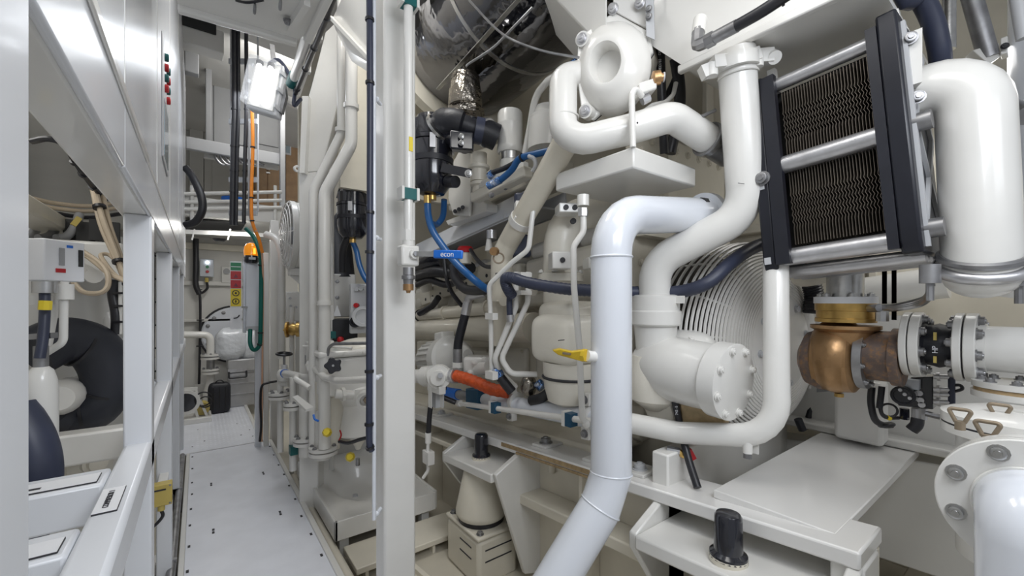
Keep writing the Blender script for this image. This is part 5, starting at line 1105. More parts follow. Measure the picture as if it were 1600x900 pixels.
# thin tubes
t = pipe('thin_line', 'thin white line rising diagonally across the engine side', pts([(768, 590, 2.5), (767, 500, 2.45), (764, 445, 2.42), (800, 410, 2.35), (826, 390, 2.3), (834, 320, 2.3), (842, 285, 2.4)]), 8, fr=0.06)
for y in (493, 585): t.part('clamp_block', M().box(pt(758, y+6, 2.44), pt(778, y-4, 2.40)), 'white', t.run)
t = pipe('thin_line', 'left one of two parallel white fuel lines bending at mid engine', pts([(806, 425, 2.4), (806, 480, 2.4), (773, 560, 2.45), (780, 580, 2.5), (806, 605, 2.55)]), 9, fr=0.06)
for y in (430, 458): t.part('clamp_block', M().box(pt(800, y+3, 2.38), pt(831, y-4, 2.36)), 'white', t.run)
pipe('thin_line', 'right one of two parallel white fuel lines bending at mid engine', pts([(825, 425, 2.4), (825, 472, 2.4), (783, 560, 2.42), (798, 584, 2.42), (838, 585, 2.45)]), 9, fr=0.06)
t = pipe('thin_line', 'thin white line dropping from the bracket box to the bed pipe', pts([(911, 325, 1.95), (912, 362, 1.95), (896, 385, 1.95), (897, 450, 1.95), (905, 540, 1.95), (910, 655, 1.95), (918, 662, 1.95)]), 10, fr=0.05)
t.part('union_nut', M().cyl(pt(911, 338, 1.95), pt(911, 326, 1.95), 0.024, seg=6), 'alu', t.run); t.part('top_stub', M().cyl(pt(911, 322, 1.95), pt(911, 305, 1.95), 0.028), 'white', t.run); t.part('foot', M().ball(pt(916, 663, 1.95), 0.02, 10, 8), 'white', t.run)
# blue hose pair at engine top
t = Thing('coolant_hose', 'blue rubber hose lying across the engine top', 'hose', pt(775, 288, 2.5))
P = pts([(868, 234, 2.3), (840, 240, 2.35), (812, 248, 2.42), (800, 265, 2.48), (782, 281, 2.55), (768, 288, 2.58)])
o = t.part('hose', M().hose(P, 0.020, 12), 'hose_blue'); t.part('foil_end', M().cyl(P[-2], P[-1]+(P[-1]-P[-2])*0.4, 0.024, seg=12), 'foil_blue'); ties(t, P, 0.026, (0.38, ), o)
t = Thing('coolant_hose', 'black hose with foil tip beside the blue rubber hose', 'hose', pt(770, 275, 2.6)); P = pts([(824, 243, 2.45), (805, 254, 2.5), (788, 263, 2.55), (770, 270, 2.6), (764, 276, 2.62)])
t.part('hose', M().hose(P, 0.016, 10), 'rubber'); t.part('foil_end', M().cyl(P[-2], P[-1], 0.024, seg=12), 'foil_blue')
t = Thing('hose_hook', 'white hook bracket holding the blue hose', 'bracket', pt(836, 262, 2.35)); t.part('hook', M().hose(pts([(826, 244, 2.36), (834, 248, 2.34), (837, 258, 2.34), (832, 268, 2.36)]), 0.012, 8), 'light_grey')
# cast elbow with bolted blocks
P = pts([(935, 330, 2.5), (902, 348, 2.45), (878, 372, 2.4), (874, 425, 2.4)])
t = Thing('water_elbow', 'cream cast water elbow with bolted blocks left of the big vertical pipe', 'elbow', P[3])
t.part('elbow', M().tube([pt(960, 325, 2.55), pt(876, 340, 2.4), pt(874, 435, 2.4)], rad(52, P[2]), 0.22, 26), 'cast_cream')
o = t.part('flange', M().lathe(pt(876, 440, 2.4), ZA*0.05, [(0, 0.13), (0.8, 0.13), (1, 0.11)], 26), 'cast_cream'); t.bolts(pt(876, 440, 2.4)+ZA*0.05, ZA, 0.115, 6, 0.014, 'white', parent=o)
t.part('lower_neck', M().cyl(pt(876, 500, 2.4), pt(876, 440, 2.4), 0.10), 'cast_cream')
for (x, y, w_, h_) in ((875, 408, 0.045, 0.045), (887, 328, 0.05, 0.025), (925, 412, 0.03, 0.03)):
    p_ = pt(x, y, 2.22); b_ = t.part('bolt_block', M().obox(p_, V((w_, -w_*0.6, 0)), V((0.03, 0.05, 0)), V((0, 0, h_))), 'white', bev=0.006); q_ = V((-0.55, -0.83, 0))
    for s_ in ((-0.4, 0.4) if x == 887 else (0, )): c = p_+V((w_, -w_*0.6, 0))*s_-V((0.03, 0.05, 0)); t.part('bolt', M().cyl(c, c+q_*0.008, 0.014, seg=12), 'mark', b_)
c = pt(895, 346, 2.27); t.part('plug', M().cyl(c, c+V((-0.01, -0.015, 0)), 0.016, seg=12), 'mark')
# oil filter head: big rounded cream housing
t = Thing('oil_cooler_housing', 'big rounded cream oil cooler housing left of the vertical pipe', 'housing', pt(880, 620, 2.2))
c = pt(890, 548, 2.28)
t.part('body', blob(pt(893, 528, 2.3), 0.19, 0.17, 0.135, 0.0, 40, 20, seed=2, flat=0.42), 'cast_cream')
t.part('upper_shoulder', blob(pt(893, 495, 2.35), 0.16, 0.15, 0.09, 0.0, 36, 18, seed=2, flat=0.5), 'cast_cream')
t.part('bowl', M().lathe(pt(893, 632, 2.3), ZA*0.24, [(0, 0.08), (0.1, 0.13), (0.4, 0.15), (1, 0.16)], 30), 'cast_cream')
t.part('band', M().torus(pt(893, 588, 2.3), ZA, 0.157, 0.008, 36, 6), 'mark')
t.part('marking', M().bar(pt(872, 532, 2.04), pt(882, 531, 2.04), 0.002, 0.004), 'mark')
t = Thing('yellow_lever', 'yellow lever handle pointing left from the big vertical pipe', 'lever', pt(890, 566, 1.66))
a, b = pt(863, 549, 1.70), pt(912, 556, 1.60)
t.part('handle', M().prism([a+V((0, 0, 0.003)), a.lerp(b, 0.25)+V((0, 0, 0.014)), b.lerp(a, 0.35)+V((0, 0, 0.010)), b+V((0, 0, 0.022)), b+V((0, 0, -0.024)), b.lerp(a, 0.4)+V((0, 0, -0.018)), a.lerp(b, 0.2)+V((0, 0, -0.012))], V((0.03, 0.035, 0))), 'gold', bev=0.004)
e = (b-a).normalized(); t.part('hex_collar', M().cyl(b+V((0.015, 0.017, 0)), b+V((0.015, 0.017, 0))+e*0.016, 0.025, seg=8), 'gold'); t.part('white_stub', M().cyl(b+V((0.015, 0.017, 0))+e*0.016, pt(950, 560, 1.66), 0.021), 'white')
t.part('embossing', M().bar(a.lerp(b, 0.35)+V((-0.004, -0.004, 0)), a.lerp(b, 0.6)+V((-0.004, -0.004, 0)), 0.006, 0.008), 'bronze_handle')
# corrugated black hose
P = pts([(800, 462, 2.35), (792, 448, 2.3), (790, 436, 2.28), (800, 434, 2.25), (826, 442, 2.2), (880, 451, 2.12), (925, 454, 2.06), (1000, 457, 2.02), (1060, 456, 1.95), (1105, 442, 1.88), (1140, 412, 1.9), (1175, 388, 2.0), (1215, 374, 2.1)])
t = Thing('corrugated_hose', 'black corrugated hose running behind the big vertical pipe', 'hose', P[0]); Q = spline(P, 14)
t.part('hose', M().sweep(Q, [0.029+0.0025*(i % 2) for i in range(len(Q))], 14), 'navy_rubber')
t = Thing('short_hose', 'short dark blue hose dropping from the corrugated hose', 'hose', pt(800, 505, 2.4)); t.part('hose', M().hose(pts([(797, 452, 2.38), (796, 475, 2.38), (797, 500, 2.38)]), 0.018, 10), 'navy_rubber'); t.part('ferrule', M().cyl(pt(797, 492, 2.38), pt(798, 503, 2.38), 0.022), 'alu')

# big near pipe
P = [pt(1108, 336, 1.98), pt(956, 330, 1.72), pt(956, 745, 1.60), pt(935, 785, 1.57), pt(840, 946, 1.42)]
t = Thing('raw_water_pipe', 'big white vertical pipe, tinted blue for cool light, with mitred bends in the foreground', 'pipe', P[4]); r = rad(63, pt(956, 500, 1.66))
V1 = pt(955, 500, 1.66); top = V((V1.x, V1.y, pt(955, 336, 1.66).z)); k1 = V((V1.x, V1.y, pt(955, 738, 1.66).z)); k2 = pt(938, 792, 1.64); k3 = pt(845, 946, 1.58)
run = t.part('run', M().tube([pt(1100, 336, 2.02), top, k1], r, 0.17, 30), 'cool_white')
t.part('mitre', M().sweep([k1-V((0, 0, -0.02)), k1, k2, k2+(k3-k2)*0.1], r, 30), 'cool_white'); t.part('lower_run', M().cyl(k2, k3+(k3-k2)*1.6, r, seg=30), 'cool_white')
t.part('weld_bead', M().torus(V((V1.x, V1.y, pt(955, 402, 1.66).z)), ZA, r*1.0, 0.005, 32, 6), 'cool_white', run); t.part('weld_bead', M().torus(k1, V((0.1, 0.05, 1)), r, 0.004, 32, 6), 'cool_white', run); t.part('weld_bead', M().torus(k2, (k3-k1), r, 0.004, 32, 6), 'cool_white', run)
e = (pt(1100, 336, 2.02)-top).normalized(); fcn = pt(1102, 336, 2.03)
f = t.part('flange', M().cyl(fcn-e*0.02, fcn+e*0.02, 0.105, seg=30), 'cool_white'); t.part('gasket', M().cyl(fcn+e*0.02, fcn+e*0.03, 0.1, seg=30), 'mark')
for x, y in ((1101, 318), (1108, 352)): p_ = pt(x, y, 1.96); t.part('bolt_cap', M().cyl(p_, p_-e*0.03, 0.028, seg=8), 'hose_black', f)
t.part('steel_sleeve', M().cyl(fcn-e*0.09, fcn-e*0.02, r*1.01, seg=30), 'cool_white')

# overhead tank plate, hydraulic fitting
op = Thing('overhead_tank', 'white overhead tank side with lipped lower edge above the cooler', 'tank', V((2.2, 0.5, W(1.05))))
op.part('side_plate', M().prism([(1.75, 0.37, W(1.05)), (1.75, 1.03, W(1.05)), (1.75, 1.25, W(1.28)), (1.75, 1.25, W(3.1)), (1.75, 0.37, W(3.1))], (0.02, 0, 0)), 'white')
op.part('bottom_plate', M().box((1.75, 0.37, W(1.045)), (3.0, 1.03, W(1.065))), 'white'); op.part('lip', M().box((1.735, 0.37, W(1.03)), (1.765, 1.06, W(1.065))), 'white', bev=0.006)
op.part('end_plate', M().prism([(1.77, 1.03, W(1.05)), (3.0, 1.03, W(1.05)), (3.0, 1.25, W(1.28)), (1.77, 1.25, W(1.28))], (0, 0.01, 0.02)), 'white'); op.part('end_wall', M().box((1.77, 1.25, W(1.28)), (3.0, 1.27, W(3.1))), 'white')
op.part('hanger_rib', M().prism([pt(1368, -5, X=2.1), pt(1385, -5, X=2.1), pt(1420, 45, X=2.1), pt(1412, 50, X=2.1)], (0.02, 0.02, 0)), 'white')
t = Thing('hydraulic_hose', 'black hydraulic hose with steel elbow fitting under the overhead tank', 'hose', pt(1092, 78, 1.7))
t.part('boss', M().cyl(pt(1094, 30, 1.72), pt(1091, 52, 1.70), 0.026), 'white'); t.part('elbow', M().tube([pt(1091, 48, 1.70), pt(1089, 72, 1.68), pt(1106, 64, 1.64)], 0.024, 0.02, 8), 'dull_steel')
t.part('nut', M().cyl(pt(1103, 66, 1.645), pt(1116, 59, 1.62), 0.027, seg=6), 'dull_steel'); t.part('ferrule', M().cyl(pt(1116, 59, 1.62), pt(1152, 40, 1.55), 0.023, seg=12), 'dull_steel'); o = t.part('hose', M().hose(pts([(1150, 41, 1.55), (1190, 18, 1.48), (1240, -15, 1.4)]), 0.021, 12), 'hose_black'); t.part('cable_tie', M().cyl(pt(1217, 0, 1.44), pt(1221, -3, 1.435), 0.027), 'hose_black', o)
# hydraulic hoses with print, behind the S pipe
t = Thing('hydraulic_hose', 'black hydraulic hose with white print hanging right of the volute', 'hose', pt(1040, 240, 2.25)); P = pts([(1026, -20, 2.1), (1031, 60, 2.1), (1034, 150, 2.12), (1038, 240, 2.2)])
o = t.part('hose', M().hose(P, 0.022, 12), 'hose_black')
for y0, s_ in ((70, 'DISA SC-2082'), (102, '1833783')): t.text(s_, 0.018, pt(1030+(y0-60)*0.03, y0, 2.075), V((0, 0, 1)), V((-0.8, 0.6, 0)), 'label_white', o)
t = Thing('hydraulic_hose', 'plain black hydraulic hose looping beside the printed hose', 'hose', pt(1050, 240, 2.3)); t.part('hose', M().hose(pts([(1045, 40, 2.2), (1055, 90, 2.22), (1062, 140, 2.25), (1060, 180, 2.28), (1047, 240, 2.3)]), 0.030, 12), 'hose_black')
t = Thing('hydraulic_hose', 'slimmer black hose crossing behind the plain hydraulic hose', 'hose', pt(1036, 165, 2.35)); t.part('hose', M().hose(pts([(1062, 60, 2.3), (1060, 110, 2.3), (1046, 145, 2.32), (1032, 168, 2.35)]), 0.022, 10), 'hose_black')
pipe('thin_line', 'white tube curling under the volute to the hoses', pts([(1000, 178, 2.1), (1020, 164, 2.1), (1040, 160, 2.1), (1052, 148, 2.1), (1056, 130, 2.12)]), 7, fr=0.05)
# sample valve and rod on the bracket box
t = Thing('bracket_box', 'white box shelf bracket below the S pipe', 'bracket', pt(990, 262, 1.75)); c = pt(990, 262, 1.75)
ztop = W((470-228)/FPX*1.75)
t.part('box', M().hexa([(c.x, c.y, c.z), (1.95, c.y, c.z), (1.95, 1.57, c.z), (c.x, 1.57, c.z), (c.x, c.y, ztop), (1.95, c.y, ztop), (1.95, 1.57, ztop), (c.x, 1.57, ztop)]), 'white', bev=0.008)
t.part('riser_rod', M().tube([pt(989, 230, 1.75), pt(987, 150, 1.75), pt(992, 138, 1.75), pt(1003, 150, 1.78)], 0.013, 0.04), 'white')
t.part('valve_block', M().obox(pt(1008, 140, 1.82), V((0.035, -0.02, 0.015)), V((0.02, 0.03, 0)), V((0, 0, 0.025))), 'white', bev=0.006); c2 = pt(1019, 123, 1.80); t.part('knob', M().lathe(c2, V((0.035, -0.03, 0.005)), [(0, 0.02), (0.1, 0.03), (0.7, 0.03), (0.7, 0.018), (1, 0.018)], 14), 'bronze'); t.part('knob_face', M().cyl(c2+V((0.035, -0.03, 0.005)), c2+V((0.039, -0.034, 0.005)), 0.02, seg=12), 'light_grey')
t.part('fitting', M().cyl(pt(1003, 158, 1.82), pt(1014, 152, 1.82), 0.02, seg=8), 'alu')

# right vertical pipe with S bend into the pump
kk = 1.86; pv0 = pt(1152, 86, kk); 
P = [pt(1150, 80, 1.73), pt(1166, 335, 1.80), pt(1022, 410, 1.98), pt(1024, 500, 2.0)]
t = Thing('cooling_pipe', 'white cooling water pipe with S bend between overhead tank and pump', 'pipe', P[3]); r = 0.073
run = t.part('run', M().tube(P, r, 0.16, 28), 'white')
c = pt(1150, 90, 1.72); d = (P[1]-P[0]).normalized(); o = t.part('clamp_ring', M().cyl(c, c+d*0.05, r*1.13, seg=28), 'white'); t.part('weld_bead', M().torus(pt(1153, 118, 1.735), d, r, 0.005, 28, 6), 'white', run)
for x, y in ((1113, 98), (1184, 84)):
    p_ = pt(x, y+6, 1.70); t.part('clamp_ear', M().bar(pt(1150, 96, 1.70), p_+V((0, 0, 0.01)), 0.05, 0.05), 'white', o); t.part('ear_bolt', M().cyl(p_+V((0, 0, -0.04)), p_+V((0, 0, 0.01)), 0.022, seg=10), 'white', o)
t.part('rounded_ear', M().cyl(pt(1203, 86, 1.72), pt(1211, 90, 1.68), 0.026, seg=14), 'white', o)
t.part('ear_arm', M().bar(pt(1184, 90, 1.71), pt(1207, 88, 1.70), 0.04, 0.055), 'white', o)
t.part('ear_arm', M().bar(pt(1113, 108, 1.71), pt(1096, 115, 1.71), 0.04, 0.05), 'white', o)
t.part('scratch', M().bar(pt(1153, 286, 1.722), pt(1163, 287, 1.722), 0.001, 0.002), 'mark', run)
# pump with round bolted cover
ca = pt(1137, 595, 1.72); pb = pt(1030, 560, 2.0); ax = (pb-ca); ax = V((0.05, 1, 0.06)).normalized()
t = Thing('coolant_pump', 'white cast coolant pump with round bolted end cover', 'pump', ca-ZA*0.2)
cp = pt(1024, 508, 2.0)
t.part('inlet_collar', M().lathe(pt(1024, 508, 2.0), ZA*0.145, [(0, 0.112), (0.05, 0.118), (0.45, 0.118), (0.5, 0.110), (0.95, 0.110), (1, 0.095)], 32), 'white'); t.part('collar_lug', M().box(pt(1057, 474, 1.92), pt(1068, 462, 1.88)), 'white'); t.part('joint_line', M().torus(pt(1024, 487, 2.0), ZA, 0.111, 0.003, 36, 6), 'stain')
lowp = V((cp.x, cp.y, pt(1024, 600, 2.0).z))
t.part('inlet_neck', M().lathe(lowp, ZA*(cp.z-lowp.z), [(0, 0.12), (0.25, 0.105), (0.6, 0.09), (1, 0.10)], 30), 'white')
L = 0.42
t.part('barrel', M().lathe(ca+ax*L, -ax*L, [(0, 0.10), (0.15, 0.135), (0.4, 0.15), (0.7, 0.145), (0.9, 0.14), (0.9, 0.158), (1, 0.158)], 40), 'white')
cv = t.part('end_cover', M().lathe(ca, -ax*0.03, [(0, 0.158), (0.9, 0.158), (1, 0.15)], 40), 'white'); t.bolts(ca-ax*0.03, -ax, 0.136, 8, 0.014, 'white', 0.3, parent=cv)
t.part('belly', M().lathe(lowp-ZA*0.12, ZA*0.26, [(0, 0.05), (0.2, 0.12), (0.6, 0.14), (1, 0.12)], 28), 'cast_cream')
t.part('side_hump', blob(ca+ax*0.30+V((0.16, 0, 0.07)), 0.10, 0.16, 0.10, 0.0, 24, 14, seed=4, flat=0.8), 'white'); c = ca+ax*0.2+V((0.06, 0, 0.14)); t.bolt(c, V((-0.3, -0.5, 0.8)), 0.012, 'white')
t.part('foot', M().prism([pt(990, 600, 2.0), pt(1045, 620, 1.9), pt(1060, 668, 1.9), pt(1018, 668, 2.0)], V((0.15, 0.05, 0))), 'cast_cream', bev=0.01)
t.part('lower_plate', M().prism([pt(1060, 622, 1.88), pt(1130, 640, 1.76), pt(1135, 668, 1.78), pt(1066, 668, 1.88)], V((0.15, 0.05, 0))), 'stain', bev=0.008, label='rust stained plate')
t = Thing('hydraulic_hose', 'printed black hose passing behind the loop pipe below the pump', 'hose', pt(1090, 760, 1.75)); P = pts([(1054, 622, 1.87), (1062, 662, 1.87), (1075, 715, 1.80), (1090, 762, 1.72)])
o = t.part('hose', M().hose(P, 0.016, 12), 'hose_black'); t.text('743 -5', 0.016, pt(1057, 641, 1.85), V((-0.1, 0, 1)), V((-0.8, 0.6, 0)), 'label_white', o)
t = Thing('hose_coupling', 'grey hose coupling with red cap under the loop pipe', 'coupling', pt(1055, 712, 1.85)); t.part('body', M().cyl(pt(1042, 703, 1.86), pt(1062, 707, 1.84), 0.02, seg=8), 'dull_steel'); t.part('nut', M().cyl(pt(1060, 706, 1.84), pt(1070, 712, 1.83), 0.015, seg=8), 'brass'); t.part('red_cap', M().bar(pt(1076, 702, 1.84), pt(1084, 717, 1.84), 0.02, 0.02), 'red', label='red cap')
# loop pipe
P = [pt(940, 648, 2.05), pt(1010, 670, 1.93), pt(1110, 682, 1.78), pt(1205, 668, 1.62), pt(1232, 610, 1.62), pt(1213, 400, 1.72), pt(1218, 380, 1.8)]
t = Thing('loop_pipe', 'white pipe sweeping along the bottom and up across the wire guard', 'pipe', P[2]); 
P = [pt(940, 652, 2.02), pt(1060, 676, 1.84), pt(1214, 682, 1.62), pt(1212, 400, 1.74), pt(1222, 372, 2.0)]
run = t.part('run', M().tube(P, 0.047, 0.15, 24), 'white'); c = pt(1168, 690, 1.66); t.part('drain_stub', M().cyl(c, c-ZA*0.045, 0.018), 'white', run); t.part('drain_cap', M().cyl(c-ZA*0.045, c-ZA*0.065, 0.016, seg=8), 'dull_steel', run); t.part('drain_block', M().box(pt(1173, 707, 1.68), pt(1186, 692, 1.66)), 'white', run)

# wire fan guard
mat('fan_shade', (0.10, 0.09, 0.075), 0.6, var=0.2, vscale=9)  # dark colour stands in for the shaded interior behind the rings
gc = V((2.43, 1.04, W(-0.22))); gn = V((-0.15, -0.99, 0.01)).normalized(); ga = gn.cross(ZA).normalized(); gb = ga.cross(gn)
t = Thing('fan_guard', 'domed white wire guard with concentric rings at the engine end', 'guard', gc-ZA*0.54)
prof = []
for i in range(21):
    q = i/20; prof.append((0.25+0.285*q, 0.16*(1-q**2.2)))
for i in range(6): prof.append((0.537, -0.03-0.045*i))
for rr, dd in prof: t.part('wire_ring', M().torus(gc+gn*dd, gn, rr, 0.0080, 56, 6), 'white')
for i in range(16):
    a = 2*math.pi*i/16+0.1; d = ga*math.cos(a)+gb*math.sin(a)
    t.part('spoke', M().hose([gc+d*(rr-0.006)+gn*(dd-0.006) for rr, dd in prof[::3]]+[gc+d*0.535-gn*0.26], 0.006, 6, 3), 'white')
cpl = t.part('centre_disc', M().lathe(gc+gn*0.155, gn*0.015, [(0, 0.25), (0.6, 0.25), (1, 0.235)], 44), 'white'); t.bolts(gc+gn*0.17, gn, 0.21, 8, 0.015, 'light_grey', 0.2, parent=cpl)
t = Thing('fan_drum', 'fan drum inside the wire guard, coloured dark for the shaded interior', 'fan', gc-ZA*0.4); t.part('drum', M().lathe(gc-gn*0.30, gn*0.42, [(0, 0.5), (0.1, 0.5), (0.15, 0.30), (0.9, 0.22), (1, 0.1)], 40), 'fan_shade')
for i in range(10):
    a = 2*math.pi*i/10; d = ga*math.cos(a)+gb*math.sin(a); n = gn.cross(d); c = gc-gn*0.08+d*0.36
    t.part('blade', M().obox(c, d*0.12, (n*0.7+gn*0.7)*0.06, (n*0.7-gn*0.7)*0.005), 'grey')

# ================================================================== LOWER ENGINE SIDE: MOTOR, VALVE, HOSES, BED PIPE
a, b = pt(668, 562, 3.75), pt(724, 556, 3.25); d = (b-a).normalized()
t = Thing('electric_motor', 'white finned electric motor low on the engine side right of the pillar', 'motor', pt(700, 592, 3.5)); L = (b-a).length; R0 = 0.155
t.part('body', M().lathe(a, b-a, [(0, 0.04), (0.02, R0*0.8), (0.12, R0*0.95), (0.2, R0*0.92), (0.55, R0*0.92)], 32), 'white')
x_, y_, _ = frame(d)
for i in range(20):
    an = 2*math.pi*i/20; n = x_*math.cos(an)+y_*math.sin(an); s_ = d.cross(n); t.part('cooling_fin', M().obox(a+d*L*0.32+n*(R0*0.96), n*R0*0.07, d*L*0.17, s_*0.004), 'white')
t.part('end_bell', M().lathe(a+d*L*0.52, d*L*0.5, [(0, R0*1.1), (0.35, R0*1.15), (0.4, R0*0.98), (0.8, R0*0.8), (1.0, R0*0.45)], 32), 'white')
t.part('front_hub', M().lathe(b-d*0.02, d*0.09, [(0, R0*0.6), (0.5, R0*0.55), (1, R0*0.3)], 24), 'white')
c = a+d*L*0.5+ZA*R0*1.05; t.part('terminal_box', M().obox(c+ZA*0.02, d*0.07, x_*0.06, ZA*0.035), 'white', bev=0.012); t.bolt(b-d*0.12+V((-0.06, -0.08, -0.02)), V((-0.6, -0.7, 0)), 0.014, 'mark')
t = Thing('gear_pump', 'white cast gear pump in front of the electric motor', 'pump', pt(750, 585, 2.95))
t.part('body', M().obox(pt(752, 568, 3.0), V((0.09, -0.08, 0)), V((0.05, 0.06, 0)), V((0, 0, 0.055))), 'white', bev=0.02); t.part('nose', M().cyl(pt(732, 580, 3.05), pt(765, 573, 2.85), 0.045), 'white')
for x, y in ((742, 566), (757, 562), (735, 582)): t.bolt(pt(x, y, 2.88), V((-0.6, -0.8, 0)), 0.016, 'white')
t = Thing('suction_hose', 'black hose with steel ends rising from the motor pump', 'hose', pt(715, 575, 3.05))
t.part('hose', M().hose(pts([(715, 560, 3.0), (716, 535, 3.0), (722, 510, 3.0), (728, 488, 3.0)]), 0.032, 14), 'rubber'); t.part('ferrule', M().cyl(pt(715, 568, 3.0), pt(715, 545, 3.0), 0.034), 'dull_steel'); t.part('ferrule', M().cyl(pt(727, 492, 3.0), pt(731, 472, 3.0), 0.034), 'alu')
t.part('elbow', M().tube([pt(730, 475, 3.0), pt(734, 463, 2.98), pt(760, 458, 2.8)], 0.028, 0.05), 'alu'); t.part('foot_nut', M().cyl(pt(715, 574, 3.0), pt(715, 566, 3.0), 0.04, seg=8), 'white')
t = Thing('dark_hose', 'thick black hose crossing behind the blue hose under the grip', 'hose', pt(740, 458, 2.9)); t.part('hose', M().hose(pts([(708, 415, 3.1), (712, 435, 3.05), (728, 452, 2.95), (755, 453, 2.75), (775, 446, 2.65)]), 0.034, 12), 'hose_black')
t = Thing('dark_hose', 'thin black cable dropping past the perforated rail', 'cable', pt(720, 478, 3.1)); t.part('cable', M().hose(pts([(694, 405, 3.2), (697, 430, 3.2), (705, 455, 3.15), (722, 478, 3.1)]), 0.016, 8), 'hose_black')
t = Thing('dark_hose', 'thin black cable looping from the red cap to the slanting pipe', 'cable', pt(755, 418, 2.8)); t.part('cable', M().hose(pts([(735, 390, 3.0), (745, 405, 2.9), (758, 416, 2.8), (772, 417, 2.7)]), 0.014, 8), 'hose_black')
# horizontal valve and orange hose
t = Thing('fuel_valve', 'white flanged valve on a horizontal pipe beside the pillar', 'valve', pt(685, 600, 2.9))
t.part('pipe', M().cyl(pt(640, 588, 3.1), pt(712, 587, 2.8), 0.05), 'white'); t.part('body', M().cyl(pt(664, 588, 3.0), pt(676, 587, 2.95), 0.075, seg=10), 'white'); o = t.part('bonnet', M().lathe(pt(688, 587, 2.86), V((-0.06, -0.08, 0)), [(0, 0.08), (0.6, 0.08), (0.6, 0.05), (1, 0.05)], 18), 'white'); t.part('stem_nut', M().cyl(pt(688, 587, 2.76), pt(688, 587, 2.72), 0.02, seg=6), 'dull_steel', o)
for x in (680, 693): t.part('clamp_block', M().box(pt(x-5, 607, 2.86), pt(x+5, 597, 2.82)), 'hose_black')
t = Thing('orange_hose', 'wrinkled orange sleeved hose leaving the fuel valve', 'hose', pt(760, 610, 2.7)); Q = spline(pts([(712, 587, 2.8), (730, 592, 2.75), (748, 599, 2.7), (768, 608, 2.65), (795, 613, 2.6)]), 10); t.part('sleeve', M().sweep(Q, [0.039+0.0018*math.sin(i*1.7) for i in range(len(Q))], 16), 'orange_hose'); t.part('collar', M().cyl(pt(707, 587, 2.82), pt(713, 587, 2.8), 0.052), 'alu')
t = Thing('pipe_bracket', 'white box bracket under the fuel valve', 'bracket', pt(680, 640, 2.85))
for x in (672, 690): t.part('cheek', M().box(pt(x-3, 636, 2.9), pt(x+3, 606, 2.86)), 'white', bev=0.006)
t.part('top', M().box(pt(667, 610, 2.92), pt(697, 603, 2.8)), 'white', bev=0.006); t.part('block', M().box(pt(672, 634, 2.95), pt(694, 612, 2.92)), 'light_grey')
# bed pipe
a, b = pt(775, 627, X=1.60), pt(945, 658, X=1.60); d = (b-a).normalized()
t = Thing('bed_pipe', 'white pipe clamped along the engine bed top', 'pipe', (a+b)/2-ZA*0.05)
run = t.part('run', M().cyl(a, b, 0.052, seg=24), 'cool_white'); t.part('blue_sleeve', M().cyl(a-d*0.75, a-d*0.5, 0.042), 'blue', label='blue sleeve'); t.part('teal_clamp', M().obox(a-d*0.22, d*0.08, XA*0.06, ZA*0.07), 'teal_blue', bev=0.006); t.part('coupling', M().cyl(a-d*0.5, a-d*0.2, 0.036), 'dull_steel'); t.part('reducer', M().lathe(a-d*0.16, d*0.16, [(0, 0.035), (0.4, 0.045), (1, 0.052)], 20), 'light_grey')
for x, y in ((800, 628), (918, 650)):
    c = pt(x, y, X=1.57); o = t.part('clamp', M().cyl(c+XA*0.03-d*0.015, c+XA*0.03+d*0.015, 0.06, seg=22), 'white')
    for s_ in (-1, 1): t.part('clamp_ear', M().obox(c+V((0, 0, 0.085*s_)), XA*0.02, d*0.025, ZA*0.03), 'white', o); t.bolt(c+V((-0.02, 0, 0.085*s_)), -XA, 0.016, 'dull_steel', o)
a, b = pt(716, 630, X=1.48), pt(936, 660, X=1.48); t = Thing('bed_rod', 'thin white tube parallel to the bed pipe with dark blue clip', 'pipe', (a+b)/2-ZA*0.02); t.part('run', M().cyl(a, b, 0.016), 'white')
for x, y in ((772, 636), (888, 654)): c = pt(x, y, X=1.48); t.part('clip', M().obox(c+V((0.0, -0.02, 0)), XA*0.025, YA*0.02, ZA*0.032), 'teal_blue', label='dark blue clip'); o = t.part('clip_plate', M().obox(c+V((0, 0.012, 0)), XA*0.026, YA*0.012, ZA*0.036), 'white')
t.part('end_nut', M().cyl(a, a+(b-a).normalized()*0.04, 0.024, seg=6), 'white')
t = Thing('foil_joint', 'crumpled foil wrapped joint with red edge at the bed pipe', 'joint', pt(825, 615, 2.5)); t.part('wrap', M().ball(pt(826, 603, 2.5), 0.055, ax=(XA*0.05, YA*0.05, ZA*0.07)), 'foil'); t.part('blue_foil', M().cyl(pt(840, 598, 2.48), pt(848, 606, 2.46), 0.03), 'foil_blue')
t = Thing('dark_hose', 'black hose curving behind the oil cooler housing foot', 'hose', pt(850, 618, 2.4)); t.part('hose', M().hose(pts([(862, 595, 2.4), (858, 612, 2.4), (845, 622, 2.4), (830, 626, 2.45)]), 0.03, 12), 'hose_black')
t = Thing('foil_joint', 'blue foil sleeve on a dark hose at the parallel fuel lines', 'joint', pt(778, 590, 2.5)); t.part('sleeve', M().cyl(pt(773, 575, 2.5), pt(781, 588, 2.5), 0.032), 'foil_blue'); t.part('hose', M().hose(pts([(781, 588, 2.5), (790, 600, 2.5), (800, 612, 2.5)]), 0.03, 10), 'hose_black')

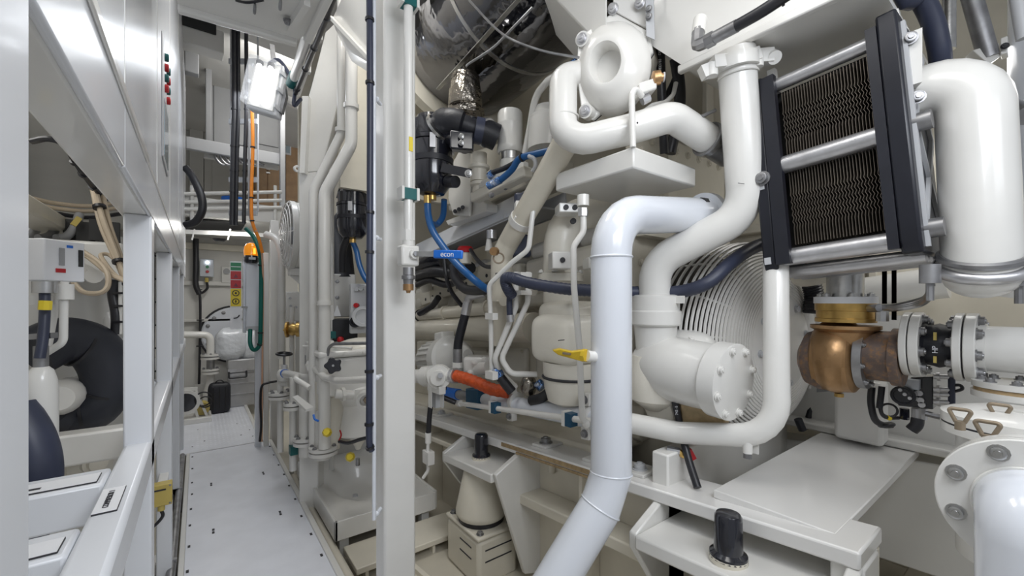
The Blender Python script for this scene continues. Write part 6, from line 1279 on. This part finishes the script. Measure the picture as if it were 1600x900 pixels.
# ================================================================== RIGHT: COOLER, ELBOW, BRONZE PUMP
CX = 1.90; Y0, Y1 = 0.33, 0.70; Z0, Z1 = W(0.16), W(0.93)
t = Thing('plate_cooler', 'black framed finned air cooler hanging under the overhead tank', 'cooler', V((2.05, 0.5, Z0)))
t.part('end_plate', M().prism([(CX-0.045, Y1, Z0+0.02), (CX-0.03, Y1, Z0-0.02), (2.22, Y1, Z0-0.02), (2.22, Y1, Z1+0.02), (CX-0.02, Y1, Z1+0.02), (CX-0.045, Y1, Z1)], (0, 0.05, 0)), 'black_paint', bev=0.008)
ep = t.part('end_plate', M().prism([(CX-0.05, Y0-0.055, Z0+0.02), (CX-0.03, Y0-0.055, Z0-0.02), (2.24, Y0-0.055, Z0-0.02), (2.24, Y0-0.055, Z1+0.03), (CX-0.05, Y0-0.055, Z1+0.03)], (0, 0.055, 0)), 'black_paint', bev=0.008)
t.part('edge_fin', M().box((CX-0.05, Y1-0.05, Z0), (CX-0.02, Y1, Z1)), 'black_paint'); t.part('edge_fin', M().box((CX-0.05, Y0, Z0), (CX-0.02, Y0+0.03, Z1)), 'black_paint')
mat('fin', (0.17, 0.145, 0.12), 0.42, metal=0.55, var=0.3, vscale=12)
def finmesh(za, zb_):
    n = 22; vs = []; fs = []
    for i in range(n+1):
        q = i/n; z = za+(zb_-za)*q; w_ = 0.0028*(1 if i % 2 else -1) if 0.25 < q < 0.72 else 0
        vs += [V((0, w_-0.0009, z)), V((0.2, w_-0.0009, z)), V((0.2, w_+0.0009, z)), V((0, w_+0.0009, z))]
    for i in range(n):
        for j in range(4): fs.append((i*4+j, i*4+(j+1) % 4, i*4+4+(j+1) % 4, i*4+4+j))
    return M().add(vs, fs).mesh('fin', V((0, 0, 0)), 'fin')
lo_f = finmesh(0.075, 0.37); up_f = finmesh(0.43, 0.70)
for i in range(32):
    y = Y0+0.012+(Y1-Y0-0.07)*i/31
    for me in (lo_f, up_f):
        o = bpy.data.objects.new('fin', me); COL.objects.link(o); o.parent = t.o; o.location = V((CX+0.0, y, Z0))-t.loc
t.part('core', M().box((CX+0.06, Y0, Z0+0.03), (2.2, Y1, Z1-0.04)), 'dark')
for z, rr, xx in ((Z1-0.03, 0.026, CX), (Z0+0.40, 0.034, CX-0.015), (Z0+0.03, 0.034, CX)): t.part('tie_tube', M().cyl((xx, Y0, z), (xx, Y1, z), rr), 'alu')
for xx in (CX+0.10, CX+0.19, CX+0.28): t.part('tie_tube', M().cyl((xx, Y0-0.04, Z0-0.022), (xx, Y1+0.02, Z0-0.022), 0.026), 'alu')
for za_, zb2 in ((0.08, 0.42), (0.42, 0.74)):
    t.part('end_rib', M().bar(V((CX+0.02, Y0-0.06, Z0+za_)), V((2.2, Y0-0.06, Z0+zb2)), 0.012, 0.02), 'light_grey', ep); t.part('end_rib', M().bar(V((2.2, Y0-0.06, Z0+za_)), V((CX+0.04, Y0-0.06, Z0+zb2)), 0.012, 0.02), 'light_grey', ep)
t.part('end_rib', M().box((CX-0.0, Y0-0.066, Z0), (CX+0.02, Y0-0.054, Z1)), 'light_grey', ep)
for z in (Z0+0.06, Z0+0.42): t.part('boss', M().cyl((CX+0.03, Y0-0.055, z), (CX+0.03, Y0-0.10, z), 0.032, seg=12), 'dull_steel', ep)
t.bolt(V((CX-0.05, Y1+0.02, Z0+0.36)), -XA, 0.022, 'dull_steel')
for z in (Z0+0.02, Z0+0.33, Z1-0.02): t.part('paint_chip', M().obox(V((CX-0.046, Y1+0.03, z)), XA*0.002, YA*0.012, ZA*0.014), 'light_grey')
t.o.rotation_euler = (math.radians(-4.6), 0, 0)
t.part('hanger', M().bar(V((2.05, Y0-0.03, Z1)), V((2.05, Y0-0.02, W(1.05))), 0.03, 0.03), 'white'); t.part('hanger', M().bar(V((2.05, Y1+0.02, Z1)), V((2.05, Y1+0.02, W(1.05))), 0.03, 0.03), 'white')
# big white bend right of the cooler
E0, E1, E2 = pt(1424, 124, X=2.06), pt(1520, 124, 1.38), pt(1534, 430, 1.36); E0.z = E1.z
t = Thing('air_duct_bend', 'large dull white air duct bend dropping beside the cooler', 'duct', E2-ZA*0.05); R1 = 0.094
run = t.part('bend', M().tube([E0+V((0.0, 0.06, 0)), E1, E2], R1, 0.11, 36), 'white')
t.part('dished_end', M().ball(E2, R1, 30, 14, ax=(XA*R1, YA*R1, ZA*0.075)), 'white', run); d = (E0-E1).normalized(); t.part('collar', M().cyl(E0+V((0, 0.03, 0)), E0+V((0, 0.05, 0)), R1*1.06, seg=36), 'white', run)
o = t.part('collar_bracket', M().obox(pt(1424, 95, 1.42), V((0.02, 0.01, 0)), V((0, 0.02, 0)), V((0, 0, 0.09))), 'white', run)
for x, y in ((1422, 60), (1434, 152)): t.bolt(pt(x, y, 1.40), V((-0.9, -0.3, 0)), 0.016, 'dull_steel', o)
c = E2+V((0, 0, 0.045)); ca_ = V((-0.42, -0.10, 0.9)).normalized()
vb_ = t.part('clamp_ring', M().torus(c-ca_*0.02, ca_, R1*1.07, 0.020, 48, 10), 'alu', label='galvanised clamp ring'); t.part('clamp_ring', M().torus(c+ca_*0.02, ca_, R1*1.05, 0.012, 48, 8), 'dull_steel')
for x, y in ((1453, 428), (1592, 432)): p_ = pt(x, y, 1.30 if x > 1500 else 1.33); t.part('clamp_lug', M().cyl(p_+V((0, 0, 0.03)), p_-V((0, 0, 0.03)), 0.026, seg=10), 'dull_steel', vb_); t.part('clamp_bolt', M().cyl(p_+V((0, 0, 0.03)), p_-V((0, 0, 0.085)), 0.010, seg=8), 'dull_steel', vb_)
t = Thing('top_bracket', 'white angle bracket above the large duct bend', 'bracket', pt(1545, 95, 1.5)); t.part('plate', M().prism(pts([(1520, 78, 1.80), (1562, 66, 1.78), (1564, 88, 1.78), (1545, 100, 1.78)]), V((0.05, 0.03, 0))), 'white', bev=0.004); t.part('tab', M().box(pt(1563, 86, 1.77), pt(1576, 64, 1.79)), 'white', bev=0.003); t.bolt(pt(1570, 72, 1.75), V((-1, -0.2, 0)), 0.01, 'mark')
pipe('chrome_pipe', 'polished chrome upright pipe above the large duct bend', [pt(1483, 78, 1.75), V((pt(1483, 78, 1.75).x, pt(1483, 78, 1.75).y, 4.7))], 16, 'steel')
t = Thing('thick_hose', 'thick dark blue rubber hose curving down behind the duct bend', 'hose', pt(1465, 75, 1.6)); t.part('hose', M().hose([V((1.9, 0.35, 4.7)), V((1.88, 0.36, 3.6))]+pts([(1410, -35, 1.55), (1438, -5, 1.58), (1458, 35, 1.6), (1468, 80, 1.62), (1470, 110, 1.65)]), 0.034, 14), 'navy_rubber')
pipe('grey_pipe', 'bare grey steel pipe slanting above the duct bend', [pt(1545, 90, 1.8), pt(1490, -104, 1.8), pt(1430, -316, 1.8)+V((0, 0.2, 0.9))], 24, 'dull_steel')
pipe('grey_pipe', 'thin grey pipe at the top right corner', [pt(1600, 60, 1.5), pt(1588, -20, 1.5), V((pt(1588, -20, 1.5).x, pt(1588, -20, 1.5).y, 4.7))], 18, 'light_grey')
t = Thing('side_hose', 'dark hose with grey sleeve right of the duct bend', 'hose', pt(1580, 185, 1.6)); t.part('hose', M().hose(pts([(1555, 155, 1.65), (1580, 168, 1.6), (1610, 180, 1.5)]), 0.030, 12), 'navy_rubber'); t.part('sleeve', M().cyl(pt(1582, 170, 1.58), pt(1606, 180, 1.5), 0.034), 'dull_steel')
c = pt(1640, 430, 1.75); solo('white_duct', 'smooth white upright duct at the right edge behind the duct bend', 'duct', M().lathe(c, V((0, 0, 4.7-c.z)), [(0, 0.04), (0.015, 0.09), (0.05, 0.115), (1, 0.115)], 32), 'cool_white')
solo('flange_half', 'white flange rim with blue edge at the right image edge', 'flange', M().lathe(pt(1600, 445, 1.5), V((-0.04, 0, 0.06)), [(0, 0.09), (0.3, 0.12), (0.7, 0.12), (1, 0.1)], 28), 'white')
solo('wall_duct', 'white horizontal duct on the wall behind the bronze pump', 'duct', M().cyl(pt(1340, 458, X=3.3), pt(1480, 440, X=3.3), 0.09, seg=24), 'white')
for i, x in enumerate((1382, 1397)): solo('black_strap', ['left black strap hanging behind the bronze pump', 'right black strap hanging behind the bronze pump'][i], 'strap', M().box(pt(x-4, 500, X=2.75), pt(x+4, 415, X=2.75)), 'hose_black')

# bronze pump
Xp = 2.30; c = pt(1335, 558, X=Xp); cy = c.y; cz = c.z
t = Thing('bronze_pump', 'bronze sea water pump with spiral casing below the cooler', 'pump', V((Xp, cy, cz-0.16)))
t.part('rear_casing', M().lathe((Xp, cy+0.20, cz-0.02), -YA*0.1, [(0, 0.06), (0.3, 0.12), (0.8, 0.14), (1, 0.14)], 36), 'oxid')
n = 40; Pv = []; Rv = []
for i in range(n+1):
    an = math.radians(-200)+math.radians(330)*i/n; q = i/n; Pv.append(V((Xp-math.cos(an)*0.085, cy+0.06, cz+math.sin(an)*0.085-0.01))); Rv.append(0.055+0.045*q)
t.part('volute', M().sweep(Pv, Rv, 18), 'bronze'); t.part('drum', M().lathe((Xp, cy+0.15, cz-0.01), -YA*0.17, [(0, 0.11), (0.15, 0.145), (0.5, 0.152), (0.9, 0.145), (1, 0.12)], 40), 'bronze')
up = pt(1320, 508, X=Xp-0.03); base = V((up.x, up.y, cz)); topz = up.z
t.part('discharge_neck', M().lathe(base, ZA*(topz-base.z), [(0, 0.08), (0.4, 0.085), (0.8, 0.10), (0.9, 0.125), (1, 0.125)], 36), 'bronze')
z1 = pt(1320, 503, X=Xp-0.03).z; z2 = pt(1320, 474, X=Xp-0.03).z; z3 = pt(1320, 464, X=Xp-0.03).z; z4 = pt(1320, 420, X=Xp-0.03).z
t.part('brass_ring', M().lathe(V((up.x, up.y, z1)), ZA*(z2-z1), [(0, 0.108), (0.2, 0.108), (0.22, 0.103), (0.6, 0.103), (0.62, 0.108), (1, 0.108)], 40), 'brass'); t.part('white_flange', M().cyl((up.x, up.y, z2), (up.x, up.y, z3), 0.112, seg=36), 'label_white'); t.part('steel_neck', M().cyl((up.x, up.y, z3), (up.x, up.y, z4+0.03), 0.066, seg=30), 'steel'); t.bolts((up.x, up.y, z3), ZA, 0.09, 6, 0.014, 'steel')
t.part('front_plate', M().lathe((Xp, cy-0.02, cz), -YA*0.03, [(0, 0.13), (1, 0.13)], 36), 'dull_steel'); t.bolts((Xp, cy-0.05, cz), -YA, 0.115, 8, 0.010, 'dull_steel', 0.2); t.part('suction_barrel', M().lathe((Xp, cy-0.05, cz+0.015), -YA*0.11, [(0, 0.105), (0.7, 0.105), (0.72, 0.118), (1, 0.118)], 36), 'oxid')
t.part('drain_plug', M().cyl((Xp-0.02, cy+0.05, cz-0.165), (Xp-0.02, cy+0.05, cz-0.18), 0.018, seg=8), 'brass')
t.part('hose_nipple', M().cyl(pt(1358, 482, X=Xp-0.08), pt(1374, 481, X=Xp-0.12), 0.016, seg=8), 'dull_steel')
for i in range(3):
    t.part('braided_hose', M().hose(pts([(1372, 482-i*1.5, 1.70), (1400, 482-2*i, 1.62), (1435, 476-3*i, 1.55), (1450, 466-2*i, 1.5), (1455, 445, 1.45)]), 0.011, 8), 'steel')
t.part('tee', M().cyl(pt(1378, 502, 1.70), pt(1378, 484, 1.70), 0.022, seg=8), 'steel')
# bolted flanges with rubber bellows and elbow
t = Thing('rubber_bellows', 'black rubber expansion joint between white bolted flange pairs', 'expansion joint', V((Xp, 0.28, cz-0.13)))
zc = pt(1470, 540, X=Xp).z; Rf = 0.128
def yv(x): return pt(x, 540, X=Xp).y
for x0, x1 in ((1414, 1426), (1428, 1444), (1494, 1508), (1511, 1530)):
    f = t.part('flange', M().cyl((Xp, yv(x0), zc), (Xp, yv(x1), zc), Rf, seg=40), 'white', bev=0.003)
    if x0 in (1428, 1511): t.bolts((Xp, yv(x1), zc), -YA, Rf*0.80, 8, 0.016, 'dull_steel', 0.2, parent=f)
    if x0 == 1494: t.bolts((Xp, yv(x0), zc), YA, Rf*0.80, 8, 0.016, 'dull_steel', 0.2, parent=f)
t.part('gasket', M().cyl((Xp, yv(1426), zc), (Xp, yv(1428), zc), Rf*0.93), 'mark'); t.part('gasket', M().cyl((Xp, yv(1508), zc), (Xp, yv(1511), zc), Rf*0.93), 'mark')
bw = t.part('bellows', M().lathe((Xp, yv(1444), zc), V((0, yv(1494)-yv(1444), 0)), [(0, 0.095), (0.1, 0.078), (0.3, 0.080), (0.5, 0.086), (0.7, 0.080), (0.9, 0.078), (1, 0.095)], 36), 'rubber')
t.text('HP', 0.022, V((Xp-0.0865, yv(1468), zc-0.01)), V((0, 0, 1)), V((0, 1, 0)), 'label_white', bw)
t.part('print_mark', M().box((Xp-0.088, yv(1470), zc+0.025), (Xp-0.080, yv(1465), zc+0.055)), 'dull_yellow', bw); t.part('print_mark', M().box((Xp-0.088, yv(1470), zc-0.06), (Xp-0.080, yv(1465), zc-0.035)), 'dull_yellow', bw)
t = Thing('flange_elbow', 'white elbow pipe leaving the expansion joint to the right', 'pipe', pt(1570, 600, X=Xp)); t.part('elbow', M().tube([V((Xp, yv(1528), zc)), V((Xp, -0.04, zc)), V((Xp-0.02, -0.06, zc-0.35))], 0.082, 0.16, 30), 'white'); t.part('neck', M().cyl((Xp, yv(1530), zc), (Xp, yv(1530)-0.02, zc), 0.09, seg=30), 'white')
t = Thing('flange_pair', 'stacked cream flanges with brown gasket at the right edge', 'flange', pt(1585, 620, 1.4)); c = pt(1592, 598, 1.42)
for dz, mt_, rr in ((0, 'white', 0.11), (-0.022, 'seal', 0.105), (-0.034, 'white', 0.112)): t.part('flange' if mt_ == 'white' else 'gasket', M().cyl(c+ZA*dz, c+ZA*(dz-(0.02 if mt_ == 'white' else 0.012)), rr, seg=32), mt_)
t.bolts(c, ZA, 0.085, 8, 0.012, 'dull_steel')
# hydraulic valve block on a white console
cs = Thing('valve_console', 'white console behind the bronze pump carrying the valve block', 'console', V((2.95, 0.3, 0.3)))
cs.part('panel', M().box((2.92, -0.5, W(-0.72)), (3.3, 1.6, W(-0.30))), 'white', bev=0.01); cs.part('pedestal', M().obox(pt(1345, 640, X=2.75), XA*0.06, YA*0.1, ZA*0.16), 'white', bev=0.02); cs.part('screen', M().prism(pts([(1276, 601), (1299, 599), (1299, 611), (1276, 613)], X=2.85), (0.02, 0, 0)), 'grey'); cs.part('vent_frame', M().obox(pt(1330, 540, X=3.35), XA*0.03, YA*0.3, ZA*0.2), 'white')
t = Thing('valve_block', 'black hydraulic valve block with plugs and fittings', 'valve block', pt(1430, 640, X=2.45)); Xv = 2.45
vbk = t.part('block', M().prism(pts([(1422, 590), (1458, 588), (1458, 640), (1403, 634), (1403, 606), (1422, 606)], X=Xv), (0.09, 0, 0)), 'black_gloss', bev=0.004)
c = pt(1415, 616, X=Xv); t.part('spool', M().cyl(c, c+V((-0.05, 0, 0)), 0.042), 'black_gloss', vbk); t.part('spool_ring', M().torus(c+V((-0.05, 0, 0)), XA, 0.034, 0.005, 24, 6), 'rubber', vbk)
for x, y in ((1407, 609), (1414, 616), (1422, 622)): p_ = pt(x, y, X=Xv-0.05); t.part('screw', M().cyl(p_, p_-XA*0.008, 0.007, seg=8), 'alu', vbk)
for x, y in ((1437, 614), (1439, 625), (1441, 632)): p_ = pt(x, y, X=Xv); t.part('plug', M().cyl(p_, p_-XA*0.012, 0.012, seg=10), 'alu', vbk)
t.part('white_coil', M().obox(pt(1426, 600, X=Xv-0.02), XA*0.02, YA*0.022, ZA*0.02), 'box_grey', vbk)
for y in (588, 608, 616, 628): a = pt(1459, y, X=Xv); b = pt(1485, y+1, X=Xv); t.part('fitting', M().lathe(a, b-a, [(0, 0.012), (0.2, 0.012), (0.2, 0.018), (0.4, 0.018), (0.4, 0.010), (1, 0.010)], 10), 'alu', vbk)
t.part('manifold_bar', M().cyl(pt(1487, 584, X=Xv), pt(1487, 636, X=Xv), 0.011), 'navy_rubber', vbk); t.part('handle', M().hose(pts([(1488, 602), (1500, 602), (1503, 608), (1490, 612)], X=Xv), 0.006, 8), 'rubber', vbk)
for x in (1413, 1432, 1441): t.part('bottom_fitting', M().cyl(pt(x, 638, X=Xv+0.03), pt(x, 655, X=Xv+0.03), 0.017, seg=8), 'alu' if x > 1420 else 'black_gloss', vbk)
t.part('hose', M().hose(pts([(1434, 654, 1.75), (1432, 664, 1.75), (1424, 672, 1.76)]), 0.022, 10), 'hose_black', vbk); t.part('fitting_row', M().cyl(pt(1446, 646, X=Xv), pt(1483, 655, X=Xv), 0.012, seg=8), 'dull_steel', vbk)
t = Thing('loop_hose', 'thick black hose dropping from the bronze pump to the girder', 'hose', pt(1380, 668, 1.9)); t.part('hose', M().hose(pts([(1362, 605, 1.9), (1361, 630, 1.9), (1367, 655, 1.9), (1380, 664, 1.9), (1393, 664, 1.9)]), 0.014, 12), 'hose_black'); t.part('coil', M().torus(pt(1385, 664, 1.9), V((0, 0.3, 1)), 0.024, 0.009, 24, 8), 'hose_black')
t = Thing('loop_cable', 'small looped black cable with yellow mark left of the valve block', 'cable', pt(1390, 655, 1.85)); t.part('loop', M().torus(pt(1389, 641, 1.85), V((1, 0.3, 0)), 0.028, 0.005, 24, 6), 'hose_black'); t.part('tail', M().hose(pts([(1378, 610, 1.85), (1376, 640, 1.85), (1384, 652, 1.85), (1404, 653, 1.85)]), 0.008, 8), 'hose_black'); t.part('mark', M().cyl(pt(1386, 652, 1.85), pt(1391, 654, 1.85), 0.0095, seg=8), 'yellow'); t.part('sleeve', M().cyl(pt(1378, 604, 1.85), pt(1374, 638, 1.85), 0.012), 'rubber')
t = pipe('conduit_pipe', 'thin white conduit bent down behind the wire guard', pts([(1262, 603), (1290, 625), (1296, 640), (1296, 668)], k=2.5), 7, fr=0.06)
t = Thing('sample_tubes', 'pair of thin steel tubes in a clamp behind the wire guard', 'tube', pt(1310, 660, 2.6)); t.part('tube', M().cyl(pt(1308, 665, 2.6), pt(1308, 605, 2.6), 0.008), 'steel'); t.part('tube', M().cyl(pt(1313, 665, 2.6), pt(1313, 605, 2.6), 0.008), 'steel'); t.part('clamp', M().box(pt(1304, 655, 2.58), pt(1318, 645, 2.55)), 'steel')
t = Thing('back_cable', 'black cable dropping between wire guard and console', 'cable', pt(1262, 660, 2.5)); t.part('sheath', M().hose(pts([(1274, 590, 2.5), (1272, 620, 2.5), (1264, 650, 2.5), (1258, 670, 2.5)]), 0.018, 8), 'hose_black')
t = Thing('ribbed_hose', 'black ribbed hose behind the steel neck of the bronze pump', 'hose', pt(1275, 480, 2.2)); Q = spline(pts([(1262, 425, 2.2), (1268, 445, 2.2), (1272, 465, 2.2), (1270, 490, 2.2)]), 10); t.part('hose', M().sweep(Q, [0.042+0.005*(i % 2) for i in range(len(Q))], 14), 'hose_black')
solo('support_peg', 'short dark peg on the girder beside the wire guard', 'peg', M().cyl(pt(1247, 655, 2.3), pt(1254, 672, 2.3), 0.02), 'rubber')
p_ = pt(1275, 412, 1.95); solo('flange_cover', 'cream round flange cover under the cooler corner', 'flange', M().lathe(p_+V((0, 0, 0)), V((-0.02, -0.03, -0.05)), [(0, 0.10), (0.3, 0.12), (0.7, 0.12), (1, 0.09)], 30), 'cream')
# duplex strainer with triangular handles
sc2 = pt(1595, 668, 1.22)
t = Thing('strainer', 'white strainer pot with round lid and bronze wing handles', 'strainer', sc2-ZA*0.4); RS = 0.165
t.part('lid', M().lathe(sc2, ZA*0.05, [(0, RS), (0.55, RS), (0.7, RS*0.9), (1, RS*0.55)], 44), 'white'); t.part('gasket', M().cyl(sc2-ZA*0.006, sc2, RS*0.99, seg=44), 'mark'); t.part('pot_flange', M().cyl(sc2-ZA*0.03, sc2-ZA*0.006, RS, seg=44), 'white'); t.part('pot', M().cyl(sc2-ZA*0.40, sc2-ZA*0.03, RS*0.80, seg=36), 'white')
t.part('paint_patch', M().obox(sc2+V((-RS*0.80, 0.05, -0.05)), XA*0.012, YA*0.025, ZA*0.015), 'yellow', label='yellow paint patch'); t.part('lid_bar', M().bar(sc2+V((-0.05, 0.0, 0.045)), sc2+V((0.2, -0.12, 0.045)), 0.03, 0.02), 'white')
for x, y in ((1500, 660), (1543, 682), (1562, 652)):
    p_ = pt(x, y, Z=-0.335); w_ = 0.021; zz_ = 0.036
    h_ = t.part('wing_handle', M().sweep(fillet([p_+V((0, -0.008, 0)), p_+V((0, -w_, zz_*0.85)), p_+V((0, -w_*0.8, zz_)), p_+V((0, w_*0.8, zz_)), p_+V((0, w_, zz_*0.85)), p_+V((0, 0.008, 0))], 0.008), 0.005, 10), 'bronze_handle', label='bronze triangular handle'); t.part('handle_foot', M().cyl(p_-ZA*0.02, p_+ZA*0.004, 0.011), 'bronze_handle', h_)
# right foreground flange and pipe
fc_ = V((1.47, 0.045, W(-0.455)))
t = Thing('flanged_pipe', 'large white flanged pipe in the lower right foreground', 'pipe', V((1.3, 0.03, -0.15))); RF = 0.150
f = t.part('flange', M().cyl(fc_, fc_-XA*0.028, RF, seg=56), 'white', bev=0.003); t.part('back_flange', M().cyl(fc_+XA*0.004, fc_+XA*0.03, RF, seg=56), 'white'); t.part('back_pipe', M().cyl(fc_+XA*0.03, fc_+XA*0.3, 0.09, seg=36), 'white')
t.bolts(fc_-XA*0.028, -XA, 0.122, 8, 0.014, 'steel', math.radians(22.5), parent=f)
t.part('elbow', M().tube([fc_-XA*0.02, fc_+V((-0.105, -0.01, 0)), V((fc_.x-0.105, fc_.y-0.01, -0.15))], 0.087, 0.09, 40), 'cool_white'); t.part('weld_bead', M().torus(fc_-XA*0.03, XA, 0.088, 0.004, 40, 6), 'white')
# low cream sump box on the floor by the wall
t = Thing('sump_box', 'low cream steel box on the floor under the platform', 'box', V((2.5, 0.2, -0.15))); t.part('box', M().prism([(2.0, 0.0, -0.15), (3.6, 0.0, -0.15), (3.6, 0.55, -0.15), (2.0, 0.55, -0.15)], (0, 0, 0.22)), 'deck_cream', bev=0.01)
